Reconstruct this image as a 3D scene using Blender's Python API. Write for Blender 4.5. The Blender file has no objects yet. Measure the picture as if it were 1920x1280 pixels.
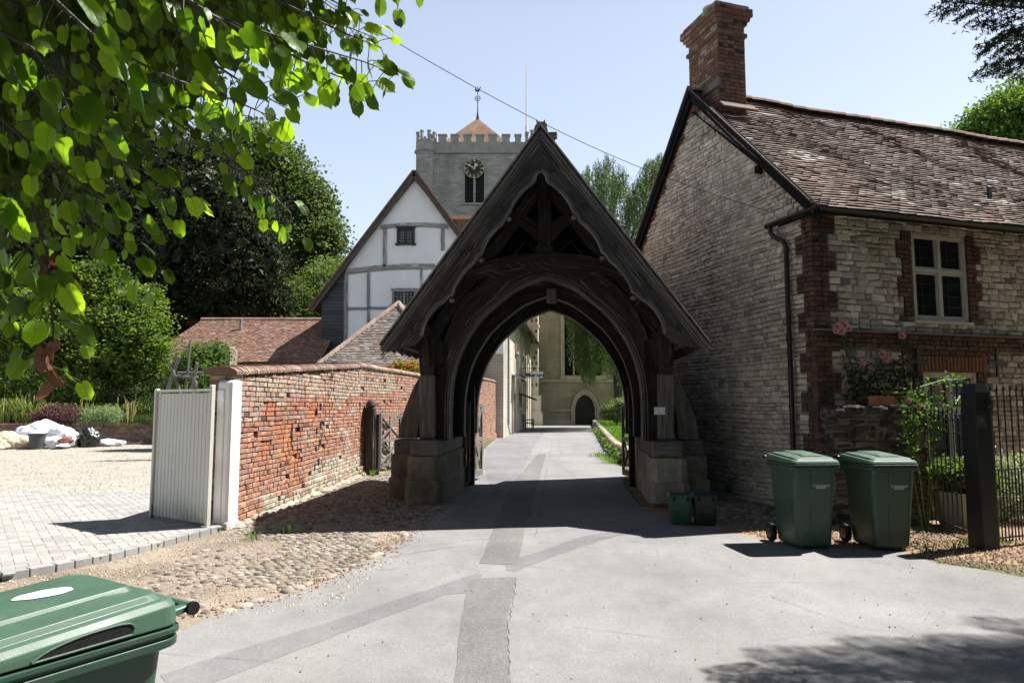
import bpy, math, random
import numpy as np
from mathutils import Vector, Matrix, noise as mnoise
R = math.radians
rnd = random.Random(7)
SC = bpy.context.scene
COL = SC.collection

# ---------------------------------------------------------------- camera
FPX, PITCH, CAMH = 1300.0, math.atan(118 / 1300), 1.62
cam_d = bpy.data.cameras.new("camera")
cam = bpy.data.objects.new("camera", cam_d)
COL.objects.link(cam)
cam_d.sensor_width = 36.0
cam_d.lens = 36.0 * FPX / 1920
cam_d.clip_start, cam_d.clip_end = 0.05, 3000
cam.location = (0, 0, CAMH)
cam.rotation_euler = (R(90) + PITCH, 0, 0)
SC.camera = cam

# ---------------------------------------------------------------- sky, sun, exposure
SUN_EL, SUN_AZ = R(56), math.atan2(0.917, 0.40)          # azimuth clockwise from +Y
W = bpy.data.worlds.new("World")
SC.world = W
W.use_nodes = True
nt = W.node_tree
bg = nt.nodes["Background"]
sky = nt.nodes.new("ShaderNodeTexSky")
sky.sky_type = 'NISHITA'
sky.sun_disc = False
sky.sun_elevation = SUN_EL
sky.sun_rotation = SUN_AZ
sky.air_density = 1.0
sky.dust_density = 1.0
sky.ozone_density = 1.6
# summer haze: the sky pales and brightens towards the horizon
_tc = nt.nodes.new("ShaderNodeTexCoord"); _sx = nt.nodes.new("ShaderNodeSeparateXYZ"); nt.links.new(_tc.outputs["Generated"], _sx.inputs[0])
_rp = nt.nodes.new("ShaderNodeValToRGB"); nt.links.new(_sx.outputs[2], _rp.inputs[0])
_e = _rp.color_ramp.elements; _e[0].position = 0.0; _e[0].color = (4.1, 3.8, 3.55, 1); _e[1].position = 1.0; _e[1].color = (.4, .4, .4, 1)
_x = _e.new(0.28); _x.color = (3.9, 3.3, 2.75, 1); _x = _e.new(0.5); _x.color = (3.2, 2.65, 2.2, 1); _x = _e.new(0.68); _x.color = (.55, .55, .55, 1)
_mx = nt.nodes.new("ShaderNodeMix"); _mx.data_type = 'RGBA'; _mx.blend_type = 'MULTIPLY'; _mx.inputs[0].default_value = 1.0
nt.links.new(sky.outputs[0], _mx.inputs[6]); nt.links.new(_rp.outputs[0], _mx.inputs[7]); 
_r2 = nt.nodes.new("ShaderNodeValToRGB"); nt.links.new(_sx.outputs[2], _r2.inputs[0]); _e = _r2.color_ramp.elements
_e[0].position = 0.0; _e[0].color = (7.2, 8.0, 9.2, 1); _e[1].position = 1.0; _e[1].color = (1.2, 1.8, 3.0, 1)
_x = _e.new(0.52); _x.color = (6.3, 7.5, 9.5, 1); _x = _e.new(0.70); _x.color = (1.7, 2.3, 3.6, 1)
_m2 = nt.nodes.new("ShaderNodeMix"); _m2.data_type = 'RGBA'; _m2.inputs[0].default_value = 0.62
nt.links.new(_mx.outputs[2], _m2.inputs[6]); nt.links.new(_r2.outputs[0], _m2.inputs[7]); nt.links.new(_m2.outputs[2], bg.inputs[0])
bg.inputs[1].default_value = 0.040
sl = bpy.data.lights.new("sun", 'SUN')
sl.energy = 5.0
sl.angle = R(0.53)
sl.color = (1.0, 0.968, 0.925)
sun = bpy.data.objects.new("sun", sl)
COL.objects.link(sun)
sd = Vector((math.sin(SUN_AZ) * math.cos(SUN_EL), math.cos(SUN_AZ) * math.cos(SUN_EL), math.sin(SUN_EL)))
sun.rotation_euler = sd.to_track_quat('Z', 'Y').to_euler()
sun.location = (20, 10, 30)
SC.view_settings.view_transform = 'Standard'
SC.view_settings.look = 'None'
SC.view_settings.exposure = 1.28
SC.view_settings.gamma = 1.0
SC.cycles.max_bounces = 6
SC.cycles.diffuse_bounces = 3
SC.cycles.glossy_bounces = 2
SC.cycles.transmission_bounces = 4
SC.cycles.transparent_max_bounces = 8
SC.cycles.use_denoising = True
SC.cycles.caustics_reflective = False
SC.cycles.caustics_refractive = False

# ---------------------------------------------------------------- measuring helpers (author's ruler: pixel of the photograph -> point on a plane)
cp_, sp_ = math.cos(PITCH), math.sin(PITCH)
def ray(px, py):
    r = (px - 960) / FPX; u = (640 - py) / FPX
    return Vector((r, cp_ - u * sp_, sp_ + u * cp_))
def at(px, py, Y):
    d = ray(px, py); return Vector((0, 0, CAMH)) + d * (Y / d.y)
def gp(px, py, z=0.0):
    d = ray(px, py); p = d * ((z - CAMH) / d.z); return Vector((p.x, p.y, z))
def onplane(px, py, o, n):
    d = ray(px, py); c = Vector((0, 0, CAMH))
    return c + d * ((o - c).dot(n) / d.dot(n))

# ---------------------------------------------------------------- objects
def setp(o, label=None, cat=None, group=None, kind=None):
    if label: o["label"] = label
    if cat: o["category"] = cat
    if group: o["group"] = group
    if kind: o["kind"] = kind
    return o
def empty(name, label, cat, loc=(0, 0, 0), rz=0.0, group=None):
    o = bpy.data.objects.new(name, None)
    COL.objects.link(o)
    o.location = loc; o.rotation_euler = (0, 0, rz); o.empty_display_size = 0.2
    return setp(o, label, cat, group)
def copy_tree(o, parent=None):
    c = o.copy(); COL.objects.link(c); c.parent = parent
    for ch in list(o.children): copy_tree(ch, c)
    return c

class M:
    """collects shapes, links them as one mesh object; Col = the thing's own colour per face, gc = coordinate along the grain"""
    def __init__(s):
        s.v = []; s.f = []; s.c = []; s.m = []; s.g = []; s.col = (1, 1, 1); s.mi = 0; s.arr = []
    def add(s, vs, fs, col=None, g=None, mi=None):
        b = len(s.v); s.v.extend(tuple(p) for p in vs)
        s.g.extend([tuple(p) for p in (g if g is not None else vs)])
        c = col or s.col; m = s.mi if mi is None else mi
        for f in fs:
            s.f.append(tuple(b + i for i in f)); s.c.append(c); s.m.append(m)
    def box(s, lo, hi, col=None, mi=None, bev=0.0):
        c = [(lo[i] + hi[i]) / 2 for i in range(3)]
        s.obox(c, [(hi[i] - lo[i]) for i in range(3)], None, col, mi, bev)
    def obox(s, c, size, rot=None, col=None, mi=None, bev=0.0):
        hx, hy, hz = size[0] / 2, size[1] / 2, size[2] / 2
        rot = rot or Matrix.Identity(3); c = Vector(c)
        off = rnd.uniform(0, 50)
        if bev <= 0:
            vs = [Vector((x * hx, y * hy, z * hz)) for x in (-1, 1) for y in (-1, 1) for z in (-1, 1)]
            fs = [(0, 1, 3, 2), (4, 6, 7, 5), (0, 4, 5, 1), (2, 3, 7, 6), (0, 2, 6, 4), (1, 5, 7, 3)]
        else:
            b = min(bev, hx * .9, hy * .9, hz * .9)
            vs = []; idx = {}
            for x in (-1, 1):
                for y in (-1, 1):
                    for z in (-1, 1):
                        for a in range(3):
                            p = [x * (hx - b), y * (hy - b), z * (hz - b)]
                            p[a] = (x, y, z)[a] * (hx, hy, hz)[a]
                            idx[(x, y, z, a)] = len(vs); vs.append(Vector(p))
            fs = []
            for a in range(3):
                o1, o2 = (a + 1) % 3, (a + 2) % 3
                for sg in (-1, 1):
                    q = []
                    for (p1, p2) in ((-1, -1), (1, -1), (1, 1), (-1, 1)):
                        k = [0, 0, 0]; k[a] = sg; k[o1] = p1; k[o2] = p2
                        q.append(idx[(k[0], k[1], k[2], a)])
                    fs.append(tuple(q if sg > 0 else q[::-1]))
                for p1 in (-1, 1):
                    for p2 in (-1, 1):       # bevel along axis a
                        q = []
                        for sg, w in ((-1, o1), (-1, o2), (1, o2), (1, o1)):
                            k = [0, 0, 0]; k[a] = sg; k[o1] = p1; k[o2] = p2
                            q.append(idx[(k[0], k[1], k[2], w)])
                        fs.append(tuple(q))
            for x in (-1, 1):
                for y in (-1, 1):
                    for z in (-1, 1):
                        fs.append(tuple(idx[(x, y, z, a)] for a in range(3)))
        ax = max(range(3), key=lambda i: size[i])
        g = []
        for p in vs:
            l = [p[ax], p[(ax + 1) % 3], p[(ax + 2) % 3]]
            g.append((l[0] + off, l[1] + off * .7, l[2]))
        s.add([rot @ p + c for p in vs], fs, col, g, mi)
    def beam(s, p0, p1, w, h, up=(0, 0, 1), col=None, mi=None, bev=0.008, ext=0.0):
        p0 = Vector(p0); p1 = Vector(p1); d = p1 - p0; L = d.length
        if L < 1e-6: return
        x = d / L; up = Vector(up)
        y = up.cross(x)
        if y.length < 1e-4: y = Vector((0, 1, 0)).cross(x)
        y.normalize(); z = x.cross(y)
        m = Matrix((x, y, z)).transposed()
        s.obox((p0 + p1) / 2, (L + 2 * ext, w, h), m, col, mi, bev)
    def prism(s, pts, o, ux, uy, un, t0, t1, col=None, mi=None):
        """polygon pts (x,y) in frame (ux,uy) at o, thickness from t0 to t1 along un (triangulated by blender as ngon; keep it simple)"""
        o = Vector(o); ux = Vector(ux); uy = Vector(uy); un = Vector(un); n = len(pts)
        vs = [o + ux * a + uy * b + un * t0 for a, b in pts] + [o + ux * a + uy * b + un * t1 for a, b in pts]
        fs = [tuple(range(n))[::-1], tuple(range(n, 2 * n))] + [(i, (i + 1) % n, n + (i + 1) % n, n + i) for i in range(n)]
        s.add(vs, fs, col, None, mi)
    def band(s, A, B, o, ux, uy, un, t0, t1, col=None, mi=None, closed=False):
        """solid strip between two polylines A and B of equal length (both in the frame), with grain along the strip"""
        o = Vector(o); ux = Vector(ux); uy = Vector(uy); un = Vector(un); n = len(A)
        P = lambda q, t: o + ux * q[0] + uy * q[1] + un * t
        vs = []; g = []; L = 0; off = rnd.uniform(0, 40)
        for i in range(n):
            if i: L += math.hypot(A[i][0] - A[i - 1][0], A[i][1] - A[i - 1][1])
            wd = math.hypot(A[i][0] - B[i][0], A[i][1] - B[i][1])
            vs += [P(A[i], t0), P(B[i], t0), P(A[i], t1), P(B[i], t1)]
            g += [(L + off, 0, t0), (L + off, wd, t0), (L + off, 0, t1), (L + off, wd, t1)]
        fs = []
        for i in range(n - 1):
            a = 4 * i; b = a + 4
            fs += [(a, a + 1, b + 1, b), (a + 2, b + 2, b + 3, a + 3), (a, b, b + 2, a + 2), (a + 1, a + 3, b + 3, b + 1)]
        if not closed: fs += [(0, 2, 3, 1), (4 * n - 4, 4 * n - 3, 4 * n - 1, 4 * n - 2)]
        s.add(vs, fs, col, g, mi)
    def tube(s, pts, rad, seg=8, col=None, mi=None, caps=True):
        pts = [Vector(p) for p in pts]; n = len(pts)
        if not hasattr(rad, '__len__'): rad = [rad] * n
        vs = []; g = []; L = 0; prev = None; off = rnd.uniform(0, 30)
        for i, p in enumerate(pts):
            t = (pts[min(i + 1, n - 1)] - pts[max(i - 1, 0)]).normalized()
            if i: L += (p - pts[i - 1]).length
            if prev is None:
                a = t.cross(Vector((0, 0, 1)))
                if a.length < .05: a = t.cross(Vector((1, 0, 0)))
            else:
                a = prev - t * prev.dot(t)
            a.normalize(); b = t.cross(a); prev = a
            for k in range(seg):
                th = 2 * math.pi * k / seg
                vs.append(p + (a * math.cos(th) + b * math.sin(th)) * rad[i])
                g.append((L + off, math.cos(th) * rad[i], math.sin(th) * rad[i]))
        fs = []
        for i in range(n - 1):
            for k in range(seg):
                fs.append((i * seg + k, i * seg + (k + 1) % seg, (i + 1) * seg + (k + 1) % seg, (i + 1) * seg + k))
        if caps: fs += [tuple(range(seg))[::-1], tuple((n - 1) * seg + k for k in range(seg))]
        s.add(vs, fs, col, g, mi)
    def lathe(s, prof, c=(0, 0, 0), seg=24, col=None, mi=None, sx=1, sy=1, rot=None):
        c = Vector(c); vs = []
        for r, z in prof:
            for k in range(seg):
                th = 2 * math.pi * k / seg
                p = Vector((math.cos(th) * r * sx, math.sin(th) * r * sy, z))
                vs.append((rot @ p if rot else p) + c)
        fs = []
        for i in range(len(prof) - 1):
            for k in range(seg):
                fs.append((i * seg + k, i * seg + (k + 1) % seg, (i + 1) * seg + (k + 1) % seg, (i + 1) * seg + k))
        fs += [tuple(range(seg))[::-1], tuple((len(prof) - 1) * seg + k for k in range(seg))]
        s.add(vs, fs, col, None, mi)
    def np(s, V, F, C, mi=0):
        """numpy batch: V (n,3), F (m,k) one face size, C (m,3)"""
        s.arr.append((np.asarray(V, dtype=np.float32), np.asarray(F, dtype=np.int32), np.asarray(C, dtype=np.float32), mi))
    def build(s, name, mats, parent=None, smooth=False):
        if not isinstance(mats, (list, tuple)): mats = [mats]
        nv = len(s.v); V = [np.array(s.v, dtype=np.float32).reshape(-1, 3)]; G = [np.array(s.g, dtype=np.float32).reshape(-1, 3)]
        sizes = [np.array([len(f) for f in s.f], dtype=np.int32)]
        loops = [np.array([i for f in s.f for i in f], dtype=np.int32)]
        C = [np.array(s.c, dtype=np.float32).reshape(-1, 3)]; MI = [np.array(s.m, dtype=np.int32)]
        base = nv
        for (v, f, c, mi) in s.arr:
            V.append(v); G.append(v); sizes.append(np.full(len(f), f.shape[1], dtype=np.int32))
            loops.append((f + base).ravel()); C.append(c); MI.append(np.full(len(f), mi, dtype=np.int32)); base += len(v)
        V = np.concatenate(V); G = np.concatenate(G); sizes = np.concatenate(sizes); loops = np.concatenate(loops)
        C = np.concatenate(C); MI = np.concatenate(MI)
        me = bpy.data.meshes.new(name)
        me.vertices.add(len(V)); me.vertices.foreach_set("co", V.ravel())
        me.loops.add(len(loops)); me.loops.foreach_set("vertex_index", loops)
        me.polygons.add(len(sizes))
        st = np.concatenate(([0], np.cumsum(sizes)[:-1])).astype(np.int32)
        me.polygons.foreach_set("loop_start", st)
        me.polygons.foreach_set("material_index", MI)
        me.polygons.foreach_set("use_smooth", np.full(len(sizes), bool(smooth)))
        me.update(calc_edges=True)
        a = me.attributes.new("Col", 'FLOAT_COLOR', 'CORNER')
        cc = np.repeat(C, sizes, axis=0)
        a.data.foreach_set("color", np.concatenate([cc, np.ones((len(cc), 1), dtype=np.float32)], axis=1).ravel())
        b = me.attributes.new("gc", 'FLOAT_VECTOR', 'POINT')
        b.data.foreach_set("vector", G.ravel())
        me.validate()
        for m in mats: me.materials.append(m)
        o = bpy.data.objects.new(name, me)
        COL.objects.link(o)
        if parent: o.parent = parent
        return o

def smooth(pts, n=5):
    pts = [Vector(p) for p in pts]; out = []
    for i in range(len(pts) - 1):
        a = pts[max(i - 1, 0)]; b = pts[i]; c = pts[i + 1]; d = pts[min(i + 2, len(pts) - 1)]
        for k in range(n):
            t = k / n; out.append(.5 * ((2 * b) + (c - a) * t + (2 * a - 5 * b + 4 * c - d) * t * t + (3 * b - a - 3 * c + d) * t ** 3))
    return out + [pts[-1]]
def bevel(o, w=0.01, seg=2, ang=35):
    md = o.modifiers.new("bevel", 'BEVEL'); md.width = w; md.segments = seg; md.limit_method = 'ANGLE'; md.angle_limit = R(ang)
    return o

# ---------------------------------------------------------------- materials
class NT:
    def __init__(s, name):
        s.mat = bpy.data.materials.new(name); s.mat.use_nodes = True
        s.t = s.mat.node_tree; s.n = s.t.nodes; s.b = s.n["Principled BSDF"]; s.out = s.n["Material Output"]
    def L(s, a, b): s.t.links.new(a, b)
    def put(s, sock, v):
        if hasattr(v, 'is_output') or isinstance(v, bpy.types.NodeSocket): s.L(v, sock)
        elif isinstance(v, (tuple, list)) and len(v) == 3 and sock.type == 'RGBA': sock.default_value = (*v, 1)
        else: sock.default_value = v
    def attr(s, name, vec=False):
        a = s.n.new("ShaderNodeAttribute"); a.attribute_name = name
        return a.outputs["Vector"] if vec else a.outputs["Color"]
    def obj(s): return s.n.new("ShaderNodeTexCoord").outputs["Object"]
    def mapv(s, v, sc=(1, 1, 1), rot=(0, 0, 0), loc=(0, 0, 0)):
        m = s.n.new("ShaderNodeMapping"); s.L(v, m.inputs[0]); m.inputs[1].default_value = loc; m.inputs[2].default_value = rot; m.inputs[3].default_value = sc
        return m.outputs[0]
    def noise(s, v, sc=5, det=4, ro=.55, dist=0):
        m = s.n.new("ShaderNodeTexNoise"); s.L(v, m.inputs["Vector"]); m.inputs["Scale"].default_value = sc
        m.inputs["Detail"].default_value = det; m.inputs["Roughness"].default_value = ro; m.inputs["Distortion"].default_value = dist
        return m.outputs["Fac"]
    def vor(s, v, sc=5, feat='F1', out="Distance", rand=1.0):
        m = s.n.new("ShaderNodeTexVoronoi"); m.feature = feat; s.L(v, m.inputs["Vector"]); m.inputs["Scale"].default_value = sc
        m.inputs["Randomness"].default_value = rand
        return m.outputs[out]
    def ramp(s, f, st):
        m = s.n.new("ShaderNodeValToRGB"); s.L(f, m.inputs[0]); e = m.color_ramp.elements
        while len(e) < len(st): e.new(0.5)
        for i, (p, c) in enumerate(st):
            e[i].position = p; e[i].color = (*c, 1) if len(c) == 3 else c
        return m.outputs[0]
    def rv(s, f, a, b, lo=0.0, hi=1.0):
        m = s.n.new("ShaderNodeMapRange"); s.L(f, m.inputs[0]); m.inputs[1].default_value = a; m.inputs[2].default_value = b
        m.inputs[3].default_value = lo; m.inputs[4].default_value = hi; return m.outputs[0]
    def mix(s, f, a, b, mode='MIX'):
        m = s.n.new("ShaderNodeMix"); m.data_type = 'RGBA'; m.blend_type = mode
        s.put(m.inputs[0], f); s.put(m.inputs[6], a); s.put(m.inputs[7], b); return m.outputs[2]
    def math(s, op, a, b=0.0):
        m = s.n.new("ShaderNodeMath"); m.operation = op; s.put(m.inputs[0], a); s.put(m.inputs[1], b); return m.outputs[0]
    def bump(s, h, st=.5, d=.01, nrm=None):
        m = s.n.new("ShaderNodeBump"); m.inputs["Strength"].default_value = st; m.inputs["Distance"].default_value = d
        s.L(h, m.inputs["Height"])
        if nrm: s.L(nrm, m.inputs["Normal"])
        s.L(m.outputs[0], s.b.inputs["Normal"]); return m.outputs[0]
    def fin(s, col=None, rough=.8, spec=.3, metal=0.0):
        if col is not None: s.put(s.b.inputs["Base Color"], col)
        s.put(s.b.inputs["Roughness"], rough); s.b.inputs["Specular IOR Level"].default_value = spec; s.b.inputs["Metallic"].default_value = metal
        return s.mat

def m_simple(name, col, rough=.6, spec=.4, metal=0.0, var=.12, sc=6.0, bump=.15):
    n = NT(name); o = n.obj(); f = n.noise(o, sc, 5)
    c = n.mix(n.rv(f, .3, .7), tuple(x * (1 - var) for x in col), tuple(min(1, x * (1 + var)) for x in col))
    if bump: n.bump(n.noise(o, sc * 9, 4), bump, .004)
    return n.fin(c, n.rv(f, .3, .7, rough - .08, rough + .08), spec, metal)

def m_attr(name, rough=.85, spec=.25, nsc=14, var=.3, bsc=60, bst=.5, bd=.006, stain=None, gc=False):
    """colour comes from Col, broken up by noise"""
    n = NT(name); o = n.attr("gc", True) if gc else n.obj(); c = n.attr("Col")
    f = n.noise(o, nsc, 6, .65)
    k = n.rv(f, .25, .75, 1 - var, 1 + var)
    vm = n.n.new("ShaderNodeVectorMath"); vm.operation = 'SCALE'; n.L(c, vm.inputs[0]); n.L(k, vm.inputs["Scale"])
    c2 = vm.outputs[0]
    if stain:
        for (scol, ssc, lo, hi, amt) in stain:
            g = n.noise(o, ssc, 5, .6)
            c2 = n.mix(n.rv(g, lo, hi, 0, amt), c2, scol)
    if bst:
        h = n.math('ADD', n.noise(o, bsc, 5, .6), n.math('MULTIPLY', n.noise(o, bsc * .25, 3), 1.5))
        n.bump(h, bst, bd)
    return n.fin(c2, rough, spec)

def m_wood(name, dark, light, streak=.5, rough=.75, var=1.0, wear=(.35, .33, .31), wlo=.62):
    """weathered oak: grain runs along gc.x"""
    n = NT(name); g = n.attr("gc", True)
    v = n.mapv(g, (1.2, 22, 22)); v2 = n.mapv(g, (.5, 5, 5)); v3 = n.mapv(g, (2.5, 60, 60))
    f = n.noise(v, 1.6, 6, .65, .6); f2 = n.noise(v2, 1.5, 4); f3 = n.noise(v3, 1.5, 4)
    c = n.mix(n.rv(f, .35, .68), dark, light)
    c = n.mix(n.rv(f2, .3, .75, 0, .55), c, tuple(x * .45 for x in dark))
    s1 = n.math('MULTIPLY', n.rv(f, wlo, wlo + .1), n.rv(f2, .45, .7))
    c = n.mix(n.math('MULTIPLY', s1, streak), c, wear)
    crack = n.rv(f3, .30, .40)
    c = n.mix(crack, tuple(x * .25 for x in dark), c)
    h = n.math('ADD', n.math('MULTIPLY', f, .8), n.math('MULTIPLY', crack, .5))
    n.bump(h, .55, .006)
    return n.fin(c, n.rv(f, .3, .7, rough - .1, rough + .12), .35)
# ================================================================ materials
MAT = {}
MAT['stone'] = m_attr('rubble_stone', .92, .15, 16, .26, 34, .8, .012, [((.16, .15, .13), 2.2, .52, .72, .55), ((.10, .10, .085), .6, .5, .75, .35)])
MAT['ashlar'] = m_attr('ashlar_stone', .95, .1, 7, .32, 26, .9, .022, [((.09, .085, .07), 1.7, .46, .68, .7), ((.45, .42, .34), 5.0, .6, .75, .35)])
MAT['mortar'] = m_simple('lime_mortar', (.33, .28, .215), .95, .1, 0, .25, 3, .6)
MAT['mortar_dark'] = m_simple('old_mortar', (.17, .145, .12), .95, .1, 0, .25, 3, .6)
MAT['brick'] = m_attr('old_brick', .9, .15, 22, .24, 60, .6, .008, [((.40, .33, .27), 3.0, .58, .74, .5), ((.10, .07, .06), 5.0, .60, .75, .5)])
MAT['tile'] = m_attr('clay_tile', .86, .2, 12, .25, 50, .5, .004, [((.42, .38, .34), 7.0, .60, .72, .55), ((.06, .055, .045), 2.5, .55, .75, .5), ((.20, .17, .06), 9.0, .66, .74, .4)])
MAT['oak'] = m_wood('dark_oak', (.014, .012, .0115), (.072, .064, .061), .75, wlo=.56)  # pale streaks: weathered grain, strengthened to suggest highlights
MAT['oak_board'] = m_wood('barge_oak', (.018, .0160, .0158), (.105, .096, .094), .8, wlo=.54)  # grain streaks raised further, painting highlights on the boards
MAT['oak_grey'] = m_wood('silvered_oak', (.075, .069, .066), (.29, .27, .255), .65, .8, wear=(.42, .40, .37))
MAT['oak_mould'] = m_wood('highlit_moulding', (.085, .078, .077), (.30, .28, .275), .7, .6, wear=(.45, .43, .42), wlo=.55)  # lightened so the mouldings carry painted highlights
MAT['black_metal'] = m_simple('black_paint', (.012, .012, .013), .42, .5, 0, .2, 8, .1)
MAT['tarred'] = m_simple('tarred_board', (.014, .014, .016), .9, .08, 0, .2, 8, .2)
MAT['lead'] = m_simple('grey_lead', (.22, .23, .25), .5, .5, 0, .2, 8, .2)
MAT['white_paint'] = m_simple('white_paint', (.78, .78, .80), .5, .4, 0, .05, 3, .12)
MAT['cream_paint'] = m_simple('cream_window_paint', (.44, .44, .38), .55, .4, 0, .1, 6, .2)
def m_dirty(name, col, rough=.5):
    n = NT(name); o = n.obj(); s = n.n.new("ShaderNodeSeparateXYZ"); n.L(o, s.inputs[0]); f = n.noise(o, 3, 6, .65); f2 = n.noise(n.mapv(o, (18, 18, 1.5)), 1.5, 5)
    c = n.mix(n.rv(f, .35, .7), col, tuple(x * .93 for x in col))
    c = n.mix(n.math('MULTIPLY', n.rv(f, .3, .6), n.rv(s.outputs[2], 0.0, .32, .75, 0)), c, (.27, .25, .18))
    c = n.mix(n.math('MULTIPLY', n.rv(f2, .58, .75, 0, .5), n.rv(s.outputs[2], .8, 1.9, .15, .6)), c, tuple(x * .68 for x in col))
    c = n.mix(n.rv(n.noise(o, 14, 6, .75), .70, .74, 0, .8), c, (.30, .27, .23))
    n.bump(n.noise(o, 40, 4), .2, .004); return n.fin(c, rough, .4)
MAT['gate_paint'] = m_dirty('gate_paint', (.64, .63, .58), .45); MAT['post_paint'] = m_dirty('post_paint', (.76, .76, .78), .5)
MAT['render_white'] = m_simple('limewash', (.74, .74, .76), .9, .1, 0, .05, 1.3, .3)
MAT['terracotta'] = m_simple('terracotta', (.42, .17, .10), .85, .2, 0, .2, 7, .3)

def mk_asphalt(name, base, agg, fine=190, blot=.25):
    n = NT(name); o = n.obj()
    v = n.vor(o, fine, 'F1', 'Color'); sp = n.n.new("ShaderNodeSeparateColor"); n.L(v, sp.inputs[0])
    f1 = n.noise(o, .55, 5, .6); f2 = n.noise(o, 60, 3, .7); f3 = n.noise(o, 4.5, 5, .65)
    c = n.mix(n.rv(sp.outputs[0], .1, .95), tuple(x * .62 for x in base), agg)
    c = n.mix(.5, c, base)
    k = n.math('ADD', n.rv(f1, .3, .7, 1 - blot, 1 + blot * .6), n.rv(f3, .3, .7, -.08, .08))
    vm = n.n.new("ShaderNodeVectorMath"); vm.operation = 'SCALE'; n.L(c, vm.inputs[0]); n.L(k, vm.inputs["Scale"])
    c = vm.outputs[0]
    spot = n.rv(n.noise(o, 23, 2, .5), .71, .76)
    c = n.mix(n.math('MULTIPLY', spot, .6), c, (.10, .085, .07))
    ds = n.noise(n.mapv(o, (.7, .16, 1)), 1.1, 5, .6)
    c = n.mix(n.rv(ds, .52, .75, 0, .35), c, (.30, .27, .235))
    st_ = n.noise(o, 1.7, 3, .5); c = n.mix(n.rv(st_, .66, .74, 0, .28), c, (.085, .08, .078))
    cr_ = n.vor(n.mapv(o, (1, 1, 1)), .55, 'DISTANCE_TO_EDGE'); cn_ = n.noise(o, 6, 5, .7)
    ck_ = n.rv(n.math('ADD', cr_, n.math('MULTIPLY', n.math('SUBTRACT', cn_, .5), .05)), .0, .008, 1, 0)
    c = n.mix(n.math('MULTIPLY', ck_, n.rv(f1, .48, .60, 0, .30)), c, (.06, .057, .055))
    n.bump(n.math('ADD', v if False else sp.outputs[1], n.math('MULTIPLY', f2, 1.0)), .35, .004)
    return n.fin(c, .88, .25)
MAT['asphalt'] = mk_asphalt('asphalt', (.205, .202, .198), (.30, .29, .28))
MAT['asphalt_dark'] = mk_asphalt('asphalt_patch', (.155, .155, .160), (.24, .235, .23))
MAT['asphalt_brown'] = mk_asphalt('gravelled_patch', (.138, .132, .128), (.25, .24, .23), 130)
MAT['asphalt_grit'] = mk_asphalt('old_lane', (.165, .165, .170), (.26, .255, .25), 150)

def mk_dirt(name, a, b, c3, sc=1.0, peb=70):
    n = NT(name); o = n.obj()
    f = n.noise(o, 1.1 * sc, 6, .65); f2 = n.noise(o, 14 * sc, 5, .7)
    v = n.vor(o, peb, 'F1', 'Color'); sp = n.n.new("ShaderNodeSeparateColor"); n.L(v, sp.inputs[0])
    vd = n.vor(o, peb, 'F1', 'Distance')
    c = n.mix(n.rv(f, .35, .65), a, b)
    c = n.mix(n.rv(f2, .35, .75, 0, .8), c, c3)
    k = n.rv(sp.outputs[0], 0, 1, .72, 1.28)
    vm = n.n.new("ShaderNodeVectorMath"); vm.operation = 'SCALE'; n.L(c, vm.inputs[0]); n.L(k, vm.inputs["Scale"])
    n.bump(n.math('ADD', n.math('MULTIPLY', n.math('SUBTRACT', 1.0, vd), .8), f2), .6, .012)
    return n.fin(vm.outputs[0], .95, .1)
MAT['dirt'] = mk_dirt('verge_dirt', (.15, .12, .09), (.31, .26, .205), (.20, .165, .125))
MAT['leafdirt'] = mk_dirt('leaf_litter', (.13, .08, .05), (.28, .19, .12), (.36, .27, .19), 1.5, 55)
MAT['gravel'] = mk_dirt('pale_gravel', (.29, .265, .225), (.36, .33, .285), (.23, .21, .175), 1.0, 38)
MAT['earth'] = mk_dirt('earth', (.09, .10, .05), (.13, .12, .07), (.07, .09, .035), .6, 30)
MAT['paver'] = m_attr('paver', .85, .2, 20, .14, 90, .4, .003, [((.42, .38, .32), 1.1, .5, .7, .35)])
MAT['cobble'] = m_attr('cobble', .78, .25, 24, .22, 70, .4, .003)
MAT['turf'] = mk_dirt('turf', (.05, .12, .018), (.09, .18, .03), (.12, .20, .045), 1.5, 60)

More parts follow.
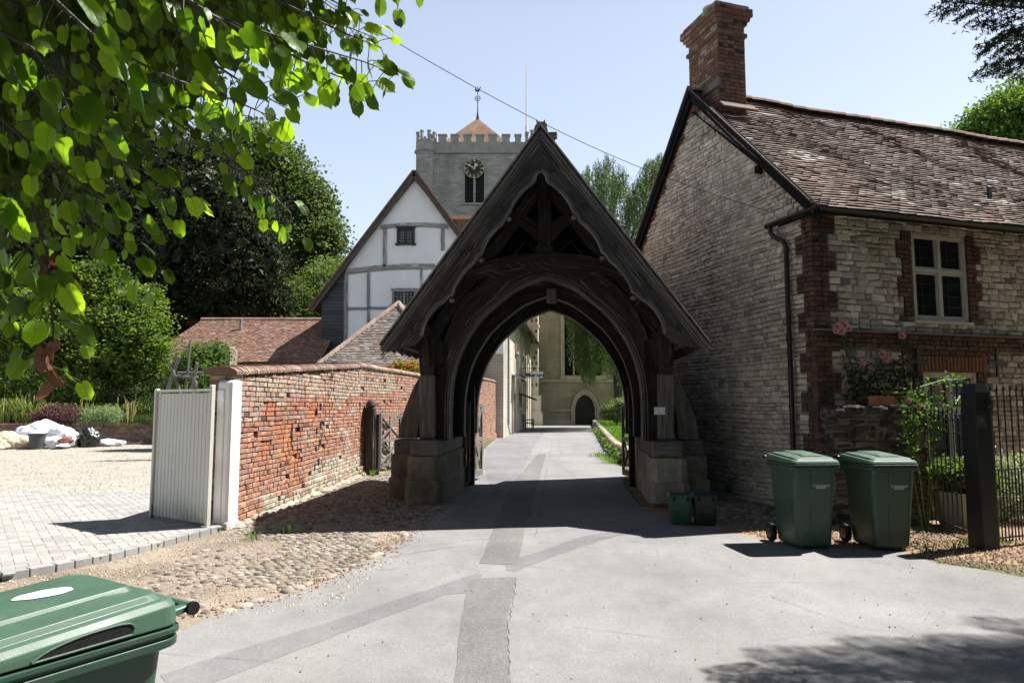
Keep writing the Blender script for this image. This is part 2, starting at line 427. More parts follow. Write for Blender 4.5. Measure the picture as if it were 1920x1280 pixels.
# ================================================================ masonry, roof tiles
def pick(pal, wts=None):
    return rnd.choices(pal, wts)[0] if wts else rnd.choice(pal)
def vary(c, a=.1):
    k = 1 + rnd.uniform(-a, a); return tuple(min(1, max(0, x * k * (1 + rnd.uniform(-a, a) * .25))) for x in c)
def lay(m, o, u, v, n, iv, v0, v1, hr, lr, joint, depth, cf, jit=.0, bev=.01, bond=False, wob=0.0, rings=3, surf=None, course_wob=0.0, missing=0.0):
    """courses of stones/bricks on the plane (o,u,v) facing n; iv(v)-> list of (u0,u1)"""
    o = Vector(o); u = Vector(u); v = Vector(v); n = Vector(n); y = v0; k = 0
    while y < v1 - hr[0] * .5:
        h = rnd.uniform(*hr); h = min(h, v1 - y) if v1 - y > hr[0] * .6 else h
        for (a, b) in iv(y + h / 2):
            x = a; first = True
            while x < b - 1e-4:
                L = rnd.uniform(*lr)
                if bond: L = lr[1] if (k % 2 == 0) else lr[0]
                if bond and first and k % 2 == 0: L = lr[1] * .62 if int(a * 37 + k) % 3 else lr[1]
                first = False
                if b - (x + L) < lr[0] * .45: L = b - x
                x1 = min(x + L, b)
                if x1 - x < joint * 2.5: x = x1; continue
                if missing and rnd.random() < missing: x = x1; continue
                cu = (x + x1) / 2; cv = y + h / 2
                hw = (x1 - x - joint) / 2; hh = (h - joint) / 2
                d = depth + rnd.uniform(-1, 1) * wob
                if surf: d += surf(cu, cv)
                cw = course_wob * mnoise.noise(Vector((cu * .6, cv * .6, 3.1))) if course_wob else 0
                P = []
                js = [(rnd.uniform(-jit, jit), rnd.uniform(-jit, jit)) for _ in range(4)]
                tl = [rnd.uniform(-wob, wob) * .6 for _ in range(4)]
                for ring in range(rings):
                    if ring == 0: s, dd = 0, -0.02
                    elif ring == rings - 1: s, dd = bev, d
                    else: s, dd = 0, d - bev * .8
                    for q, (sx, sy) in enumerate(((-1, -1), (1, -1), (1, 1), (-1, 1))):
                        P.append(o + u * (cu + sx * max(hw - s, hw * .3) + js[q][0]) + v * (cv + cw + sy * max(hh - s, hh * .3) + js[q][1]) + n * (dd + (tl[q] if ring else 0)))
                F = []
                for r in range(rings - 1):
                    for q in range(4): F.append((r * 4 + q, r * 4 + (q + 1) % 4, r * 4 + 4 + (q + 1) % 4, r * 4 + 4 + q))
                t = (rings - 1) * 4; F.append((t, t + 1, t + 2, t + 3))
                m.add(P, F, cf(cu, cv))
                x = x1
        y += h; k += 1
def lay_tiles(m, o, u, v, n, iv, V, gauge, width, cf, lift=.014, jit=.006, surf=None, sides=True):
    """roof tiles: v runs up the slope"""
    o = Vector(o); u = Vector(u); v = Vector(v); n = Vector(n); k = 0; y = 0.0
    while y < V:
        for (a, b) in iv(y):
            x = a - (width * .5 if k % 2 else 0) 
            while x < b:
                x0 = max(x, a) + .002; x1 = min(x + width, b) - .002
                if x1 - x0 > .02:
                    s0 = surf(x0, y) if surf else 0; s1 = surf(x1, y) if surf else 0
                    s2 = surf(x1, y + gauge) if surf else 0; s3 = surf(x0, y + gauge) if surf else 0
                    dz = rnd.uniform(-jit, jit); dl = rnd.uniform(-.008, .008); t = lift + rnd.uniform(-jit, jit) * .6; tt = rnd.uniform(-jit, jit) * .7
                    yb = y - .012 + dl
                    A = o + u * x0 + v * yb + n * (s0 + t + dz + tt); B = o + u * x1 + v * (yb + dl * .3) + n * (s1 + t + dz - tt)
                    C = o + u * x1 + v * (y + gauge + .02) + n * (s2 + .002); D = o + u * x0 + v * (y + gauge + .02) + n * (s3 + .002)
                    A2 = o + u * x0 + v * (yb + .003) + n * (s0 - .004); B2 = o + u * x1 + v * (yb + .003) + n * (s1 - .004)
                    m.add([A, B, C, D, A2, B2], [(0, 1, 2, 3), (4, 5, 1, 0)] + ([(4, 0, 3), (1, 5, 2)] if sides else []), cf(x0, y))
                x += width
        y += gauge; k += 1

# ================================================================ ground
def sheet(name, pts, z, mat, sub=None):
    m = M(); m.add([(p[0], p[1], z) for p in pts], [tuple(range(len(pts)))])
    o = m.build(name, mat); return setp(o, kind='structure')
def rough_edge(pts, step=.25, amp=.03, seed=0):
    out = []
    for i in range(len(pts)):
        a = Vector(pts[i][:2]); b = Vector(pts[(i + 1) % len(pts)][:2]); L = (b - a).length
        k = max(1, int(L / step)) if L < 25 else 1
        nn = Vector((-(b - a).y, (b - a).x)).normalized() if L > 0 else Vector((0, 0))
        for j in range(k):
            p = a.lerp(b, j / k); out.append(p + nn * amp * mnoise.noise(Vector((p.x * 2.1, p.y * 2.1, seed))) * (0 if j == 0 and amp < .02 else 1))
    return out
sheet('ground', [(-500, -60), (500, -60), (500, 900), (-500, 900)], 0.0, MAT['earth'])
LEDGE = [gp(x, y) for x, y in ((390, 1160), (440, 1145), (500, 1128), (560, 1110), (620, 1085), (680, 1062), (725, 1038), (770, 1000), (800, 972), (835, 950))]
lane = [(-5, -6), (-3.2, .5), (-2.75, 3.5)] + LEDGE + [(-.98, 11.9), (-.80, 14.6), gp(903, 872), gp(908, 842), gp(930, 822), gp(946, 812), gp(962, 806), gp(985, 800), (1.9, 56.9), (8.0, 56.9),
        gp(1111, 797.5), gp(1118, 808), gp(1127, 821), gp(1137, 838), gp(1150, 856), gp(1172, 874), (2.25, 14.3), (2.05, 11.3),
        gp(1232, 972), gp(1300, 990), gp(1345, 992), gp(1440, 1013), gp(1560, 1026), gp(1700, 1038), gp(1760, 1057), gp(1840, 1068), gp(1925, 1084), (8.2, 5.4), (14, 3.5), (14, -6)]
sheet('lane', rough_edge(lane, .22, .035, 1), .006, MAT['asphalt'])
sheet('verge', [(-30, -6), (-2.2, -6), (-2.2, 3.0), (-1.0, 6.0), (-.9, 12), (-.7, 17), (-3.3, 17), (-4.3, 9.3), (-30, 9.3)], .003, MAT['dirt'])
sheet('soil', [(1.9, 9.2), (3.2, 8.2), (5.5, 7.0), (9, 4.5), (16, 4.5), (16, 14.2), (4.5, 10.3), (3.2, 14.5), (2.3, 14)], .003, MAT['leafdirt'])
def patch(px, z, mat, name='road_patch'):
    sheet(name, rough_edge([gp(x, y) for x, y in px], .18, .018, 5), z, mat)
patch([(386, 1238), (640, 1160), (893, 1075), (905, 1078), (876, 1113), (833, 1116), (640, 1188), (415, 1275), (330, 1305), (300, 1268)], .0078, MAT['asphalt_dark'])
patch([(947, 1057), (1025, 1030), (1102, 1003), (1194, 992), (1197, 996), (1131, 1012), (1039, 1043), (967, 1072), (950, 1070)], .0078, MAT['asphalt_dark'])
patch([(850, 1290), (867, 1152), (884, 1086), (967, 1083), (950, 1169), (953, 1225), (960, 1290)], .0092, MAT['asphalt_brown'])
patch([(899, 1057), (922, 1000), (930, 974), (965, 900), (1010, 850), (1024, 851), (1010, 905), (996, 951), (982, 1000), (976, 1035), (968, 1059)], .0092, MAT['asphalt_brown'])
patch([(905, 871), (912, 842), (948, 812), (985, 802), (1027, 803), (1003, 836), (986, 868), (972, 905), (925, 930)], .0078, MAT['asphalt_grit'])
# hairline cracks in the tarmac
mc = M()
for line in ([(1025, 880), (1018, 930), (1008, 990), (1003, 1010)], [(1040, 880), (1052, 850), (1046, 820)], [(1085, 900), (1060, 880), (1030, 860), (1036, 830)], [(700, 1050), (820, 1030), (900, 1022)],
             [(968, 1085), (962, 1130), (953, 1180), (958, 1280)], [(880, 955), (1000, 950), (1120, 965), (1200, 962)], [(1010, 1018), (1080, 1018), (1160, 1005)], [(866, 960), (884, 940), (905, 915)]):
    pts = [gp(*p) for p in line]; q = []
    for a, b in zip(pts[:-1], pts[1:]):
        for k in range(10): q.append(a.lerp(b, k / 10) + Vector((rnd.uniform(-.012, .012), rnd.uniform(-.02, .02), 0)))
    for a, b in zip(q[:-1], q[1:]):
        w = Vector((-(b - a).y, (b - a).x, 0)).normalized() * rnd.uniform(.0015, .004)
        mc.add([a - w + Vector((0, 0, .0104)), a + w + Vector((0, 0, .0104)), b + w + Vector((0, 0, .0104)), b - w + Vector((0, 0, .0104))], [(0, 1, 2, 3)])
setp(mc.build('road_cracks', m_simple('crack', (.10, .095, .09), .95, .1)), kind='structure')

# driveway of small pavers in herringbone, kerb of blocks
DE = [gp(x, y, .07) for x, y in ((-420, 1130), (0, 1075), (100, 1058), (200, 1039), (300, 1014), (408, 986))]
def inpoly(p, poly):
    c = False; j = len(poly) - 1
    for i in range(len(poly)):
        a, b = poly[i], poly[j]
        if (a[1] > p[1]) != (b[1] > p[1]) and p[0] < (b[0] - a[0]) * (p[1] - a[1]) / (b[1] - a[1]) + a[0]: c = not c
        j = i
    return c
dpoly = [(p.x, p.y) for p in DE] + [(-4.0, 9.7), (-4.05, 12.6), (-16, 12.9), (-16, DE[0].y)]
sheet('driveway', dpoly, .070, MAT['mortar'])
m = M(); th = R(38); c_, s_ = math.cos(th), math.sin(th); w = .105
pal = [(.275, .265, .255), (.30, .29, .275), (.25, .245, .24), (.32, .305, .285)]
for i in range(-150, 151):
    for j in range(-150, 151):
        cde = (i - j) % 4
        if cde not in (0, 2): continue
        a0, b0 = (i * w, j * w) if cde == 0 else (i * w, (j - 1) * w)
        lx, ly = (2 * w, w) if cde == 0 else (w, 2 * w)
        cx, cy = a0 + lx / 2, b0 + ly / 2
        X = -9 + cx * c_ - cy * s_; Y = 9.5 + cx * s_ + cy * c_
        if not inpoly((X, Y), dpoly): continue
        hz = .075 + rnd.uniform(-.0015, .0015); g_ = .005; cc = vary(pick(pal), .08)
        P = []
        for zz, ins in ((.055, 0), (hz - .004, 0), (hz, .004)):
            for sx, sy in ((-1, -1), (1, -1), (1, 1), (-1, 1)):
                qx = cx + sx * (lx / 2 - g_ - ins); qy = cy + sy * (ly / 2 - g_ - ins)
                P.append((-9 + qx * c_ - qy * s_, 9.5 + qx * s_ + qy * c_, zz))
        m.add(P, [(k, (k + 1) % 4, 4 + (k + 1) % 4, 4 + k) for k in range(4)] + [(4 + k, 4 + (k + 1) % 4, 8 + (k + 1) % 4, 8 + k) for k in range(4)] + [(8, 9, 10, 11)], cc)
setp(m.build('paving', MAT['paver']), kind='structure')
m = M()
for a, b in zip(DE[:-1], DE[1:]):
    L = (b - a).length; k = max(1, round(L / .205)); d = (b - a) / L
    for q in range(k):
        p0 = a + d * (q * L / k + .004); p1 = a + d * ((q + 1) * L / k - .004)
        z = .035
        m.beam(Vector((p0.x, p0.y, z)), Vector((p1.x, p1.y, z)), .11, .094, col=vary((.27, .265, .26), .1), bev=.006)
setp(m.build('kerb', MAT['paver']), kind='structure')
sheet('gravel_yard', rough_edge([(-40, 12.5), (-4.0, 12.4), (-3.55, 15), (-2.2, 27.6), (-40, 27.6)], .4, .06, 3), .068, MAT['gravel'])

# cobbles set in the verge (a surface nobody counts)
def dome(m, c, a, b, h, rot, col):
    P = []; 
    for r, z in ((1.0, -.3), (.93, .45), (.62, .86), (0.22, 1.0)):
        for k in range(8):
            t = 2 * math.pi * k / 8; jr = 1 + .12 * math.sin(3 * t + c[0] * 9)
            x = math.cos(t) * a * r * jr; y = math.sin(t) * b * r * jr
            P.append((c[0] + x * math.cos(rot) - y * math.sin(rot), c[1] + x * math.sin(rot) + y * math.cos(rot), c[2] + z * h))
    F = [(r * 8 + k, r * 8 + (k + 1) % 8, r * 8 + 8 + (k + 1) % 8, r * 8 + 8 + k) for r in range(3) for k in range(8)] + [tuple(24 + k for k in range(8))]
    m.add(P, F, col)
cpoly = [(p.x, p.y) for p in [gp(300, 1150), gp(250, 1080), gp(330, 1050), gp(440, 1000), gp(520, 950), gp(735, 884), gp(740, 930), gp(828, 948)]] + [(p.x - .06, p.y) for p in LEDGE[::-1]]
cpal = [(.19, .16, .13), (.235, .205, .17), (.145, .12, .10), (.28, .25, .21), (.11, .095, .082), (.22, .175, .135)]
m = M(); sp = .094; y = 5.0; row = 0
while y < 17:
    x = -5.2 + (sp * .5 if row % 2 else 0)
    while x < 0:
        px_, py_ = x + rnd.uniform(-.025, .025), y + rnd.uniform(-.02, .02)
        if inpoly((px_, py_), cpoly):
            n_ = mnoise.noise(Vector((px_ * .9 + 4, py_ * .9, 0)))
            cover = (n_ > .18 and y < 9.6) or (px_ < -2.6 and y < 8.2 and rnd.random() < .6)
            if not (cover and rnd.random() < .78):
                s = rnd.uniform(.8, 1.12)
                dome(m, (px_, py_, -.004 + (-.012 if cover else 0)), .050 * s, .034 * s, rnd.uniform(.014, .026), rnd.uniform(-.5, .5), vary(pick(cpal), .12))
        x += sp
    y += sp * .76; row += 1
cob2 = [(2.5, 9.9), (3.4, 9.7), (4.3, 9.9), (3.4, 14), (2.7, 13)]
y = 9.5
while y < 14:
    x = 2.2
    while x < 4.5:
        if inpoly((x, y), cob2) and rnd.random() < .8: dome(m, (x + rnd.uniform(-.02, .02), y, 0), .06, .045, .03, rnd.uniform(0, 3), vary(pick(cpal), .1))
        x += .13
    y += .11
E2 = LEDGE
for a, b in zip(E2[:-1], E2[1:]):
    L = (b - a).length; t = 0
    while t < L:
        s = rnd.uniform(.06, .13); p = a + (b - a) * (t / L)
        if rnd.random() < .72: dome(m, (p.x - .07 + rnd.uniform(-.03, .03), p.y + rnd.uniform(-.02, .02), -.004), s, rnd.uniform(.045, .075), rnd.uniform(.018, .04), math.atan2((b - a).y, (b - a).x) + rnd.uniform(-.3, .3), vary((.26, .225, .185), .22))
        t += s * rnd.uniform(1.7, 2.3)
setp(m.build('cobbled_verge', MAT['cobble'], smooth=True), kind='structure')
# loose pebbles and leaf crumbs
m = M()
def scatter(m, poly, nn, smin, smax, pal, z=.004, dens=None):
    xs = [p[0] for p in poly]; ys = [p[1] for p in poly]
    for _ in range(nn):
        x = rnd.uniform(min(xs), max(xs)); y = rnd.uniform(min(ys), max(ys))
        if not inpoly((x, y), poly) or (dens and rnd.random() > dens(x, y)): continue
        s = rnd.uniform(smin, smax); r = rnd.uniform(0, 6); cc = vary(pick(pal), .15)
        P = [(x + math.cos(r + k * 1.57) * s * rnd.uniform(.6, 1.1), y + math.sin(r + k * 1.57) * s * rnd.uniform(.5, 1), z + s * rnd.uniform(0, .3)) for k in range(4)] + [(x, y, z + s * .9)]
        m.add(P, [(0, 1, 4), (1, 2, 4), (2, 3, 4), (3, 0, 4)], cc)
vp = [(-4.6, 5.2), (-1.4, 5.6), (-1.0, 9), (-.9, 11), (-2.7, 16.5), (-3.6, 9.6), (-5.5, 6.5)]
scatter(m, vp, 12000, .006, .018, [(.45, .38, .30), (.52, .47, .40), (.30, .22, .15), (.36, .26, .18)])
scatter(m, [(-40 + 22, 12.6), (-4.1, 12.6), (-2.5, 27), (-18, 27)], 9000, .012, .03, [(.38, .35, .29), (.46, .43, .38), (.28, .25, .2)], .068)
setp(m.build('loose_gravel', MAT['cobble']), kind='stuff', cat='gravel', label='pale loose gravel and grit strewn over the verge and the yard')
m = M()
band_ = [(p.x, p.y) for p in LEDGE]
bp = [(x - .25, y) for x, y in band_] + [(x + .12, y) for x, y in band_[::-1]]
scatter(m, bp, 2500, .008, .02, [(.20, .09, .05), (.28, .14, .08), (.14, .08, .05)])
soilpoly = [(p.x, p.y) for p in [gp(1345, 990), gp(1450, 1012), gp(1560, 1020), gp(1700, 1034), gp(1760, 1054), gp(1925, 1080), gp(1925, 1015), gp(1700, 985), gp(1450, 985)]]
scatter(m, soilpoly, 6000, .008, .024, [(.26, .14, .08), (.36, .24, .15), (.16, .10, .06), (.42, .33, .24)])
scatter(m, [(-2, 3.2), (5.5, 3.2), (4.5, 8), (-1, 9)], 260, .004, .011, [(.08, .06, .05), (.16, .11, .07), (.4, .37, .33)], .008)
setp(m.build('leaf_litter', MAT['cobble']), kind='stuff', cat='leaf litter', label='brown crumbs of dead leaves along the tarmac edge and under the fence')
# ================================================================ lychgate
LA = math.atan(.09)
LG = empty('lychgate', 'dark weathered oak lychgate with cusped bargeboards and a pointed arch spanning the lane', 'lychgate', (0.45, 10.5, 0), -LA)
LX = Vector((math.cos(LA), -math.sin(LA), 0)); LY = Vector((math.sin(LA), math.cos(LA), 0)); LO = Vector((.45, 10.5, 0))
def lg(px, py, yl):
    p = onplane(px, py, LO + LY * yl, LY) - LO
    return Vector((p.dot(LX), p.z))
def lw(x, y, z=0): return LO + LX * x + LY * y + Vector((0, 0, z))
UX, UZ, UY = Vector((1, 0, 0)), Vector((0, 0, 1)), Vector((0, 1, 0))
O3 = Vector((0, 0, 0))
APX = 6.0; EVX, EVZ = 2.52, 2.56
sl_ = Vector((EVX, 0, EVZ - APX)).normalized(); SLEN = math.hypot(EVX, APX - EVZ)
nr_ = Vector((-sl_.z, 0, sl_.x))          # outward normal of right slope
RL = 5.0
def z2(x, y): return (700 + x * .34372, 220 + y * .34375)
def z3(x, y): return (720 + x * .35942, 560 + y * .35937)

for sg in (-1, 1):
    rf = M(); mx = lambda v: Vector((sg * v[0], v[1], v[2]))
    sld = mx(sl_); nrm = mx(nr_)
    rf.beam(mx((0, RL / 2 - .04, APX)) - nrm * .075 - sld * .02, mx((EVX, RL / 2 - .04, EVZ)) - nrm * .075, RL - .04, .05, up=nrm, bev=0)
    rf.build('roof_boarding', MAT['oak'], LG)
    tl = M()
    pal = [(.20, .135, .11), (.16, .12, .10), (.24, .16, .125), (.14, .12, .11), (.28, .22, .18)]
    lay_tiles(tl, mx((EVX, -.09, EVZ)) - nrm * .045, (0, 1, 0), -sld, nrm, lambda v: [(0, RL + .08)], SLEN - .02, .105, .17, lambda a, b: vary(pick(pal), .15))
    # visible verge edge of bedded tiles
    for k in range(44):
        t = (k + .5) / 44 * SLEN
        c = mx((EVX, -.095, EVZ)) - sld * t - nrm * .032
        tl.obox(c, (SLEN / 44 * .97, .03, .018), Matrix((sld, Vector((0, 1, 0)), nrm)).transposed(), vary((.30, .30, .31), .25))
    tl.build('roof_tiles', MAT['tile'], LG)
rg = M()
for k in range(16):
    y = -.09 + k * .318; rot = Matrix.Rotation(R(90), 3, 'X')
    prof = [(-.11, -.09), (-.075, -.02), (0, .035), (.075, -.02), (.11, -.09), (.08, -.09), (0, -.01), (-.08, -.09)]
    rg.prism(prof, (0, y, APX - .045), UX, UZ, UY, 0, .31, vary((.30, .20, .16), .2))
rg.build('ridge_tiles', MAT['tile'], LG)

# bargeboards (front and back)
cusp_px = [(907, 300), (920, 303), (933, 314), (938, 332), (944, 350), (962, 366), (990, 386), (1030, 425), (1060, 466), (1079, 503), (1086, 520), (1100, 530), (1110, 545), (1122, 572), (1152, 597), (1190, 638), (1220, 683), (1237, 725),
           (1243, 738), (1259, 748), (1270, 762), (1284, 784), (1320, 815), (1360, 860), (1390, 905), (1404, 945), (1412, 958), (1430, 966), (1442, 980), (1460, 996), (1500, 1022), (1540, 1066), (1570, 1120), (1584, 1180)]
CUSP = [lg(*z2(*p), -.02) for p in cusp_px]
CUSP[0].x = 0.0
KNOB = [lg(*z2(*p), -.02) for p in ((1094, 546), (1250, 768), (1418, 985))]
CUSP = smooth(CUSP, 3)
def on_line(q, off):
    """foot of q on the slope line, off metres below the outer edge"""
    d = Vector((sl_.x, sl_.z)); a = Vector((0, APX)) - Vector((nr_.x, nr_.z)) * off
    # where the line offset by 'off' crosses x=0
    t = (Vector((q[0], q[1])) - a).dot(d); p = a + d * t
    if p.x < 0: p = Vector((0, a.y - a.x * d.y / d.x + 0)) if False else Vector((0.0, (APX - off / abs(nr_.z) ) if abs(nr_.z) > 1e-6 else p.y))
    return p
# outer line helper at x
def roofz(x, off): return APX - off / nr_.z - x * (APX - EVZ) / EVX
def offs(poly, d):
    out = []
    for i, p in enumerate(poly):
        a = poly[max(i - 1, 0)]; b = poly[min(i + 1, len(poly) - 1)]; t = Vector((b[0] - a[0], b[1] - a[1])).normalized()
        out.append(Vector((p[0] + t.y * d, p[1] - t.x * d)))
    return out
BEND = CUSP[-1]
for (yf, dirn) in ((0.0, 1), (RL - .12, -1)):
    for sg in (-1, 1):
        ux = UX * sg
        A = []; B = []
        for q in CUSP:
            p = on_line(q, .10)
            if A and (p - A[-1]).dot(Vector((sl_.x, sl_.z))) <= 0: p = A[-1] + Vector((sl_.x, sl_.z)) * .002
            A.append(p); B.append(Vector(q))
        A[0] = Vector((0, roofz(0, .10))); 
        # finish towards the eave tip
        tip = Vector((EVX - .20, roofz(EVX - .20, .12)))
        A += [Vector((EVX - .14, roofz(EVX - .14, .10))), Vector((EVX - .06, roofz(EVX - .06, .10)))]; B += [Vector((BEND.x + .12, BEND.y - .13)), Vector((EVX - .10, roofz(EVX - .10, .16)))]
        bb = M(); bb.band(A, B, O3, ux, UZ, UY, yf, yf + .055)
        o = bb.build('bargeboard', MAT['oak_board'], LG)
        mo = M()
        s0 = -.022 * dirn
        y0, y1 = (yf + s0, yf + .01) if dirn > 0 else (yf + .045, yf + .077)
        C1 = offs(CUSP, -.034); C1[0].x = max(0, C1[0].x)
        mo.band(CUSP, C1, O3, ux, UZ, UY, y0, y1)
        for kp in KNOB: mo.lathe([(.0, -.03), (.022, -.028), (.040, -.012), (.045, .008), (.035, .03), (.0, .034)], (sg * kp.x, yf + .012, kp.y), 12)
        C2 = offs(CUSP, -.044); C3 = offs(CUSP, -.058)
        mo.band(C2, C3, O3, ux, UZ, UY, (yf - .008) if dirn > 0 else yf + .05, y1)
        mo.build('cusp_moulding', MAT['oak_mould'], o)
        st = M()
        for (o1, o2, pr) in ((.062, .115, .045), (.125, .150, .030), (.165, .176, .012)):
            xa = 0.0
            P0 = [Vector((x, roofz(x, o1))) for x in (0.0, EVX - .02)]; P1 = [Vector((x, roofz(x, o2))) for x in (0.0, EVX - .05)]
            st.band(P0, P1, O3, ux, UZ, UY, (yf - pr) if dirn > 0 else yf + .05, (yf + .01) if dirn > 0 else yf + .055 + pr)
        st.build('verge_moulding', MAT['oak_mould'], o)
        if dirn > 0:
            for (x, y) in ((975, 281), (1145, 490), (1315, 705), (1485, 930), (1662, 1150)):
                c = lg(*z2(x, y), 0); ro = M()
                ro.tube([(sg * c.x, -.012, c.y), (sg * c.x, .01, c.y)], .062, 14)
                for k in range(5):
                    t = k * 2 * math.pi / 5 + .3
                    ro.tube([(sg * c.x + math.cos(t) * .036, -.028, c.y + math.sin(t) * .036), (sg * c.x + math.cos(t) * .034, -.01, c.y + math.sin(t) * .034)], [.015, .026], 7)
                ro.tube([(sg * c.x, -.036, c.y), (sg * c.x, -.01, c.y)], [.012, .018], 8)
                ro.build('rosette', MAT['oak_board'], o)

# trusses: front, middle, rear
arch_px = [(975, 540), (941, 564), (906, 595), (886, 622), (868, 653), (855, 690), (848, 730), (846, 775), (846, 812)]
ARCH = [Vector((0, 3.75))] + [Vector((abs(lg(x, y, 1.2).x), lg(x, y, 1.2).y)) for x, y in arch_px]
ARCH[-1].y = 1.03
ARCH = smooth(ARCH, 3); NSH = 15
def scale_arch(k, dz): return [Vector((p.x * k, p.y + dz * (1 if p.y > 1.2 else 0))) for p in ARCH]
def truss(y, k, dz, front):
    T = M(); AR = scale_arch(k, dz)
    for sg in (-1, 1):
        ux = UX * sg
        outer = []
        for i, p in enumerate(offs(AR, -.44)):
            q = AR[i]; w_ = .46 - .16 * min(1, max(0, (i - 9) / 8.0))
            d = (p - q).normalized(); p = q + d * w_
            if i == 0: p = Vector((0, q.y + .42))
            if p.x > 2.0: p.x = 2.0
            outer.append(p)
        T.band(AR, outer, O3, ux, UZ, UY, y - .13, y + .13)
    o = T.build('arch_brace', MAT['oak'], LG)
    if front:
        mo = M()
        for sg in (-1, 1):
            ux = UX * sg
            for a, b, pr in ((0.0, .022, .03), (.04, .055, .022), (.085, .097, .014)):
                mo.band([v for v in offs(AR, -a)], [v for v in offs(AR, -b)], O3, ux, UZ, UY, y - .13 - pr, y - .12)
            # long shake in the big brace
            mo.band([Vector((.60, 3.72)), Vector((.85, 3.45)), Vector((1.1, 3.22)), Vector((1.35, 3.0))], [Vector((.60, 3.70)), Vector((.86, 3.425)), Vector((1.11, 3.195)), Vector((1.35, 2.99))], O3, ux, UZ, UY, y - .14, y - .12)
        mo.build('arch_moulding', MAT['oak_mould'], o)
    # collar / tie beam, cambered
    tb = M(); top = []; bot = []
    for i in range(13):
        u = -1 + i / 6.0; x = u * 1.42
        top.append(Vector((x, 4.19 - .28 * u * u + .0))); bot.append(Vector((x, 3.86 - .17 * u * u)))
    tb.band(top, bot, O3, UX, UZ, UY, y - .15, y + .15)
    tbo = tb.build('collar_beam', MAT['oak'], LG)
    if front:
        sp = M()
        for (xa, ya, xb, yb) in ((598, 838, 668, 872), (608, 822, 750, 862), (725, 798, 768, 822), (782, 790, 838, 806), (842, 788, 885, 822), (876, 788, 930, 820), (915, 772, 962, 806), (968, 765, 998, 792), (935, 818, 966, 826)):
            a = lg(*z2(xa, ya), y - .16); b = lg(*z2(xb, yb), y - .16); m1 = (a + b) / 2 + Vector((0, -.012))
            sp.band([a, m1, b], [a + Vector((0, -.010)), m1 + Vector((.004, -.017)), b + Vector((0, -.004))], O3, UX, UZ, UY, y - .156, y - .145)
        sp.build('shake', MAT['oak_mould'], tbo)
    # crown post with head braces
    cp = M(); cp.obox((0, y, 4.92), (.25, .24, 1.46), bev=.02)
    cp.obox((0, y, 4.24), (.31, .27, .16), bev=.02); cp.build('crown_post', MAT['oak'], LG)
    for sg in (-1, 1):
        ux = UX * sg; b = M()
        lo = [Vector((.12, 4.38)), Vector((.22, 4.52)), Vector((.40, 4.68)), Vector((.62, 4.80)), Vector((.86, 4.86))]
        hi = [Vector((.12, 4.72)), Vector((.24, 4.80)), Vector((.40, 4.93)), Vector((.56, 5.03)), Vector((.72, 5.09))]
        b.band(hi, lo, O3, ux, UZ, UY, y - .07, y + .07); b.build('crown_brace', MAT['oak'], LG)
        r = M(); p0 = Vector((0, y, roofz(0, .30))); p1 = Vector((sg * 2.06, y, roofz(2.06, .30)))
        r.beam(p0, p1, .16, .20, up=Vector((sg * nr_.x, 0, nr_.z)), bev=.01); r.build('principal_rafter', MAT['oak'], LG)
        # struts between brace and rafter
        q = M(); q.beam((sg * 1.30, y - .02, 3.02), (sg * 1.62, y - .02, 3.26), .16, .17, up=UY); q.beam((sg * 1.32, y, 3.55), (sg * 1.58, y, 3.72), .14, .15, up=UY); q.build('strut', MAT['oak'], LG)
        # main post
        p = M(); p.obox((sg * 1.745, y, 1.86), (.23, .26, 1.68), bev=.015); p.build('post', MAT['oak'], LG)
truss(1.25, 1.0, 0, True)
truss(2.55, .985, -.1, False)
truss(3.9, .955, -.18, False)

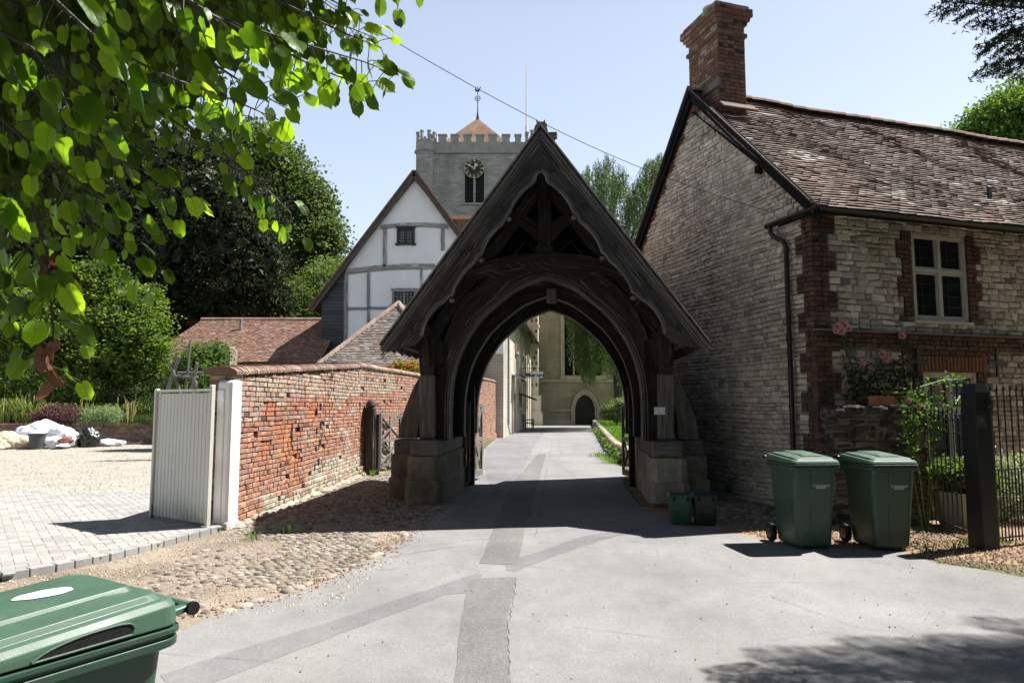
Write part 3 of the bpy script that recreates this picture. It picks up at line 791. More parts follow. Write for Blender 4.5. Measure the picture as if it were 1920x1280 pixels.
for sg in (-1, 1):
    # silvered outer post with a jowled bracket
    p = M(); p.beam((sg * 1.97, 1.17, 1.04), (sg * 1.985, 1.17, 2.12), .27, .27, up=UY, bev=.02)
    p.build('outer_post', MAT['oak_grey'], LG)
    b = M(); b.band([Vector((1.88, 2.12)), Vector((1.85, 2.35)), Vector((1.83, 2.74))], [Vector((2.10, 2.12)), Vector((2.12, 2.35)), Vector((2.16, 2.74))], O3, UX * sg, UZ, UY, 1.02, 1.26)
    b.band([Vector((1.16, 2.05)), Vector((.98, 2.3)), Vector((.80, 2.62)), Vector((.62, 2.74))], [Vector((1.25, 2.05)), Vector((1.25, 2.3)), Vector((1.25, 2.62)), Vector((1.25, 2.74))], O3, UY, UZ, UX * sg, 1.93, 2.06)
    b.build('bracket', MAT['oak'], LG)
    # curved raking brace outside
    rb = M()
    inn = [Vector((2.21, 1.04)), Vector((2.19, 1.35)), Vector((2.15, 1.65)), Vector((2.07, 1.95)), Vector((1.99, 2.2)), Vector((1.95, 2.45))]
    out = [Vector((2.55, 1.04)), Vector((2.50, 1.35)), Vector((2.40, 1.65)), Vector((2.27, 1.95)), Vector((2.12, 2.2)), Vector((2.03, 2.45))]
    inn = smooth(inn, 4); out = smooth(out, 4)
    rb.band(inn, out, O3, UX * sg, UZ, UY, 1.36, 1.62); rb.build('raking_brace', MAT['oak_grey'], LG)
    rb = M(); rb.band(inn, out, O3, UX * sg, UZ, UY, 3.6, 3.84); rb.build('raking_brace', MAT['oak_grey'], LG)
    # wall plate, inner purlins, common rafters, soffit boards
    pl_ = M(); pl_.beam((sg * 2.0, .58, 2.83), (sg * 2.0, RL - .45, 2.83), .27, .20, bev=.02); pl_.build('wall_plate', MAT['oak'], LG)
    pu = M(); pu.beam((sg * 1.10, .02, roofz(1.10, .26)), (sg * 1.10, RL - .1, roofz(1.10, .26)), .15, .15, up=(sg * nr_.x, 0, nr_.z)); pu.build('purlin', MAT['oak'], LG)
    ra = M()
    for k in range(9):
        y = .3 + k * .52
        ra.beam(Vector((sg * .03, y, roofz(.03, .155))), Vector((sg * (EVX - .12), y, roofz(EVX - .12, .155))), .09, .10, up=(sg * nr_.x, 0, nr_.z), bev=0)
    ra.build('common_rafters', MAT['oak'], LG)
    so = M(); so.beam((sg * 2.32, .03, 2.60), (sg * 2.32, RL - .1, 2.60), .30, .03, bev=0, up=(sg * .25, 0, 1)); so.beam((sg * 2.14, .08, 2.56), (sg * 2.14, RL - .15, 2.56), .12, .13); so.build('soffit', MAT['oak_board'], LG)
    # sills on the plinth
    s = M(); s.obox((sg * 1.965, .99, .905), (.47, .40, .265), bev=.02); s.build('sill', MAT['oak_grey'], LG)
    s = M(); s.obox((sg * 1.93, 2.65, .90), (.40, 2.92, .25), bev=.02); s.build('sill', MAT['oak'], LG)
    s = M(); s.obox((sg * 2.385, 1.55, .895), (.44, .52, .245), bev=.02); s.build('sill', MAT['oak_grey'], LG)
    # boarded sides between posts
    bd = M(); y = 1.40
    while y < 3.75:
        w = rnd.uniform(.16, .24); bd.obox((sg * (1.86 + rnd.uniform(-.006, .006)), y + w / 2, 1.88), (.035, w - .008, 1.70), bev=.004); y += w
    bd.obox((sg * 1.80, 2.6, 1.42), (.06, 2.3, .14), bev=.01); bd.obox((sg * 1.80, 2.6, 2.2), (.06, 2.3, .12), bev=.01)
    bd.build('side_boarding', MAT['oak'], LG)
    # stone plinth: chamfered front blocks, outer pier, inner flank
    st = M()
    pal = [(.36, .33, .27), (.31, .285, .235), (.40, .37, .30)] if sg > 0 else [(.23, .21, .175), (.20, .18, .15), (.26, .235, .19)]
    def blk(x0, x1, y0, y1, z0, z1, ch, c):
        P = []; cx = .03
        for zz, i in ((z0, 0), (z1 - .03, 0), (z1, .02)):
            for (x, y) in ((x0 + ch, y0), (x1 - ch, y0), (x1, y0 + ch), (x1, y1), (x0, y1), (x0, y0 + ch)):
                mxx = (x0 + x1) / 2; myy = (y0 + y1) / 2
                P.append((sg * (x + (mxx - x) * i * 3), y + (myy - y) * i * 1.5, zz))
        F = [tuple(range(12, 18))] + [(k, (k + 1) % 6, 6 + (k + 1) % 6, 6 + k) for k in range(6)] + [(6 + k, 6 + (k + 1) % 6, 12 + (k + 1) % 6, 12 + k) for k in range(6)]
        st.add(P, F, c)
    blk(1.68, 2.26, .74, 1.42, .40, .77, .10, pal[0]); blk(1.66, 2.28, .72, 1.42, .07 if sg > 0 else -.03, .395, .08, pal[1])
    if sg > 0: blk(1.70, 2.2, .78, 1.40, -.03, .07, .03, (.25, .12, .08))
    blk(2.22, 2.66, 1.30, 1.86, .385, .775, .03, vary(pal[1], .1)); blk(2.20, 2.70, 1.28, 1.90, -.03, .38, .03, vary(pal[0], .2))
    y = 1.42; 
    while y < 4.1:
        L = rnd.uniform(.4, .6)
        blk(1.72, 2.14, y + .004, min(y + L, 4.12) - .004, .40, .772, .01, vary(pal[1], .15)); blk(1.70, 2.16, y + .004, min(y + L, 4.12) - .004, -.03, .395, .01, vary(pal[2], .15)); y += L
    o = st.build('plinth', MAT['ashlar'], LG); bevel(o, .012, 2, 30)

ap = M(); ap.obox((.10, 1.62, 3.52), (.17, .16, .24), bev=.01); ap.build('boss', MAT['oak_grey'], LG)
ap = M(); ap.beam((0, .02, roofz(0, .34)), (0, RL - .1, roofz(0, .34)), .16, .2); ap.build('ridge_beam', MAT['oak'], LG)
# weathered wooden cross riding on the ridge
f = M()
c0 = lg(1021, 251, .7)
f.obox((c0.x, .7, 6.10), (.085, .09, .36), bev=.01)
f.beam((c0.x - .22, .7, 6.065), (c0.x - .04, .7, 6.065), .09, .085); f.beam((c0.x + .04, .7, 6.07), (c0.x + .21, .7, 6.07), .10, .10)
f.tube([(c0.x - .19, .7, 6.10), (c0.x - .14, .7, 6.17), (c0.x - .04, .7, 6.19)], .018, 6); f.tube([(c0.x + .17, .7, 6.04), (c0.x + .14, .7, 5.95), (c0.x + .05, .7, 5.90)], .022, 6)
f.build('ridge_cross', MAT['oak_grey'], LG)

# lattice gate leaves, standing open into the churchyard
def lattice_leaf(name, h, w, base, ang, z0, height, parent=None, mat='oak_grey', world=True):
    """leaf in its own x (along) / z frame"""
    m = M(); t = .05
    def bar(x0, z0_, x1, z1, ww, th=.04, y=0): m.beam((x0, y, z0_), (x1, y, z1), ww, th, up=(0, 1, 0), bev=.004)
    H = height
    def b(x0, a, x1, c, ww, th=.045, y=0): 
        m.beam((x0, y, a), (x1, y, c), th, ww, up=(0, 0, 1) if abs(x1 - x0) > abs(c - a) else (1, 0, 0), bev=.004)
    b(.04, 0, .04, H, .09, .06); b(w - .035, .02, w - .035, H - .03, .07, .05)
    for zz, ww in ((.09, .12), (H * .50, .085), (H - .07, .09)): b(.08, zz, w - .07, zz, ww)
    for (a, c) in ((.15, H * .5 - .04), (H * .5 + .04, H - .115)):
        for (x0, x1) in ((.085, w / 2), (w / 2, w - .07)):
            m.beam((x0, -.006, a), (x1, -.006, c), .022, .038, up=(0, 1, 0), bev=.002); m.beam((x0, .012, c), (x1, .012, a), .022, .038, up=(0, 1, 0), bev=.002)
        b(w / 2, a, w / 2, c, .03, .02)
    o = m.build(name, MAT[mat], parent); return o
def world_to_local_leaf(o, p0, p1):
    d = p1 - p0; inv = LG.rotation_euler.z
    a = math.atan2(d.y, d.x)
    l = p0 - LO
    o.location = (l.dot(LX), l.dot(LY), p0.z); o.rotation_euler = (0, 0, a - inv)
g1 = lattice_leaf('gate_leaf', 0, 1.42, None, 0, 0, 1.60, LG); world_to_local_leaf(g1, Vector((-.88, 14.05, .07)), Vector((-.66, 15.5, .07)))
g2 = lattice_leaf('gate_leaf', 0, 1.42, None, 0, 0, 1.62, LG); world_to_local_leaf(g2, Vector((2.63, 14.1, .06)), Vector((2.46, 15.45, .06)))
for sx_ in (-1.60, 1.62):
    gp_ = M(); gp_.obox((sx_, 3.62, 1.0), (.12, .14, 2.0), bev=.01); gp_.build('hanging_post', MAT['oak'], LG)
# small sheet of paper pinned on the right hand post
n_ = M(); a = lg(1227, 763, 1.02); b = lg(1248, 777, 1.02)
n_.obox(((a.x + b.x) / 2 - .005, 1.028, (a.y + b.y) / 2), (b.x - a.x, .004, a.y - b.y))
no = n_.build('notice', m_simple('paper', (.72, .72, .80), .7, .2, 0, .04, 10, 0)); no.location = LO; no.rotation_euler = (0, 0, -LA)
setp(no, 'blank white paper notice pinned to the right hand post of the lychgate', 'notice')
# ================================================================ stone house on the right
HA = math.atan2(.3, .954)
HO = Vector((4.49, 10.2, 0)); HX = Vector((math.cos(HA), math.sin(HA), 0)); HY = Vector((-math.sin(HA), math.cos(HA), 0))
HS = empty('stone_house', 'pale rubble stone house with brick quoins, sagging tiled roof and black gutter', 'house', HO, HA)
def hw(u, y, z=0): return HO + HX * u + HY * y + Vector((0, 0, z))
def hf(px, py, yl=0.0):
    p = onplane(px, py, HO + HY * yl, HY) - HO; return Vector((p.dot(HX), p.z))
def hg(px, py, ul=0.0):
    p = onplane(px, py, HO + HX * ul, HX) - HO; return Vector((p.dot(HY), p.z))
HLEN = 15.0; ZE, TR, ZR = 4.50, 3.02, 7.79
def grz(t): return (4.77 + 1.0 * t) if t < TR else (7.79 - (t - TR) * 1.10)
core = M()
def quad(a, b, c, d): core.add([a, b, c, d], [(0, 1, 2, 3)])
prof = [(0, 0), (6.0, 0), (6.0, 4.45), (TR, 7.70), (0, 4.68)]
# front wall core with real openings
WU = dict(x0=1.88, x1=3.02, z0=2.93, z1=4.34); WL = dict(x0=1.98, x1=3.10, z0=.72, z1=2.13)
W2 = dict(x0=6.9, x1=8.04, z0=2.93, z1=4.34); W3 = dict(x0=6.9, x1=8.04, z0=.72, z1=2.13)
wins = [WU, WL, W2, W3]
def fill_wall(m, x0, x1, z0, z1, holes, y0, y1, mi=0):
    xs = sorted({x0, x1} | {h['x0'] for h in holes} | {h['x1'] for h in holes}); zs = sorted({z0, z1} | {h['z0'] for h in holes} | {h['z1'] for h in holes})
    for a, b in zip(xs[:-1], xs[1:]):
        for c, d in zip(zs[:-1], zs[1:]):
            if any(h['x0'] <= a and b <= h['x1'] and h['z0'] <= c and d <= h['z1'] for h in holes): continue
            m.add([(a, y0, c), (b, y0, c), (b, y0, d), (a, y0, d)], [(0, 1, 2, 3)], mi=mi)
    for h in holes:
        a, b, c, d = h['x0'], h['x1'], h['z0'], h['z1']
        m.add([(a, y0, c), (b, y0, c), (b, y0, d), (a, y0, d), (a, y1, c), (b, y1, c), (b, y1, d), (a, y1, d)], [(0, 4, 5, 1), (1, 5, 6, 2), (2, 6, 7, 3), (3, 7, 4, 0)], mi=mi)
fill_wall(core, 0.012, HLEN, 0, 4.66, wins, .012, .32)
core.add([(.012, a, b) for a, b in prof], [tuple(range(5))])
core.add([(HLEN, a, b) for a, b in prof], [tuple(range(5))])
core.add([(0.012, 6.0, 0), (HLEN, 6.0, 0), (HLEN, 6.0, 4.45), (.012, 6.0, 4.45)], [(0, 1, 2, 3)])
core.build('wall_core', MAT['mortar'], HS)
# --- rubble
spal = [(.47, .43, .37), (.55, .51, .445), (.39, .355, .30), (.64, .60, .53), (.31, .29, .26), (.50, .455, .385), (.20, .19, .175)]
sw = [5, 5, 4, 3.4, 1.6, 4, .8]
def stone_col(u, z):
    c = vary(pick(spal, sw), .12)
    k = 1 + .18 * mnoise.noise(Vector((u * .7, z * .7, 9)))
    return tuple(x * k for x in c)
def gsurf(u, v): return .03 * mnoise.noise(Vector((u * .8, v * .8, 5)))
def q_in(z): return .42 if int((z + .02) / .30) % 2 == 0 else .27
def giv(z):
    a = (.34 if int((z + .02) / .30) % 2 else .20) if z < 4.5 else max(.0, z - 4.77 + .10)
    b = 6.0 if z < 4.4 else TR + (7.79 - z) / 1.10 - .14
    if z > 7.25: return []
    return [(a, b)] if b > a + .1 else []
# gable wall faces -x: u runs along -y so that (u x v) = outward normal; lay in t via mirrored coordinates
g_ = M()
lay(g_, (0, 0, 0), (0, 1, 0), (0, 0, 1), (-1, 0, 0), giv, 0.0, 7.6, (.050, .105), (.08, .25), .014, .014, lambda a, b: tuple(min(.8, (x * .6 + m_ * .4) * q) for x, m_, q in zip(stone_col(a, b), (.47, .43, .37), (1.22, 1.20, 1.17))), jit=.011, bev=.014, wob=.006, surf=gsurf, course_wob=.05)  # stones lightened on this wall to stand for sky light from the left
g_.build('gable_stonework', MAT['stone'], HS, smooth=False)
def fiv(z):
    out = []; segs = [(q_in(z), HLEN)]
    if 2.42 < z < 2.76: return []
    jb = .30 if int((z + .02) / .30) % 2 else .20
    for h in wins:
        zt = h['z1'] + (.30 if h['z0'] < 1 else .03); zb = h['z0'] - .02
        if zb < z < zt:
            ns = []
            for a, b in segs:
                if h['x0'] - jb > a and h['x0'] - jb < b: ns.append((a, h['x0'] - jb)); ns.append((h['x1'] + jb, b))
                else: ns.append((a, b))
            segs = ns
    return segs
f_ = M()
lay(f_, O3, UX, UZ, (0, -1, 0), fiv, 0, 4.5, (.060, .120), (.09, .28), .014, .020, stone_col, jit=.016, bev=.015, wob=.008, course_wob=.02)
f_.build('front_stonework', MAT['stone'], HS)
# --- brick dressings
bpal = [(.120, .068, .052), (.10, .061, .05), (.14, .078, .057), (.08, .058, .052), (.065, .052, .05), (.165, .093, .068)]
bcol = lambda u, z: vary(pick(bpal, [5, 4, 3, 2, 1.4, 1.5]), .15)
b_ = M()
def qiv(z): return [] if 2.46 < z < 2.72 else [(0.0, q_in(z) - .01)]
lay(b_, O3, UX, UZ, (0, -1, 0), qiv, 0, 4.5, (.075, .075), (.112, .225), .012, .032, bcol, jit=.003, bev=.005, bond=True, wob=.003)
def qig(z): return [(-.03, (.34 if int((z + .02) / .30) % 2 else .20) - .01)]
lay(b_, O3, UY, UZ, (-1, 0, 0), qig, 0, 4.6, (.075, .075), (.112, .225), .012, .033, bcol, jit=.003, bev=.005, bond=True, wob=.003)
# ragged bricks under the verges
def vg(z):
    if z < 4.62: return []
    o = []; a = max(0, z - 4.77 + .06)
    if z < 7.2: o.append((a, a + .12 + .10 * (int(z * 9) % 3 == 0)))
    b = TR + (7.79 - z) / 1.10 - .14; o.append((b - .11 - .1 * (int(z * 7) % 3 == 0), b))
    return o if z < 7.25 else [(max(a, 2.3), min(b, 3.6))]
lay(b_, O3, UY, UZ, (-1, 0, 0), vg, 4.6, 7.72, (.075, .075), (.11, .22), .012, .036, bcol, jit=.003, bev=.005, wob=.004)
for h in wins:
    def jiv(z, h=h):
        jb = .30 if int((z + .02) / .30) % 2 else .20
        return [(h['x0'] - jb + .01, h['x0']), (h['x1'], h['x1'] + jb - .01)]
    lay(b_, O3, UX, UZ, (0, -1, 0), jiv, h['z0'] - .02, h['z1'] + .02, (.075, .075), (.10, .20), .012, .034, bcol, jit=.003, bev=.005, wob=.003)
    if h['z0'] < 1:
        x = h['x0'] - .12
        while x < h['x1'] + .12:      # fanned flat arch
            cx = (h['x0'] + h['x1']) / 2; k = (x + .035 - cx) * .12
            b_.obox((x + .035 + k * .5, -.026, h['z1'] + .125), (.062, .06, .23), Matrix.Rotation(k * .9, 3, 'Y'), vary((.19, .092, .058), .15), bev=.004); x += .072
        lay(b_, O3, UX, UZ, (0, -1, 0), lambda z, h=h: [(h['x0'] - .35, h['x1'] + .35)], h['z1'] + .26, h['z1'] + .33, (.07, .07), (.11, .22), .012, .032, bcol, bev=.005)
# string course with dentil headers
lay(b_, O3, UX, UZ, (0, -1, 0), lambda z: [(-.02, HLEN)], 2.47, 2.70, (.075, .075), (.112, .225), .012, .055, bcol, jit=.003, bev=.006, bond=True, wob=.004)
b_.obox((HLEN / 2, -.045, 2.715), (HLEN + .1, .11, .03), col=(.17, .15, .13))
b_.build('brick_dressings', MAT['brick'], HS)
# --- windows
pane = NT('old_glass'); o = pane.obj(); pane.bump(pane.noise(o, 3.5, 2), .25, .02)
MAT['glass'] = pane.fin((.010, .012, .014), .10, .22)
def window(h, parent, lead=True, y=-.005, mat='cream_paint', cols=2):
    a, b, c, d = h['x0'], h['x1'], h['z0'], h['z1']; fw = .065
    f = M()
    f.box((a, y, c), (a + fw, y + .09, d)); f.box((b - fw, y, c), (b, y + .09, d)); f.box((a + fw, y, d - fw), (b - fw, y + .09, d)); f.box((a + fw, y, c), (b - fw, y + .09, c + fw * .9))
    zt = c + (d - c) * .57; xm = (a + b) / 2
    f.box((xm - .03, y - .004, c + fw * .9), (xm + .03, y + .085, d - fw)); f.box((a + fw, y - .002, zt - .03), (xm - .03, y + .08, zt + .03)); f.box((xm + .03, y - .002, zt - .03), (b - fw, y + .08, zt + .03))
    fr = f.build('window', MAT[mat], parent); bevel(fr, .006, 1)
    s = M(); s.box((a - .03, y - .06, c - .045), (b + .03, y + .08, c - .004)); s.build('sill', MAT[mat], fr)
    g = M(); ca = M(); ld = M()
    for (x0, x1) in ((a + fw, xm - .03), (xm + .03, b - fw)):
        for (z0, z1) in ((c + fw * .9, zt - .03), (zt + .03, d - fw)):
            e = .028
            ca.box((x0 + .002, y + .015, z0 + .002), (x0 + e, y + .06, z1 - .002)); ca.box((x1 - e, y + .015, z0 + .002), (x1 - .002, y + .06, z1 - .002))
            ca.box((x0 + e, y + .015, z1 - e), (x1 - e, y + .06, z1 - .002)); ca.box((x0 + e, y + .015, z0 + .002), (x1 - e, y + .06, z0 + e))
            g.add([(x0, y + .045, z0), (x1, y + .045, z0), (x1, y + .047, z1), (x0, y + .047, z1)], [(0, 1, 2, 3)])
            for k in (1,): xx = x0 + (x1 - x0) * k / 3; ld.box((xx - .004, y + .034, z0 + e), (xx + .004, y + .042, z1 - e))
            nz = max(2, round((z1 - z0) / .2))
            for k in range(1, nz): zz = z0 + (z1 - z0) * k / nz; ld.box((x0 + e, y + .035, zz - .004), (x1 - e, y + .0415, zz + .004))
    ca.build('casement', MAT[mat], fr); g.build('pane', MAT['glass'], fr); ld.build('leading', MAT['black_metal'], fr)
    return fr
for h in wins: window(h, HS)
# --- roof
rlen = math.hypot(TR + .30, ZR - ZE); rv = Vector((0, TR + .30, ZR - ZE)) / rlen; rn = Vector((0, -rv.z, rv.y))
def rsurf(u, v):
    w = math.sin(math.pi * min(1, v / rlen))
    return -.10 * w * (1 + .5 * mnoise.noise(Vector((u * .25, 0, 1)))) + .030 * mnoise.noise(Vector((u * .9, v * .9, 2))) - .07 * max(0, (v / rlen)) * (1 + mnoise.noise(Vector((u * .55, 2, 7)))) - .012 * u * (v / rlen) * (0 if u < 0 else (1 if u < 9 else 0.9))
rpal = [(.185, .130, .110), (.205, .145, .122), (.165, .122, .106), (.235, .18, .155), (.135, .108, .098), (.30, .255, .225), (.19, .125, .10)]
def rcol(u, v):
    c = pick(rpal, [5, 5, 4, 3, 2.4, 1.5, 3]); k = .96 + .36 * mnoise.noise(Vector((u * .45, v * .7, 4)))
    if mnoise.noise(Vector((u * 1.3, v * 1.6, 8))) > .42 and rnd.random() < .6: c = (.50, .47, .43)
    return tuple(x * k for x in vary(c, .09))
r_ = M()
lay_tiles(r_, (-.13, -.30, ZE), UX, rv, rn, lambda v: [(0, HLEN + .3)], rlen - .05, .098, .165, rcol, lift=.036, jit=.006, surf=rsurf)
r_.build('roof_tiles', MAT['tile'], HS)
bk = M(); rl2 = math.hypot(3.3, 3.55); bv = Vector((0, -3.3, 3.6)).normalized(); bn = Vector((0, bv.z, -bv.y)) * 1
bk.obox((HLEN / 2, TR + 1.58, ZR - 1.75), (HLEN + .26, 4.6, .05), Matrix((UX, Vector((0, 3.1, -3.45)).normalized(), UX.cross(Vector((0, 3.1, -3.45)).normalized()))).transposed(), (.2, .13, .1))
bk.build('rear_roof', MAT['tile'], HS)
und = M(); und.add([(-.10, -.24, ZE - .08), (HLEN, -.24, ZE - .08), (HLEN, TR, ZR - .62), (-.10, TR, ZR - .50)], [(0, 1, 2, 3)]); und.build('roof_boarding', MAT['oak'], HS)
rd = M(); k = 0; u = -.10
while u < HLEN:
    z = ZR - .02 + rsurf(u, rlen) * .75; z2_ = ZR - .02 + rsurf(u + .33, rlen) * .75
    for a in range(1):
        P = []
        for (uu, zz) in ((u, z + rnd.uniform(-.008, .008)), (u + .335, z2_ + .01)):
            for q in range(7):
                t = math.pi * q / 6; P.append((uu, TR + math.cos(t) * .13, zz + math.sin(t) * .10 - .03))
        rd.add(P, [(q, q + 1, 8 + q, 7 + q) for q in range(6)] + [tuple(range(7)), tuple(range(7, 14))], vary((.22, .15, .12), .25))
    u += .33
rd.build('ridge_tiles', MAT['tile'], HS)
# verges: black bargeboards, tiled edge
vb = M()
def vpt(t, off=0): return Vector((0, t, grz(t) if t > -.3 else ZE))
for (a, b) in (((-.30, ZE - .13), (TR, ZR - .14)), ((TR, ZR - .14), (6.15, 4.22))):
    pa = Vector((-.10, a[0], a[1])); pb = Vector((-.10, b[0], b[1])); d = (pb - pa).normalized(); n3 = d.cross(UX)
    vb.beam(pa, pb, .19, .035, up=UX, bev=.004); vb.beam(pa + Vector((-.03, 0, .05)), pb + Vector((-.03, 0, .05)), .07, .03, up=UX, bev=.003)
for t in (1.1, 5.3): vb.beam((-.11, t, grz(t) - .36), (.05, t, grz(t) - .36), .1, .12)
vb.build('bargeboard', MAT['tarred'], HS)
ve = M()
for k in range(52):
    t = -.30 + k * (TR + .30) / 52; z = ZE + (t + .30) * (ZR - ZE) / (TR + .30)
    ve.obox((-.13, t + .03, z - .005), (.03, .085, .022), Matrix.Rotation(math.atan2(ZR - ZE, TR + .3), 3, 'X'), vary((.15, .10, .08), .3))
    t2 = TR + k * 3.1 / 52; z = ZR - (t2 - TR) * 1.12
    ve.obox((-.14, t2 + .03, z - .01), (.05, .085, .022), Matrix.Rotation(-math.atan(1.12), 3, 'X'), vary((.12, .10, .09), .3))
ve.build('verge_tiles', MAT['tile'], HS)
# chimney
ch = M(); CX0, CX1, CY0, CY1 = .15, .74, 2.44, 3.44
cc = lambda u, z: vary(pick([(.19, .095, .07), (.155, .08, .062), (.23, .125, .09), (.06, .045, .045)], [5, 4, 3, 1.6]), .15)
cc2 = lambda u, z: vary(pick([(.22, .12, .09), (.28, .20, .16), (.17, .10, .08), (.34, .28, .22)], [5, 3, 4, 1]), .15)
def stack(x0, x1, y0, y1, z0, z1):
    ch.box((x0 + .004, y0 + .004, z0), (x1 - .004, y1 - .004, z1), (.22, .17, .14))
    lay(ch, (0, y0, 0), UX, UZ, (0, -1, 0), lambda z: [(x0, x1)], z0, z1, (.075, .075), (.112, .225), .012, .012, cc, jit=.002, bev=.004, bond=True, wob=.002)
    lay(ch, (x0, 0, 0), UY, UZ, (-1, 0, 0), lambda z: [(y0, y1)], z0, z1, (.075, .075), (.112, .225), .012, .012, cc2, jit=.002, bev=.004, bond=True, wob=.003)
    lay(ch, (x1, 0, 0), UY, UZ, (1, 0, 0), lambda z: [(y0, y1)], z0, z1, (.075, .075), (.112, .225), .012, .012, cc, jit=.002, bev=.004, bond=True, wob=.002)
stack(CX0, CX1, CY0, CY1, 6.95, 8.62)
stack(CX0 - .04, CX1 + .04, CY0 - .04, CY1 + .04, 8.62, 8.70)
stack(CX0, CX1, CY0, CY1, 8.70, 8.86)
stack(CX0 - .04, CX1 + .04, CY0 - .04, CY1 + .04, 8.86, 8.935); stack(CX0 - .08, CX1 + .08, CY0 - .08, CY1 + .08, 8.935, 9.01); stack(CX0 - .12, CX1 + .12, CY0 - .12, CY1 + .12, 9.01, 9.16)
stack(CX0 - .07, CX1 + .07, CY0 - .07, CY1 + .07, 9.16, 9.235)
cho = ch.build('chimney', MAT['brick'], HS)
pt = M(); pt.lathe([(.15, 9.2), (.15, 9.42), (.17, 9.43), (.17, 9.47), (.13, 9.47), (.12, 9.25)], ((CX0 + CX1) / 2 - .05, 2.98, 0), 14); pt.build('chimney_pot', MAT['cream_paint'], cho)
fl = M(); fl.obox((CX0 - .03, 2.95, 7.66), (.05, 1.15, .16), Matrix.Rotation(0, 3, 'X')); fl.beam((CX0 - .06, CY0 - .14, 7.18), (CX1 + .10, CY0 - .14, 7.18), .20, .03, up=rn); fl.build('flashing', MAT['mortar_dark'], cho)
# gutters, downpipe
gt = M()
def half(m, p0, p1, r, up=(0, 0, 1)):
    p0 = Vector(p0); p1 = Vector(p1); d = (p1 - p0).normalized(); s = d.cross(Vector(up)).normalized(); u = s.cross(d)
    P = []
    for p in (p0, p1):
        for k in range(9):
            t = math.pi * k / 8; P.append(p + s * math.cos(t) * r - u * math.sin(t) * r)
        for k in range(9):
            t = math.pi * (8 - k) / 8; P.append(p + s * math.cos(t) * (r - .008) - u * math.sin(t) * (r - .008))
    m.add(P, [(k, (k + 1) % 18, 18 + (k + 1) % 18, 18 + k) for k in range(18)] + [(0, 1, 16, 17)])
half(gt, (-.16, -.33, ZE - .02), (HLEN, -.33, ZE - .08), .062); half(gt, (-.17, -.36, ZE - .02), (-.17, .80, ZE - .03), .058)
gt.box((-.2, -.27, ZE - .10), (HLEN, -.245, ZE + .0)); gt.box((-.115, -.27, ZE - .10), (-.10, .6, ZE - .02))
gt.build('gutter', MAT['black_metal'], HS)
dp = M(); dp.tube([(-.17, .72, ZE - .07), (-.17, .72, ZE - .16), (-.15, .66, ZE - .24), (-.12, .50, ZE - .34), (-.11, .44, ZE - .44), (-.11, .44, .08)], .038, 12)
for z in (4.0, 2.62, 1.15): dp.tube([(-.11, .44, z - .04), (-.11, .44, z + .04)], .048, 12)
dp.build('downpipe', MAT['black_metal'], HS)
# iron wall crosses
for (px, py) in ((1863, 680), (1715, 679)):
    c = hf(px, py); x = M(); x.obox((c.x, -.055, c.y), (.40, .03, .06), bev=.008); x.obox((c.x, -.058, c.y), (.06, .03, .46), bev=.008); x.build('wall_anchor', MAT['black_metal'], HS)
# loose cable down the corner, vent on the roof
cb = M(); P = [(-.05, .22, 4.35), (-.06, .05, 4.2), (.06, -.06, 4.05), (.16, -.055, 3.9), (.10, -.055, 3.6), (.12, -.055, 3.2), (.15, -.055, 2.85), (.2, -.07, 2.74)]
cb.tube(P, .008, 5); cb.tube([(-.06, .1, 4.2), (.02, -.07, 4.0), (.1, -.06, 3.98), (.05, -.06, 4.12)], .007, 5); cb.build('cable', MAT['black_metal'], HS)
c = hf(1817, 363, .0); vp_ = M()
tv = 0.75; pc = Vector((4.15, -.30, ZE)) + rv * 1.0
vp_.obox(pc + Vector((0, -.02, .10)), (.10, .03, .22), bev=.01); vp_.build('roof_vent', MAT['black_metal'], HS)

# rubble stub wall at the corner, terracotta trough on it
SW = empty('garden_wall', 'low dark mossy rubble wall behind the two wheelie bins at the house corner', 'wall', (5.0, 9.62, 0), R(-6))
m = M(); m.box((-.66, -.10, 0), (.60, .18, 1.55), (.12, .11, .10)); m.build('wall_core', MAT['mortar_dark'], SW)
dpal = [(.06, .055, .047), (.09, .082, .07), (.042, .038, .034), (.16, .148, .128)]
m = M(); dcol = lambda u, z: vary(pick(dpal, [4, 3, 3, 1.2]), .2)
def div(z): return [(-.68, .62)] if z < 1.52 else ([(-.4, .55)] if z < 1.6 else [(-.3, .2)])
for (o_, u_, n3) in (((0, -.10, 0), (1, 0, 0), (0, -1, 0)), ((-.66, 0, 0), (0, 1, 0), (-1, 0, 0)), ((.60, 0, 0), (0, 1, 0), (1, 0, 0))):
    iv = div if n3[1] else (lambda z: [(-.12, .2)])
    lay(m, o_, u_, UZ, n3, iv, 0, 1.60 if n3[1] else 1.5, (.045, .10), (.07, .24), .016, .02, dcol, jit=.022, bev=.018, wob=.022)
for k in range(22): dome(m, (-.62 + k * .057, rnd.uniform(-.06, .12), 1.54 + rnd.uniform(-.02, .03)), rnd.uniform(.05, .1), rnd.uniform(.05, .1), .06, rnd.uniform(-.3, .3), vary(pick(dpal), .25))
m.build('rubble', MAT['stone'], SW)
m = M(); a = onplane(1637, 741, Vector((0, 9.65, 0)), UY); b = onplane(1672, 752, Vector((0, 9.65, 0)), UY)
m.box((a.x, 9.60, 1.60), (b.x, 9.78, 1.73)); m.box((a.x - .01, 9.59, 1.70), (b.x + .01, 9.79, 1.735))
setp(m.build('terracotta_trough', MAT['terracotta']), 'small terracotta trough standing on top of the dark rubble wall', 'planter')
MAT['wall_brick'] = m_attr('wall_brick', .92, .12, 20, .2, 60, .7, .009, [((.45, .36, .27), 2.2, .60, .78, .4)])
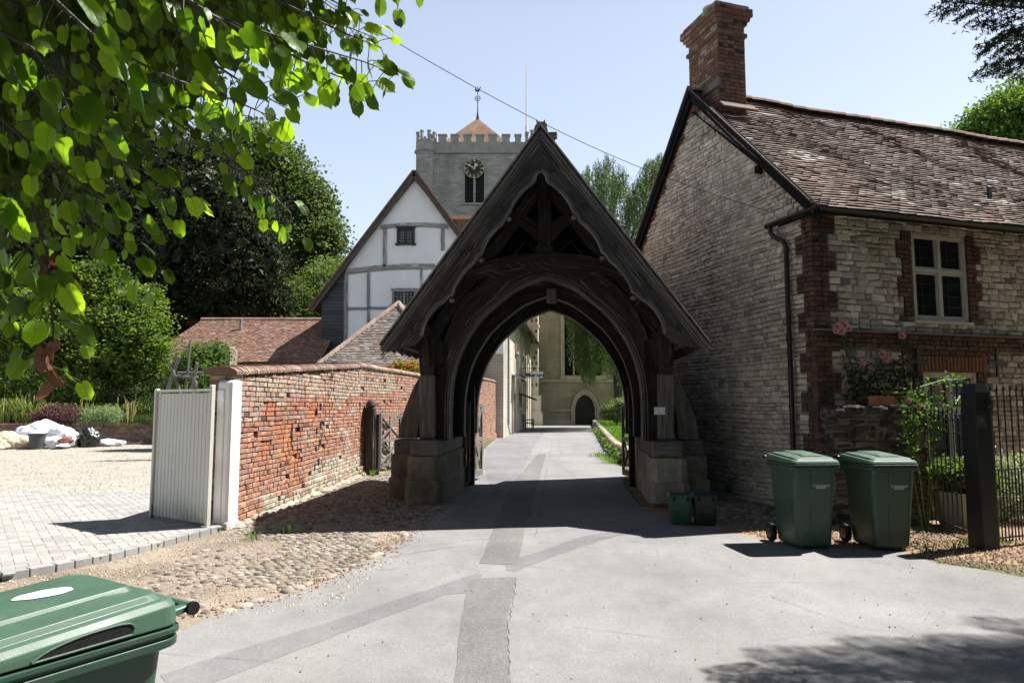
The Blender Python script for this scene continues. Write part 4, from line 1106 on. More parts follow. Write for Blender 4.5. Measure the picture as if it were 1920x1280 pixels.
# ================================================================ old brick garden wall on the left
WALLP = [Vector((-3.70, 9.25)), Vector((-3.50, 16.0)), Vector((-2.45, 21.5)), Vector((-1.40, 28.0)), Vector((-.85, 33.0)), Vector((-.62, 37.6))]
WALLH = [2.02, 2.48, 2.42, 2.68, 2.70, 2.52]
BW = empty('brick_wall', 'old red brick garden wall with rounded coping, patched and crumbling bricks, left of the lychgate', 'wall', (WALLP[0].x, WALLP[0].y, 0))
def bl(p, z=0): return Vector((p.x - WALLP[0].x, p.y - WALLP[0].y, z))
wc = M(); wb = M(); cpg = M()
S0 = 0
orange = [(.35, .180, .115), (.32, .158, .102), (.39, .215, .145), (.28, .145, .105), (.30, .20, .16)]
palec = [(.38, .30, .23), (.34, .275, .23), (.35, .22, .165), (.30, .24, .20), (.38, .31, .24), (.32, .19, .14)]
lich = [(.36, .32, .24), (.31, .29, .22), (.33, .21, .155), (.39, .35, .28)]
for i in range(len(WALLP) - 1):
    a, b = WALLP[i], WALLP[i + 1]; d = (b - a); L = d.length; d3 = Vector((d.x / L, d.y / L, 0)); n3 = Vector((d3.y, -d3.x, 0))
    h0, h1 = WALLH[i], WALLH[i + 1]; A = bl(a); near = i == 0; ext = .0
    # mortar core
    T = .33
    I_ = n3 * .026
    P = [A - I_, A + d3 * (L + .02) - I_, A + d3 * (L + .02) - n3 * T, A - n3 * T]
    V = [p + Vector((0, 0, 0)) for p in P] + [P[0] + UZ * h0, P[1] + UZ * h1, P[2] + UZ * h1, P[3] + UZ * h0]
    wc.add(V, [(0, 1, 5, 4), (1, 2, 6, 5), (2, 3, 7, 6), (3, 0, 4, 7), (4, 5, 6, 7)])
    def cf(u, z, s0=S0, h0=h0, h1=h1, L=L):
        top = (h0 + (h1 - h0) * u / L) - z; s = s0 + u
        nz = mnoise.noise(Vector((s * .5, z * 1.2, 3))); n2 = mnoise.noise(Vector((s * 1.3, z * 2.4, 13)))
        if top < .55 + nz * .5: pal = palec
        elif z < .22 + .36 * min(1, max(0, (s - 2.0) / 3)) + nz * .35 and s > 1.0: pal = lich
        else: pal = orange if n2 > -.35 else palec
        if s > 9: pal = orange + palec[2:4] if n2 > -.25 else orange
        c = vary(pick(pal), .11)
        if rnd.random() < .03: c = tuple(x * .45 for x in c)
        if near_hole(s, z): c = vary((.38, .165, .09), .12)
        return c
    holes = [(1.7, 1.25), (1.95, 1.15), (2.0, .85), (1.25, 1.55), (2.45, .72), (1.1, .95), (3.3, 1.5)]
    def near_hole(s, z): return any(abs(s - a) < .26 and abs(z - b) < .14 for a, b in holes)
    def wsurf(u, z, s0=S0):
        s = s0 + u; w = .022 * mnoise.noise(Vector((s * .9, z * 1.1, 6)))
        if s0 == 0 and near_hole(s, z): w -= .016
        if z < .26 + .04 * mnoise.noise(Vector((s, 0, 2))): w += .05
        return w
    fine = i < 1
    def iv(z, L=L, h0=h0, h1=h1, near=near):
        # follow the sloping top
        zt = h0 + (h1 - h0) * .0
        if h1 > h0:
            u0 = 0 if z < h0 - .02 else (z - h0 + .02) / (h1 - h0) * L
            return [(u0, L)] if u0 < L - .1 else []
        u1 = L if z < h1 - .02 else (h0 - z - .02) / (h0 - h1) * L
        return [(0, u1)] if u1 > .1 else []
    lay(wb, A, d3, UZ, n3, iv, .0, max(h0, h1), (.072, .072) if fine else (.075, .075), (.105, .225), .012, .016, cf, jit=.004 if fine else .003, bev=.006, wob=.007 if fine else .004, bond=False, surf=wsurf, course_wob=.02 if fine else .01, missing=.010 if fine else .003)
    if near:   # end face of the wall
        lay(wb, A - n3 * T, n3, UZ, -d3, lambda z: [(0, T + .01)], 0, h0, (.072, .072), (.105, .225), .012, .014, lambda u, z: vary(pick(orange[2:] + palec), .2), jit=.004, bev=.006, wob=.008)
    # coping: rounded bricks set across
    t = -.06 if near else 0
    while t < L:
        w = .098; zc = h0 + (h1 - h0) * max(0, t) / L + rnd.uniform(-.006, .006); sk = rnd.uniform(-.004, .012)
        prof = [(-.055, -.005), (-.060, .035), (-.03, .065), (.05, .10), (.16, .118), (.27, .10), (.36, .065), (.39, .035), (.385, -.005)]
        o_ = A + d3 * t + UZ * zc + d3 * sk
        cpg.prism([(x, y) for x, y in prof][::-1], o_, -n3, UZ, d3, 0, w - .010, vary(pick([(.25, .155, .12), (.30, .20, .155), (.23, .14, .105), (.33, .26, .21), (.20, .15, .13)]), .14))
        t += w
    S0 += L
wc.build('wall_core', MAT['mortar'], BW); wb.build('brickwork', MAT['wall_brick'], BW); cpg.build('coping', MAT['brick'], BW)
pc_ = M()
for k in range(26):   # tumbled footing stones
    y = .1 + k * .28; pc_.lathe([(.10, -.02), (.11, .03), (.06, .08)], (.06 + y * .03 + rnd.uniform(-.02, .03), y, rnd.uniform(-.03, .02)), 7, vary((.36, .31, .25), .15), sx=rnd.uniform(.6, 1.2), sy=rnd.uniform(1, 1.8))
pc_.build('footing', MAT['stone'], BW)
for (px, py) in ((598, 762), (598, 797), (597, 830), (594, 866)):
    n3 = Vector((6.75, -.2, 0)).normalized(); p = onplane(px, py, Vector((-3.66, 9.25, 0)), n3)
    x = M(); c = bl(Vector((p.x, p.y)), p.z) + n3 * .02
    for a_ in (-.9, 0, .9): x.obox(c + Vector((.012, 0, .0)), (.02, .022, .13), Matrix.Rotation(a_, 3, 'X'))
    x.build('wall_tie', MAT['black_metal'], BW)

# ---------------------------------------------------------------- white gate post and boarded gate
pp = gp(414, 990, .03)
GP = empty('gate_post', 'thick white painted timber gate post at the near end of the brick wall', 'post', (pp.x, pp.y + .14, 0), R(-20))
m = M(); m.obox((0, 0, .97), (.235, .235, 1.94), bev=.03); m.obox((-.03, -.125, .95), (.12, .03, 1.74), bev=.012); m.obox((0, 0, .05), (.25, .25, .10), bev=.01)
m.build('post', MAT['post_paint'], GP)
m = M()
for z in (.35, 1.5): m.obox((-.11, -.08, z), (.05, .09, .04), bev=.004); m.tube([(-.15, -.06, z - .05), (-.15, -.06, z + .05)], .012, 8)
m.build('hinge', MAT['black_metal'], GP)
ga, gb = gp(392, 986, .09), gp(284, 967, .09); gd_ = (gb - ga); GL = gd_.length
GT = empty('boarded_gate', 'pale cream boarded driveway gate standing open beside the white post', 'gate', (ga.x, ga.y, .09), math.atan2(gd_.y, gd_.x))
m = M(); nb = 15; bw_ = (GL - .10) / nb; hf_ = lambda x: 1.735 - .0 * x
for k in range(nb):
    x = .05 + bw_ * k; m.obox((x + bw_ / 2, 0, .02 + 1.66 / 2), (bw_ - .006, .022, 1.66), bev=.004, col=(1, 1, 1))
m.build('boards', MAT['gate_paint'], GT)
m = M(); side = 1   # face turned to the camera
m.obox((.025, .01, .88), (.05, .06, 1.80), bev=.008); m.obox((GL - .025, .01, .865), (.05, .06, 1.76), bev=.008)
m.obox((GL / 2, 0, 1.715), (GL - .1, .055, .03), bev=.004)
m.build('stile', MAT['gate_paint'], GT)
m = M(); m.obox((GL / 2, -.035, .18), (GL - .12, .04, .12), bev=.005); m.obox((GL / 2, -.035, 1.5), (GL - .12, .04, .12), bev=.005); m.obox((GL / 2, -.035, .85), (GL - .12, .04, .12), bev=.005); m.build('rail', MAT['white_paint'], GT)
m = M(); m.tube([(GL - .09, .045, -.03), (GL - .09, .045, .16)], .008, 8); m.build('drop_bolt', MAT['black_metal'], GT)

# ---------------------------------------------------------------- dark post and lattice wicket against the wall
a = gp(693, 890); WP = M(); WP.obox((0, 0, .78), (.22, .20, 1.56), bev=.03); WP.lathe([(.11, 1.55), (.12, 1.60), (.09, 1.68), (.03, 1.74)], (0, 0, 0), 10); WP.obox((.17, .02, .70), (.08, .10, 1.40), bev=.01)
o = WP.build('timber_post', MAT['oak']); o.location = (a.x, a.y, 0); setp(o, 'blackened round topped timber post standing against the brick wall beside the wicket', 'post')
a, b = gp(711, 884), gp(750, 877); d = b - a
WG = empty('wicket_gate', 'grey lattice wicket gate leaning open against the brick wall', 'gate', (a.x, a.y, .06), math.atan2(d.y, d.x))
h = 1.35; w = d.length
m = M(); 
for x in (.035, w - .035): m.obox((x, 0, h / 2), (.07, .045, h), bev=.004)
m.build('stile', MAT['oak_grey'], WG)
m = M()
for z in (.08, h * .50, h - .05): m.obox((w / 2, .002, z), (w - .14, .04, .075), bev=.004)
m.build('rail', MAT['oak_grey'], WG)
m = M()
for (c, e) in ((.12, h * .5 - .04), (h * .5 + .04, h - .09)):
    m.beam((.07, -.005, c), (w - .07, -.005, e), .025, .07, up=UY, bev=.002); m.beam((.07, .012, e), (w - .07, .012, c), .025, .07, up=UY, bev=.002); m.obox((w / 2, .02, (c + e) / 2), (.04, .02, e - c), bev=.002)
m.build('lattice', MAT['oak_grey'], WG)

# ---------------------------------------------------------------- yard: retaining wall, sacks, trellis
RA, RB = Vector((-25, 24.3, 0)), Vector((-13.2, 28.6, 0)); rdv = (RB - RA); RLn = rdv.length; rdv.normalize(); rn_ = Vector((rdv.y, -rdv.x, 0))
RW = empty('retaining_wall', 'low red brick retaining wall holding up the garden border behind the gravel yard', 'wall', RA)
m = M(); m.add([(0, 0, 0), rdv * RLn, rdv * RLn + UZ * .86, UZ * .86, -rn_ * .3, rdv * RLn - rn_ * .3, rdv * RLn - rn_ * .3 + UZ * .86, -rn_ * .3 + UZ * .86], [(0, 1, 2, 3), (3, 2, 6, 7), (1, 5, 6, 2), (4, 7, 6, 5)])
m.build('wall_core', MAT['mortar_dark'], RW); m = M()
lay(m, O3, rdv, UZ, rn_, lambda z: [(0, RLn)], .05, .78, (.075, .075), (.112, .225), .012, .01, lambda u, z: vary(pick([(.22, .12, .10), (.28, .17, .14), (.20, .13, .12), (.33, .24, .20)]), .18), bond=True, bev=.004, rings=2)
t = 0
while t < RLn: m.obox(rdv * (t + .05) + UZ * .84 + rn_ * (-.10), (.068, .26, .11), Matrix((rdv, Vector((-rdv.y, rdv.x, 0)), UZ)).transposed(), vary((.30, .17, .14), .2)); t += .078
m.build('brickwork', MAT['brick'], RW)
eb = M(); eb.beam(RA + rn_ * .75 + UZ * .08, RB + rn_ * .75 + UZ * .08, .05, .14, col=(1, 1, 1)); eb.beam(RB + rn_ * .75 + UZ * .08, RB + Vector((4.5, .6, .08)), .05, .14)
setp(eb.build('timber_edging', MAT['oak_grey']), 'long low timber edging board along the back of the gravel yard', 'edging')

def lumpy(name, c, size, mat, seed, amp=.25, freq=1.6, crease=0.0, label=None, cat=None, group=None, rz=0.0, subd=4, tintc=(1, 1, 1)):
    import bmesh
    bm = bmesh.new(); bmesh.ops.create_icosphere(bm, subdivisions=subd, radius=1)
    for v in bm.verts:
        p = v.co.copy(); n1 = mnoise.noise(p * freq + Vector((seed, 0, 0))); n2 = mnoise.noise(p * freq * 2.7 + Vector((0, seed, 0)))
        k = 1 + amp * n1 + amp * .5 * n2
        if crease: k -= crease * abs(mnoise.noise(p * freq * 1.6 + Vector((0, 0, seed))))
        v.co = p * k
        if v.co.z < -.55: v.co.z = -.55 - (v.co.z + .55) * -.12
        v.co.x *= size[0] / 2; v.co.y *= size[1] / 2; v.co.z = (v.co.z + .6) * size[2] / 1.6
    me = bpy.data.meshes.new(name); bm.to_mesh(me); bm.free(); me.materials.append(mat)
    for pl_ in me.polygons: pl_.use_smooth = True
    o = bpy.data.objects.new(name, me); COL.objects.link(o); o.location = c; o.rotation_euler = (0, 0, rz)
    return setp(o, label, cat, group)
sackmat = m_simple('hessian', (.42, .36, .27), .95, .1, 0, .2, 5, .5)
whitemat = m_simple('white_plastic', (.70, .71, .74), .45, .4, 0, .06, 3, .2)
blackmat = m_simple('black_plastic', (.015, .015, .017), .28, .6, 0, .2, 5, .3)
def yat(px, py): p = gp(px, py, .07); return p
def ysz(px): return px / 1300 * 24.5
ZY = .07
def yp(px, Y): return Vector(((px - 960) / 1300 * (Y * cp_), Y, ZY))
lumpy('sandbag', yp(10, 24.6), (1.3, .8, .62), sackmat, 3, .22, 1.3, .15, 'beige hessian sack at the far left end of the rubbish heap', 'sack', 'sacks in the yard', .2)
lumpy('sandbag', yp(-14, 24.2), (1.2, .8, .42), sackmat, 5, .22, 1.3, .15, 'flat beige sack cut by the left edge of the photo', 'sack', 'sacks in the yard', .1)
lumpy('sandbag', yp(42, 24.9), (1.4, .8, .44), sackmat, 8, .25, 1.3, .2, 'slumped beige sack next to the black bucket', 'sack', 'sacks in the yard', -.3)
lumpy('plastic_sack', yp(82, 25.6), (1.7, 1.0, .98), whitemat, 11, .2, 1.2, .3, 'big white plastic sack standing highest in the heap behind the bucket', 'sack', 'white sacks in the yard', .2)
lumpy('plastic_sack', yp(118, 25.3), (1.5, .9, .78), whitemat, 14, .3, 1.5, .4, 'crumpled white plastic sack in the middle of the heap', 'sack', 'white sacks in the yard', -.2)
lumpy('plastic_sack', yp(106, 24.8), (1.1, .8, .45), whitemat, 17, .3, 1.7, .4, 'low white plastic sack in front, right of the bucket', 'sack', 'white sacks in the yard', .5)
lumpy('plastic_sack', yp(206, 26.2), (1.2, .7, .26), whitemat, 19, .25, 1.4, .3, 'flat white plastic sack right of the black bin bag', 'sack', 'white sacks in the yard', .1)
lumpy('bin_bag', yp(170, 25.6), (.78, .7, .72), blackmat, 23, .25, 1.8, .5, 'shiny black bin bag full of rubbish against the retaining wall', 'bin bag', None, .1)
lumpy('rag', yp(127, 24.5), (.5, .35, .20), m_simple('rust_cloth', (.22, .08, .06), .9, .1), 29, .3, 2, .3, 'dull red rag lying on the white sacks', 'rag', None, .7).location.z += .2
m = M(); m.lathe([(.21, 0), (.27, .50), (.29, .50), (.29, .54), (.265, .54), (.20, .05)], (0, 0, 0), 20); o = m.build('bucket', m_simple('bucket_grey', (.06, .065, .075), .5, .4), smooth=False); o.location = yp(74, 24.4); setp(o, 'dark grey builders bucket standing in front of the white sacks', 'bucket')

TRL = empty('rustic_trellis', 'rustic pole trellis of crossed larch poles behind the garden gate', 'trellis', (at(370, 740, 20).x, 20, 0))
def tl_(px, py): p = at(px, py, 20); return Vector((p.x - TRL.location.x, 0, p.z))
for (a, b, r) in (((320, 676), (338, 745), .045), ((336, 668), (308, 742), .05), ((358, 640), (345, 745), .035), ((372, 680), (352, 745), .05), ((362, 700), (375, 745), .05), ((330, 699), (430, 698), .045), ((330, 705), (372, 707), .04)):
    m = M(); p0, p1 = tl_(*a), tl_(*b); p0.y += rnd.uniform(-.1, .1); p1.y += rnd.uniform(-.1, .1); 
    leg = abs(p0.z - p1.z) > .5
    m.tube([p0, (p0 + p1) / 2 + Vector((rnd.uniform(-.03, .03), 0, 0)), p1] + ([Vector((p1.x, p1.y, .05))] if leg else []), [r, r * .95, r] + ([r] if leg else []), 8); m.build('pole', MAT['oak_grey'], TRL)
# ================================================================ background buildings
def far_stone(name, c1, c2, mort, sc=1.0, bw=.42, rh=.17, lime=(.5, .45, .36), dark=(.10, .095, .08), bumpd=.02):
    n = NT(name); o = n.obj(); s = n.n.new("ShaderNodeSeparateXYZ"); n.L(o, s.inputs[0])
    cx = n.n.new("ShaderNodeCombineXYZ"); n.L(n.math('ADD', s.outputs[0], s.outputs[1]), cx.inputs[0]); n.L(s.outputs[2], cx.inputs[1])
    nz = n.n.new("ShaderNodeTexNoise"); nz.inputs["Scale"].default_value = 2.2; nz.inputs["Detail"].default_value = 3; n.L(o, nz.inputs["Vector"])
    vm = n.n.new("ShaderNodeVectorMath"); vm.operation = 'MULTIPLY_ADD'; n.L(nz.outputs["Color"], vm.inputs[0]); vm.inputs[1].default_value = (.16, .10, 0); n.L(cx.outputs[0], vm.inputs[2])
    b = n.n.new("ShaderNodeTexBrick"); n.L(vm.outputs[0], b.inputs["Vector"]); b.inputs["Scale"].default_value = sc
    b.inputs["Brick Width"].default_value = bw; b.inputs["Row Height"].default_value = rh; b.inputs["Mortar Size"].default_value = .014; b.inputs["Mortar Smooth"].default_value = .4
    b.inputs["Color1"].default_value = (*c1, 1); b.inputs["Color2"].default_value = (*c2, 1); b.inputs["Mortar"].default_value = (*mort, 1); b.offset = .5; b.squash = 1.0
    f = n.noise(o, 1.1, 6, .65); f2 = n.noise(o, 7, 5, .65); f3 = n.noise(n.mapv(o, (1, 1, .35)), .5, 4)
    c = n.mix(n.rv(f, .42, .72, 0, .6), b.outputs["Color"], lime)
    c = n.mix(n.rv(f3, .48, .72, 0, .65), c, dark); c = n.mix(n.rv(f2, .55, .8, 0, .55), c, tuple(x * .5 for x in c1))
    n.bump(n.math('ADD', n.math('MULTIPLY', b.outputs["Fac"], -1.0), n.math('MULTIPLY', f2, 1.2)), .7, bumpd)
    return n.fin(c, .92, .1)
MAT['tower_stone'] = far_stone('tower_stone', (.28, .265, .25), (.42, .395, .37), (.19, .18, .165), 1, .55, .2, (.38, .35, .29), (.15, .145, .125))
MAT['church_stone'] = far_stone('church_stone', (.34, .28, .19), (.43, .36, .26), (.24, .20, .14), 1, .34, .15, (.48, .42, .31), (.17, .14, .10))
MAT['hall_stone'] = far_stone('hall_stone', (.42, .38, .31), (.50, .47, .40), (.30, .27, .22), 1, .36, .15, (.60, .56, .48), (.25, .22, .18))
MAT['dressed'] = m_simple('dressed_stone', (.42, .37, .28), .9, .15, 0, .18, 1.6, .3)
MAT['dressed_grey'] = m_simple('dressed_grey_stone', (.29, .278, .26), .9, .15, 0, .18, 1.6, .3)

# ---- church tower
TY = 62.0
def tw(px, py): return at(px, py, TY)
tl0 = tw(790, 400).x; tr0 = tw(1006, 400).x; zs = tw(890, 285).z; zg = tw(890, 266.5).z; zm = tw(890, 252).z
TW_ = tr0 - tl0; TO = Vector(((tl0 + tr0) / 2, TY, 0)); HWD = TW_ / 2
TWR = empty('church_tower', 'square stone church tower with battlements, black clock and a small tiled cap', 'church tower', TO)
m = M(); m.box((-HWD, 0, 0), (HWD, TW_, zs)); m.build('walls', MAT['tower_stone'], TWR)
m = M()
m.box((-HWD - .15, -.17, zs - .15), (HWD + .15, TW_ + .15, zs + .12))
m.box((-HWD, -.05, zs + .12), (HWD, .45, zg)); m.box((-HWD, TW_ - .45, zs + .12), (HWD, TW_, zg)); m.box((-HWD, .45, zs + .12), (-HWD + .45, TW_ - .45, zg)); m.box((HWD - .45, .45, zs + .12), (HWD, TW_ - .45, zg))
o = m.build('parapet', MAT['dressed_grey'], TWR)
S = .2344
mm = [(180, 222), (265, 330), (365, 430), (467, 530), (565, 630), (668, 733), (775, 835), (877, 925)]
for a, b in mm:
    x0 = tw(760 + a * S, 260).x - TO.x; x1 = tw(760 + b * S, 260).x - TO.x; m = M()
    m.box((x0, -.045, zg), (x1, .44, zm - .12)); m.box((x0 - .06, -.10, zm - .12), (x1 + .06, .48, zm)); m.build('merlon', MAT['dressed_grey'], TWR)
k = 0; y = .9
while y < TW_ - 1:
    for sx in (-1, 1): m = M(); m.box((sx * HWD - .0 - (.44 if sx > 0 else .0), y, zg), (sx * HWD + (.44 if sx < 0 else 0), y + .75, zm)); m.build('merlon', MAT['dressed_grey'], TWR)
    y += 1.22
def turret(cx, cy, r, top):
    m = M(); m.lathe([(r, 0), (r, zs - .1), (r + .16, zs), (r + .16, zs + .2), (r + .02, zs + .25), (r + .02, zg + .1), (r - .05, zg + .15)], (cx, cy, 0), 8)
    for q in range(8):
        t = q * math.pi / 4 + math.pi / 8; m.obox((cx + math.cos(t) * (r - .12), cy + math.sin(t) * (r - .12), (zg + top) / 2 + .05), (.22, .22, top - zg), Matrix.Rotation(t, 3, 'Z')); m.obox((cx + math.cos(t) * (r - .12), cy + math.sin(t) * (r - .12), top + .1), (.30, .30, .12), Matrix.Rotation(t, 3, 'Z'))
    return m.build('turret', MAT['tower_stone'], TWR)
turret(-HWD + .35, .35, .95, tw(790, 251).z); turret(HWD - .1, .35, .95, tw(990, 251).z); turret(-HWD + .35, TW_ - .3, .9, zm); turret(HWD - .1, TW_ - .3, .9, zm)
m = M(); ap_ = at(895.5, 222, TY + TW_ / 2); zb = zs + .2; hb = HWD - .8; xa = ap_.x - TO.x
zt = ap_.z; ya = TW_ / 2
m.add([(xa - hb, ya - hb, zb), (xa + hb - .2, ya - hb, zb), (xa + hb - .2, ya + hb, zb), (xa - hb, ya + hb, zb), (xa, ya, zt)], [(0, 1, 4), (1, 2, 4), (2, 3, 4), (3, 0, 4)])
tm = far_stone('tower_tiles', (.21, .12, .08), (.27, .165, .11), (.12, .08, .06), 1, .20, .12, (.36, .27, .18), (.14, .09, .06), .03)
m.build('tiled_cap', tm, TWR)
m = M(); z0 = zt - .1
m.tube([(xa, ya, z0), (xa, ya, z0 + .8), (xa, ya, at(895, 160, TY + 5).z)], [.16, .05, .03], 8)
zr = at(895, 186, TY + 5.4).z
for rot in (0, 1):
    P = []
    for k in range(17):
        t = 2 * math.pi * k / 16; P.append((xa + math.cos(t) * .26 * (1 if not rot else 0), ya + (math.cos(t) * .26 if rot else 0), zr + math.sin(t) * .26))
    m.tube(P, .035, 5)
m.tube([(xa - .26, ya, zr), (xa + .26, ya, zr)], .03, 5)
zc = at(895, 172, TY + 5.4).z
m.prism([(-.30, .05), (-.25, .35), (-.08, .08), (.10, .12), (.22, .38), (.34, .36), (.24, .22), (.18, -.02), (0, -.12), (-.16, -.06)], (xa, ya, zc), UX, UZ, UY, -.03, .03)
m.build('weathervane', MAT['black_metal'], TWR)
fp = tw(987, 118); m = M(); m.tube([(fp.x - TO.x, .5, zs), (fp.x - TO.x, .5, tw(987, 232).z)], .13, 8); m.tube([(fp.x - TO.x, .5, tw(987, 232).z), (fp.x - TO.x, .5, fp.z)], [.075, .045], 8); m.build('flagpole', MAT['white_paint'], TWR)
# belfry window with louvres
b0, b1 = tw(871.5, 380), tw(908, 322); bx0, bx1 = b0.x - TO.x, b1.x - TO.x; bz0, bz1 = b0.z, tw(889, 305).z; bc = (bx0 + bx1) / 2
m = M(); m.box((bx0, -.02, bz0), (bx1, .02, bz1 - .9)); m.prism([(bx0, bz1 - .9), (bx1, bz1 - .9), (bx1 - .1, bz1 - .4), (bc, bz1), (bx0 + .1, bz1 - .4)], O3, UX, UZ, UY, -.02, .02); lo = m.build('belfry_window', m_simple('belfry_void', (.015, .015, .015), .9), TWR)
m = M(); nz = 7
for k in range(nz):
    z = bz0 + .15 + k * (bz1 - 1.1 - bz0) / nz
    for (x0, x1) in ((bx0 + .06, bc - .12), (bc + .12, bx1 - .06)): m.obox(((x0 + x1) / 2, -.08, z), (x1 - x0, .22, .05), Matrix.Rotation(R(38), 3, 'X'))
m.build('louvre', MAT['black_metal'], lo)
m = M(); m.box((bc - .10, -.20, bz0 - .05), (bc + .10, -.03, bz1 - .6)); m.box((bx0 - .16, -.10, bz0 - .1), (bx0, -.03, bz1 - .9)); m.box((bx1, -.10, bz0 - .1), (bx1 + .16, -.03, bz1 - .9)); m.box((bx0 - .2, -.18, bz0 - .22), (bx1 + .2, -.03, bz0 - .05)); m.build('mullion', MAT['dressed_grey'], lo)
# clock
cc_ = tw(889.4, 318.3); cr = 19.2 / 1300 * TY; cx_, cz_ = cc_.x - TO.x, cc_.z
m = M(); m.tube([(cx_, -.35, cz_), (cx_, -.22, cz_)], cr, 40); ck = m.build('clock_face', m_simple('clock_black', (.008, .008, .010), .5, .4), TWR)
gold = m_simple('gilding', (.75, .60, .36), .4, .5, .0)
m = M()
for (ra) in (cr * .98, cr * .62):
    P = [(cx_ + math.cos(t * math.pi / 20) * ra, -.36, cz_ + math.sin(t * math.pi / 20) * ra) for t in range(41)]
    m.tube(P, .012 if ra > cr * .8 else .006, 5, caps=False)
for k in range(60):
    t = k * math.pi / 30; r0 = cr * .92; m.obox((cx_ + math.sin(t) * r0, -.36, cz_ + math.cos(t) * r0), (.010, .012, .05), Matrix.Rotation(t, 3, 'Y'))
for k in range(12):
    t = k * math.pi / 6; m.obox((cx_ + math.sin(t) * cr * .95, -.37, cz_ + math.cos(t) * cr * .95), (.07 if k % 3 else .11, .02, .07 if k % 3 else .11), Matrix.Rotation(t + math.pi / 4, 3, 'Y'))
m.build('chapter_ring', gold, ck)
def text_obj(name, s, size, mat, parent, loc, rot, ext=.004, align='CENTER', bold=0.0):
    cu = bpy.data.curves.new(name, 'FONT'); cu.body = s; cu.size = size; cu.align_x = align; cu.align_y = 'CENTER'; cu.extrude = ext; cu.offset = bold
    t = bpy.data.objects.new(name + '_tmp', cu); COL.objects.link(t)
    dg = bpy.context.evaluated_depsgraph_get(); me = bpy.data.meshes.new_from_object(t.evaluated_get(dg)); bpy.data.objects.remove(t)
    me.materials.clear(); me.materials.append(mat)
    o = bpy.data.objects.new(name, me); COL.objects.link(o); o.parent = parent; o.location = loc; o.rotation_euler = rot; return o
for k, s in enumerate(('XII', 'I', 'II', 'III', 'IIII', 'V', 'VI', 'VII', 'VIII', 'IX', 'X', 'XI')):
    t = k * math.pi / 6; text_obj('numeral', s, cr * .21, gold, ck, (cx_ + math.sin(t) * cr * .77, -.355, cz_ + math.cos(t) * cr * .77), (R(90), t, 0) if False else Matrix.Rotation(t, 3, 'Y').to_4x4().to_euler() if False else (Matrix.Rotation(t, 3, 'Y') @ Matrix.Rotation(R(90), 3, 'X')).to_euler(), .01, bold=.004)
for (ang, L, w) in ((R(305), cr * .80, .09), (R(28), cr * .52, .14)):
    m = M(); dx, dz = math.sin(ang), math.cos(ang)
    m.beam((cx_ - dx * .12, -.39, cz_ - dz * .12), (cx_ + dx * L * .75, -.39, cz_ + dz * L * .75), .02, w, up=UY if False else (dz, 0, -dx), bev=0)
    m.obox((cx_ + dx * L * .75, -.395, cz_ + dz * L * .75), (w * 1.8, .02, w * 1.8), Matrix.Rotation(ang + math.pi / 4, 3, 'Y')); m.beam((cx_ + dx * L * .75, -.39, cz_ + dz * L * .75), (cx_ + dx * L, -.39, cz_ + dz * L), .02, w * .4, up=(dz, 0, -dx), bev=0)
    m.build('clock_hand', gold, ck)

# ---- south aisle west wall of the church
CY = 57.0; CHO = Vector((2.05, CY, 0))
CH = empty('church_aisle', 'honey coloured stone end wall of the church with a tall window and small pointed door', 'church', CHO)
def cw(px, py): p = at(px, py, CY); return Vector((p.x - CHO.x, p.z))
dz_ = cw(1096, 740).y; dx0, dx1 = cw(1078, 760).x, cw(1115, 760).x; dcx = (dx0 + dx1) / 2
def arch_pts(x0, x1, zsp, ztop, n=8):
    xc = (x0 + x1) / 2; L = []
    for k in range(n + 1):
        t = k / n; L.append((x0 + (xc - x0) * t, zsp + (ztop - zsp) * (1 - (1 - t) ** 2.0) ** .62))
    return L + [(2 * xc - x, z) for x, z in L[-2::-1]]
wx0, wx1 = cw(1058, 640).x, cw(1127, 640).x; wz0 = cw(1090, 704).y; WT = 14.0
m = M(); m.box((0, 0, 0), (13.5, .9, 12.6)); m.build('walls', MAT['church_stone'], CH)
m = M(); m.add([(-.2, .1, 12.6), (6.9, .1, 13.6), (13.8, .1, 12.6), (-.2, 20, 12.6), (6.9, 20, 13.6), (13.8, 20, 12.6)], [(0, 1, 4, 3), (1, 2, 5, 4), (0, 2, 1)]); m.build('roof', MAT['lead'], CH)
m = M(); m.box((0, .9, 0), (.8, 20, 12.5)); m.box((12.7, .9, 0), (13.5, 20, 12.5)); m.build('side_walls', MAT['church_stone'], CH)
# string courses
m = M(); zst = cw(1040, 713).y; m.box((0, -.14, zst - .14), (wx0 + 14, -.002, zst + .10)) if False else m.box((0, -.14, zst - .14), (13.5, -.003, zst + .10))
zl = cw(1050, 768).y; m.box((cw(1032, 768).x, -.10, zl - .10), (dx0 - .28, -.003, zl + .06)); m.box((0, -.12, 0), (dx0 - .3, -.003, .35)); m.box((dx1 + .3, -.12, 0), (13.5, -.003, .35))
m.build('string_course', MAT['dressed'], CH)
def arch_frame(m, x0, x1, z0, zsp, ztop, w, y0, y1):
    inn = [(x0, z0)] + arch_pts(x0, x1, zsp, ztop) + [(x1, z0)]; out = [(x0 - w, z0)] + arch_pts(x0 - w, x1 + w, zsp, ztop + w * 1.3) + [(x1 + w, z0)]
    m.band(out, inn, O3, UX, UZ, UY, y0, y1)
m = M(); inn = [(dx0, 0)] + arch_pts(dx0, dx1, dz_ * .52, dz_) + [(dx1, 0)]; m.prism(inn, O3, UX, UZ, UY, -.02, .0)
m.prism([(x, z) for x, z in inn], O3, UX, UZ, UY, -.022, -.021)
dr = m.build('door', m_wood('door_oak', (.015, .012, .010), (.04, .034, .03), .2), CH)
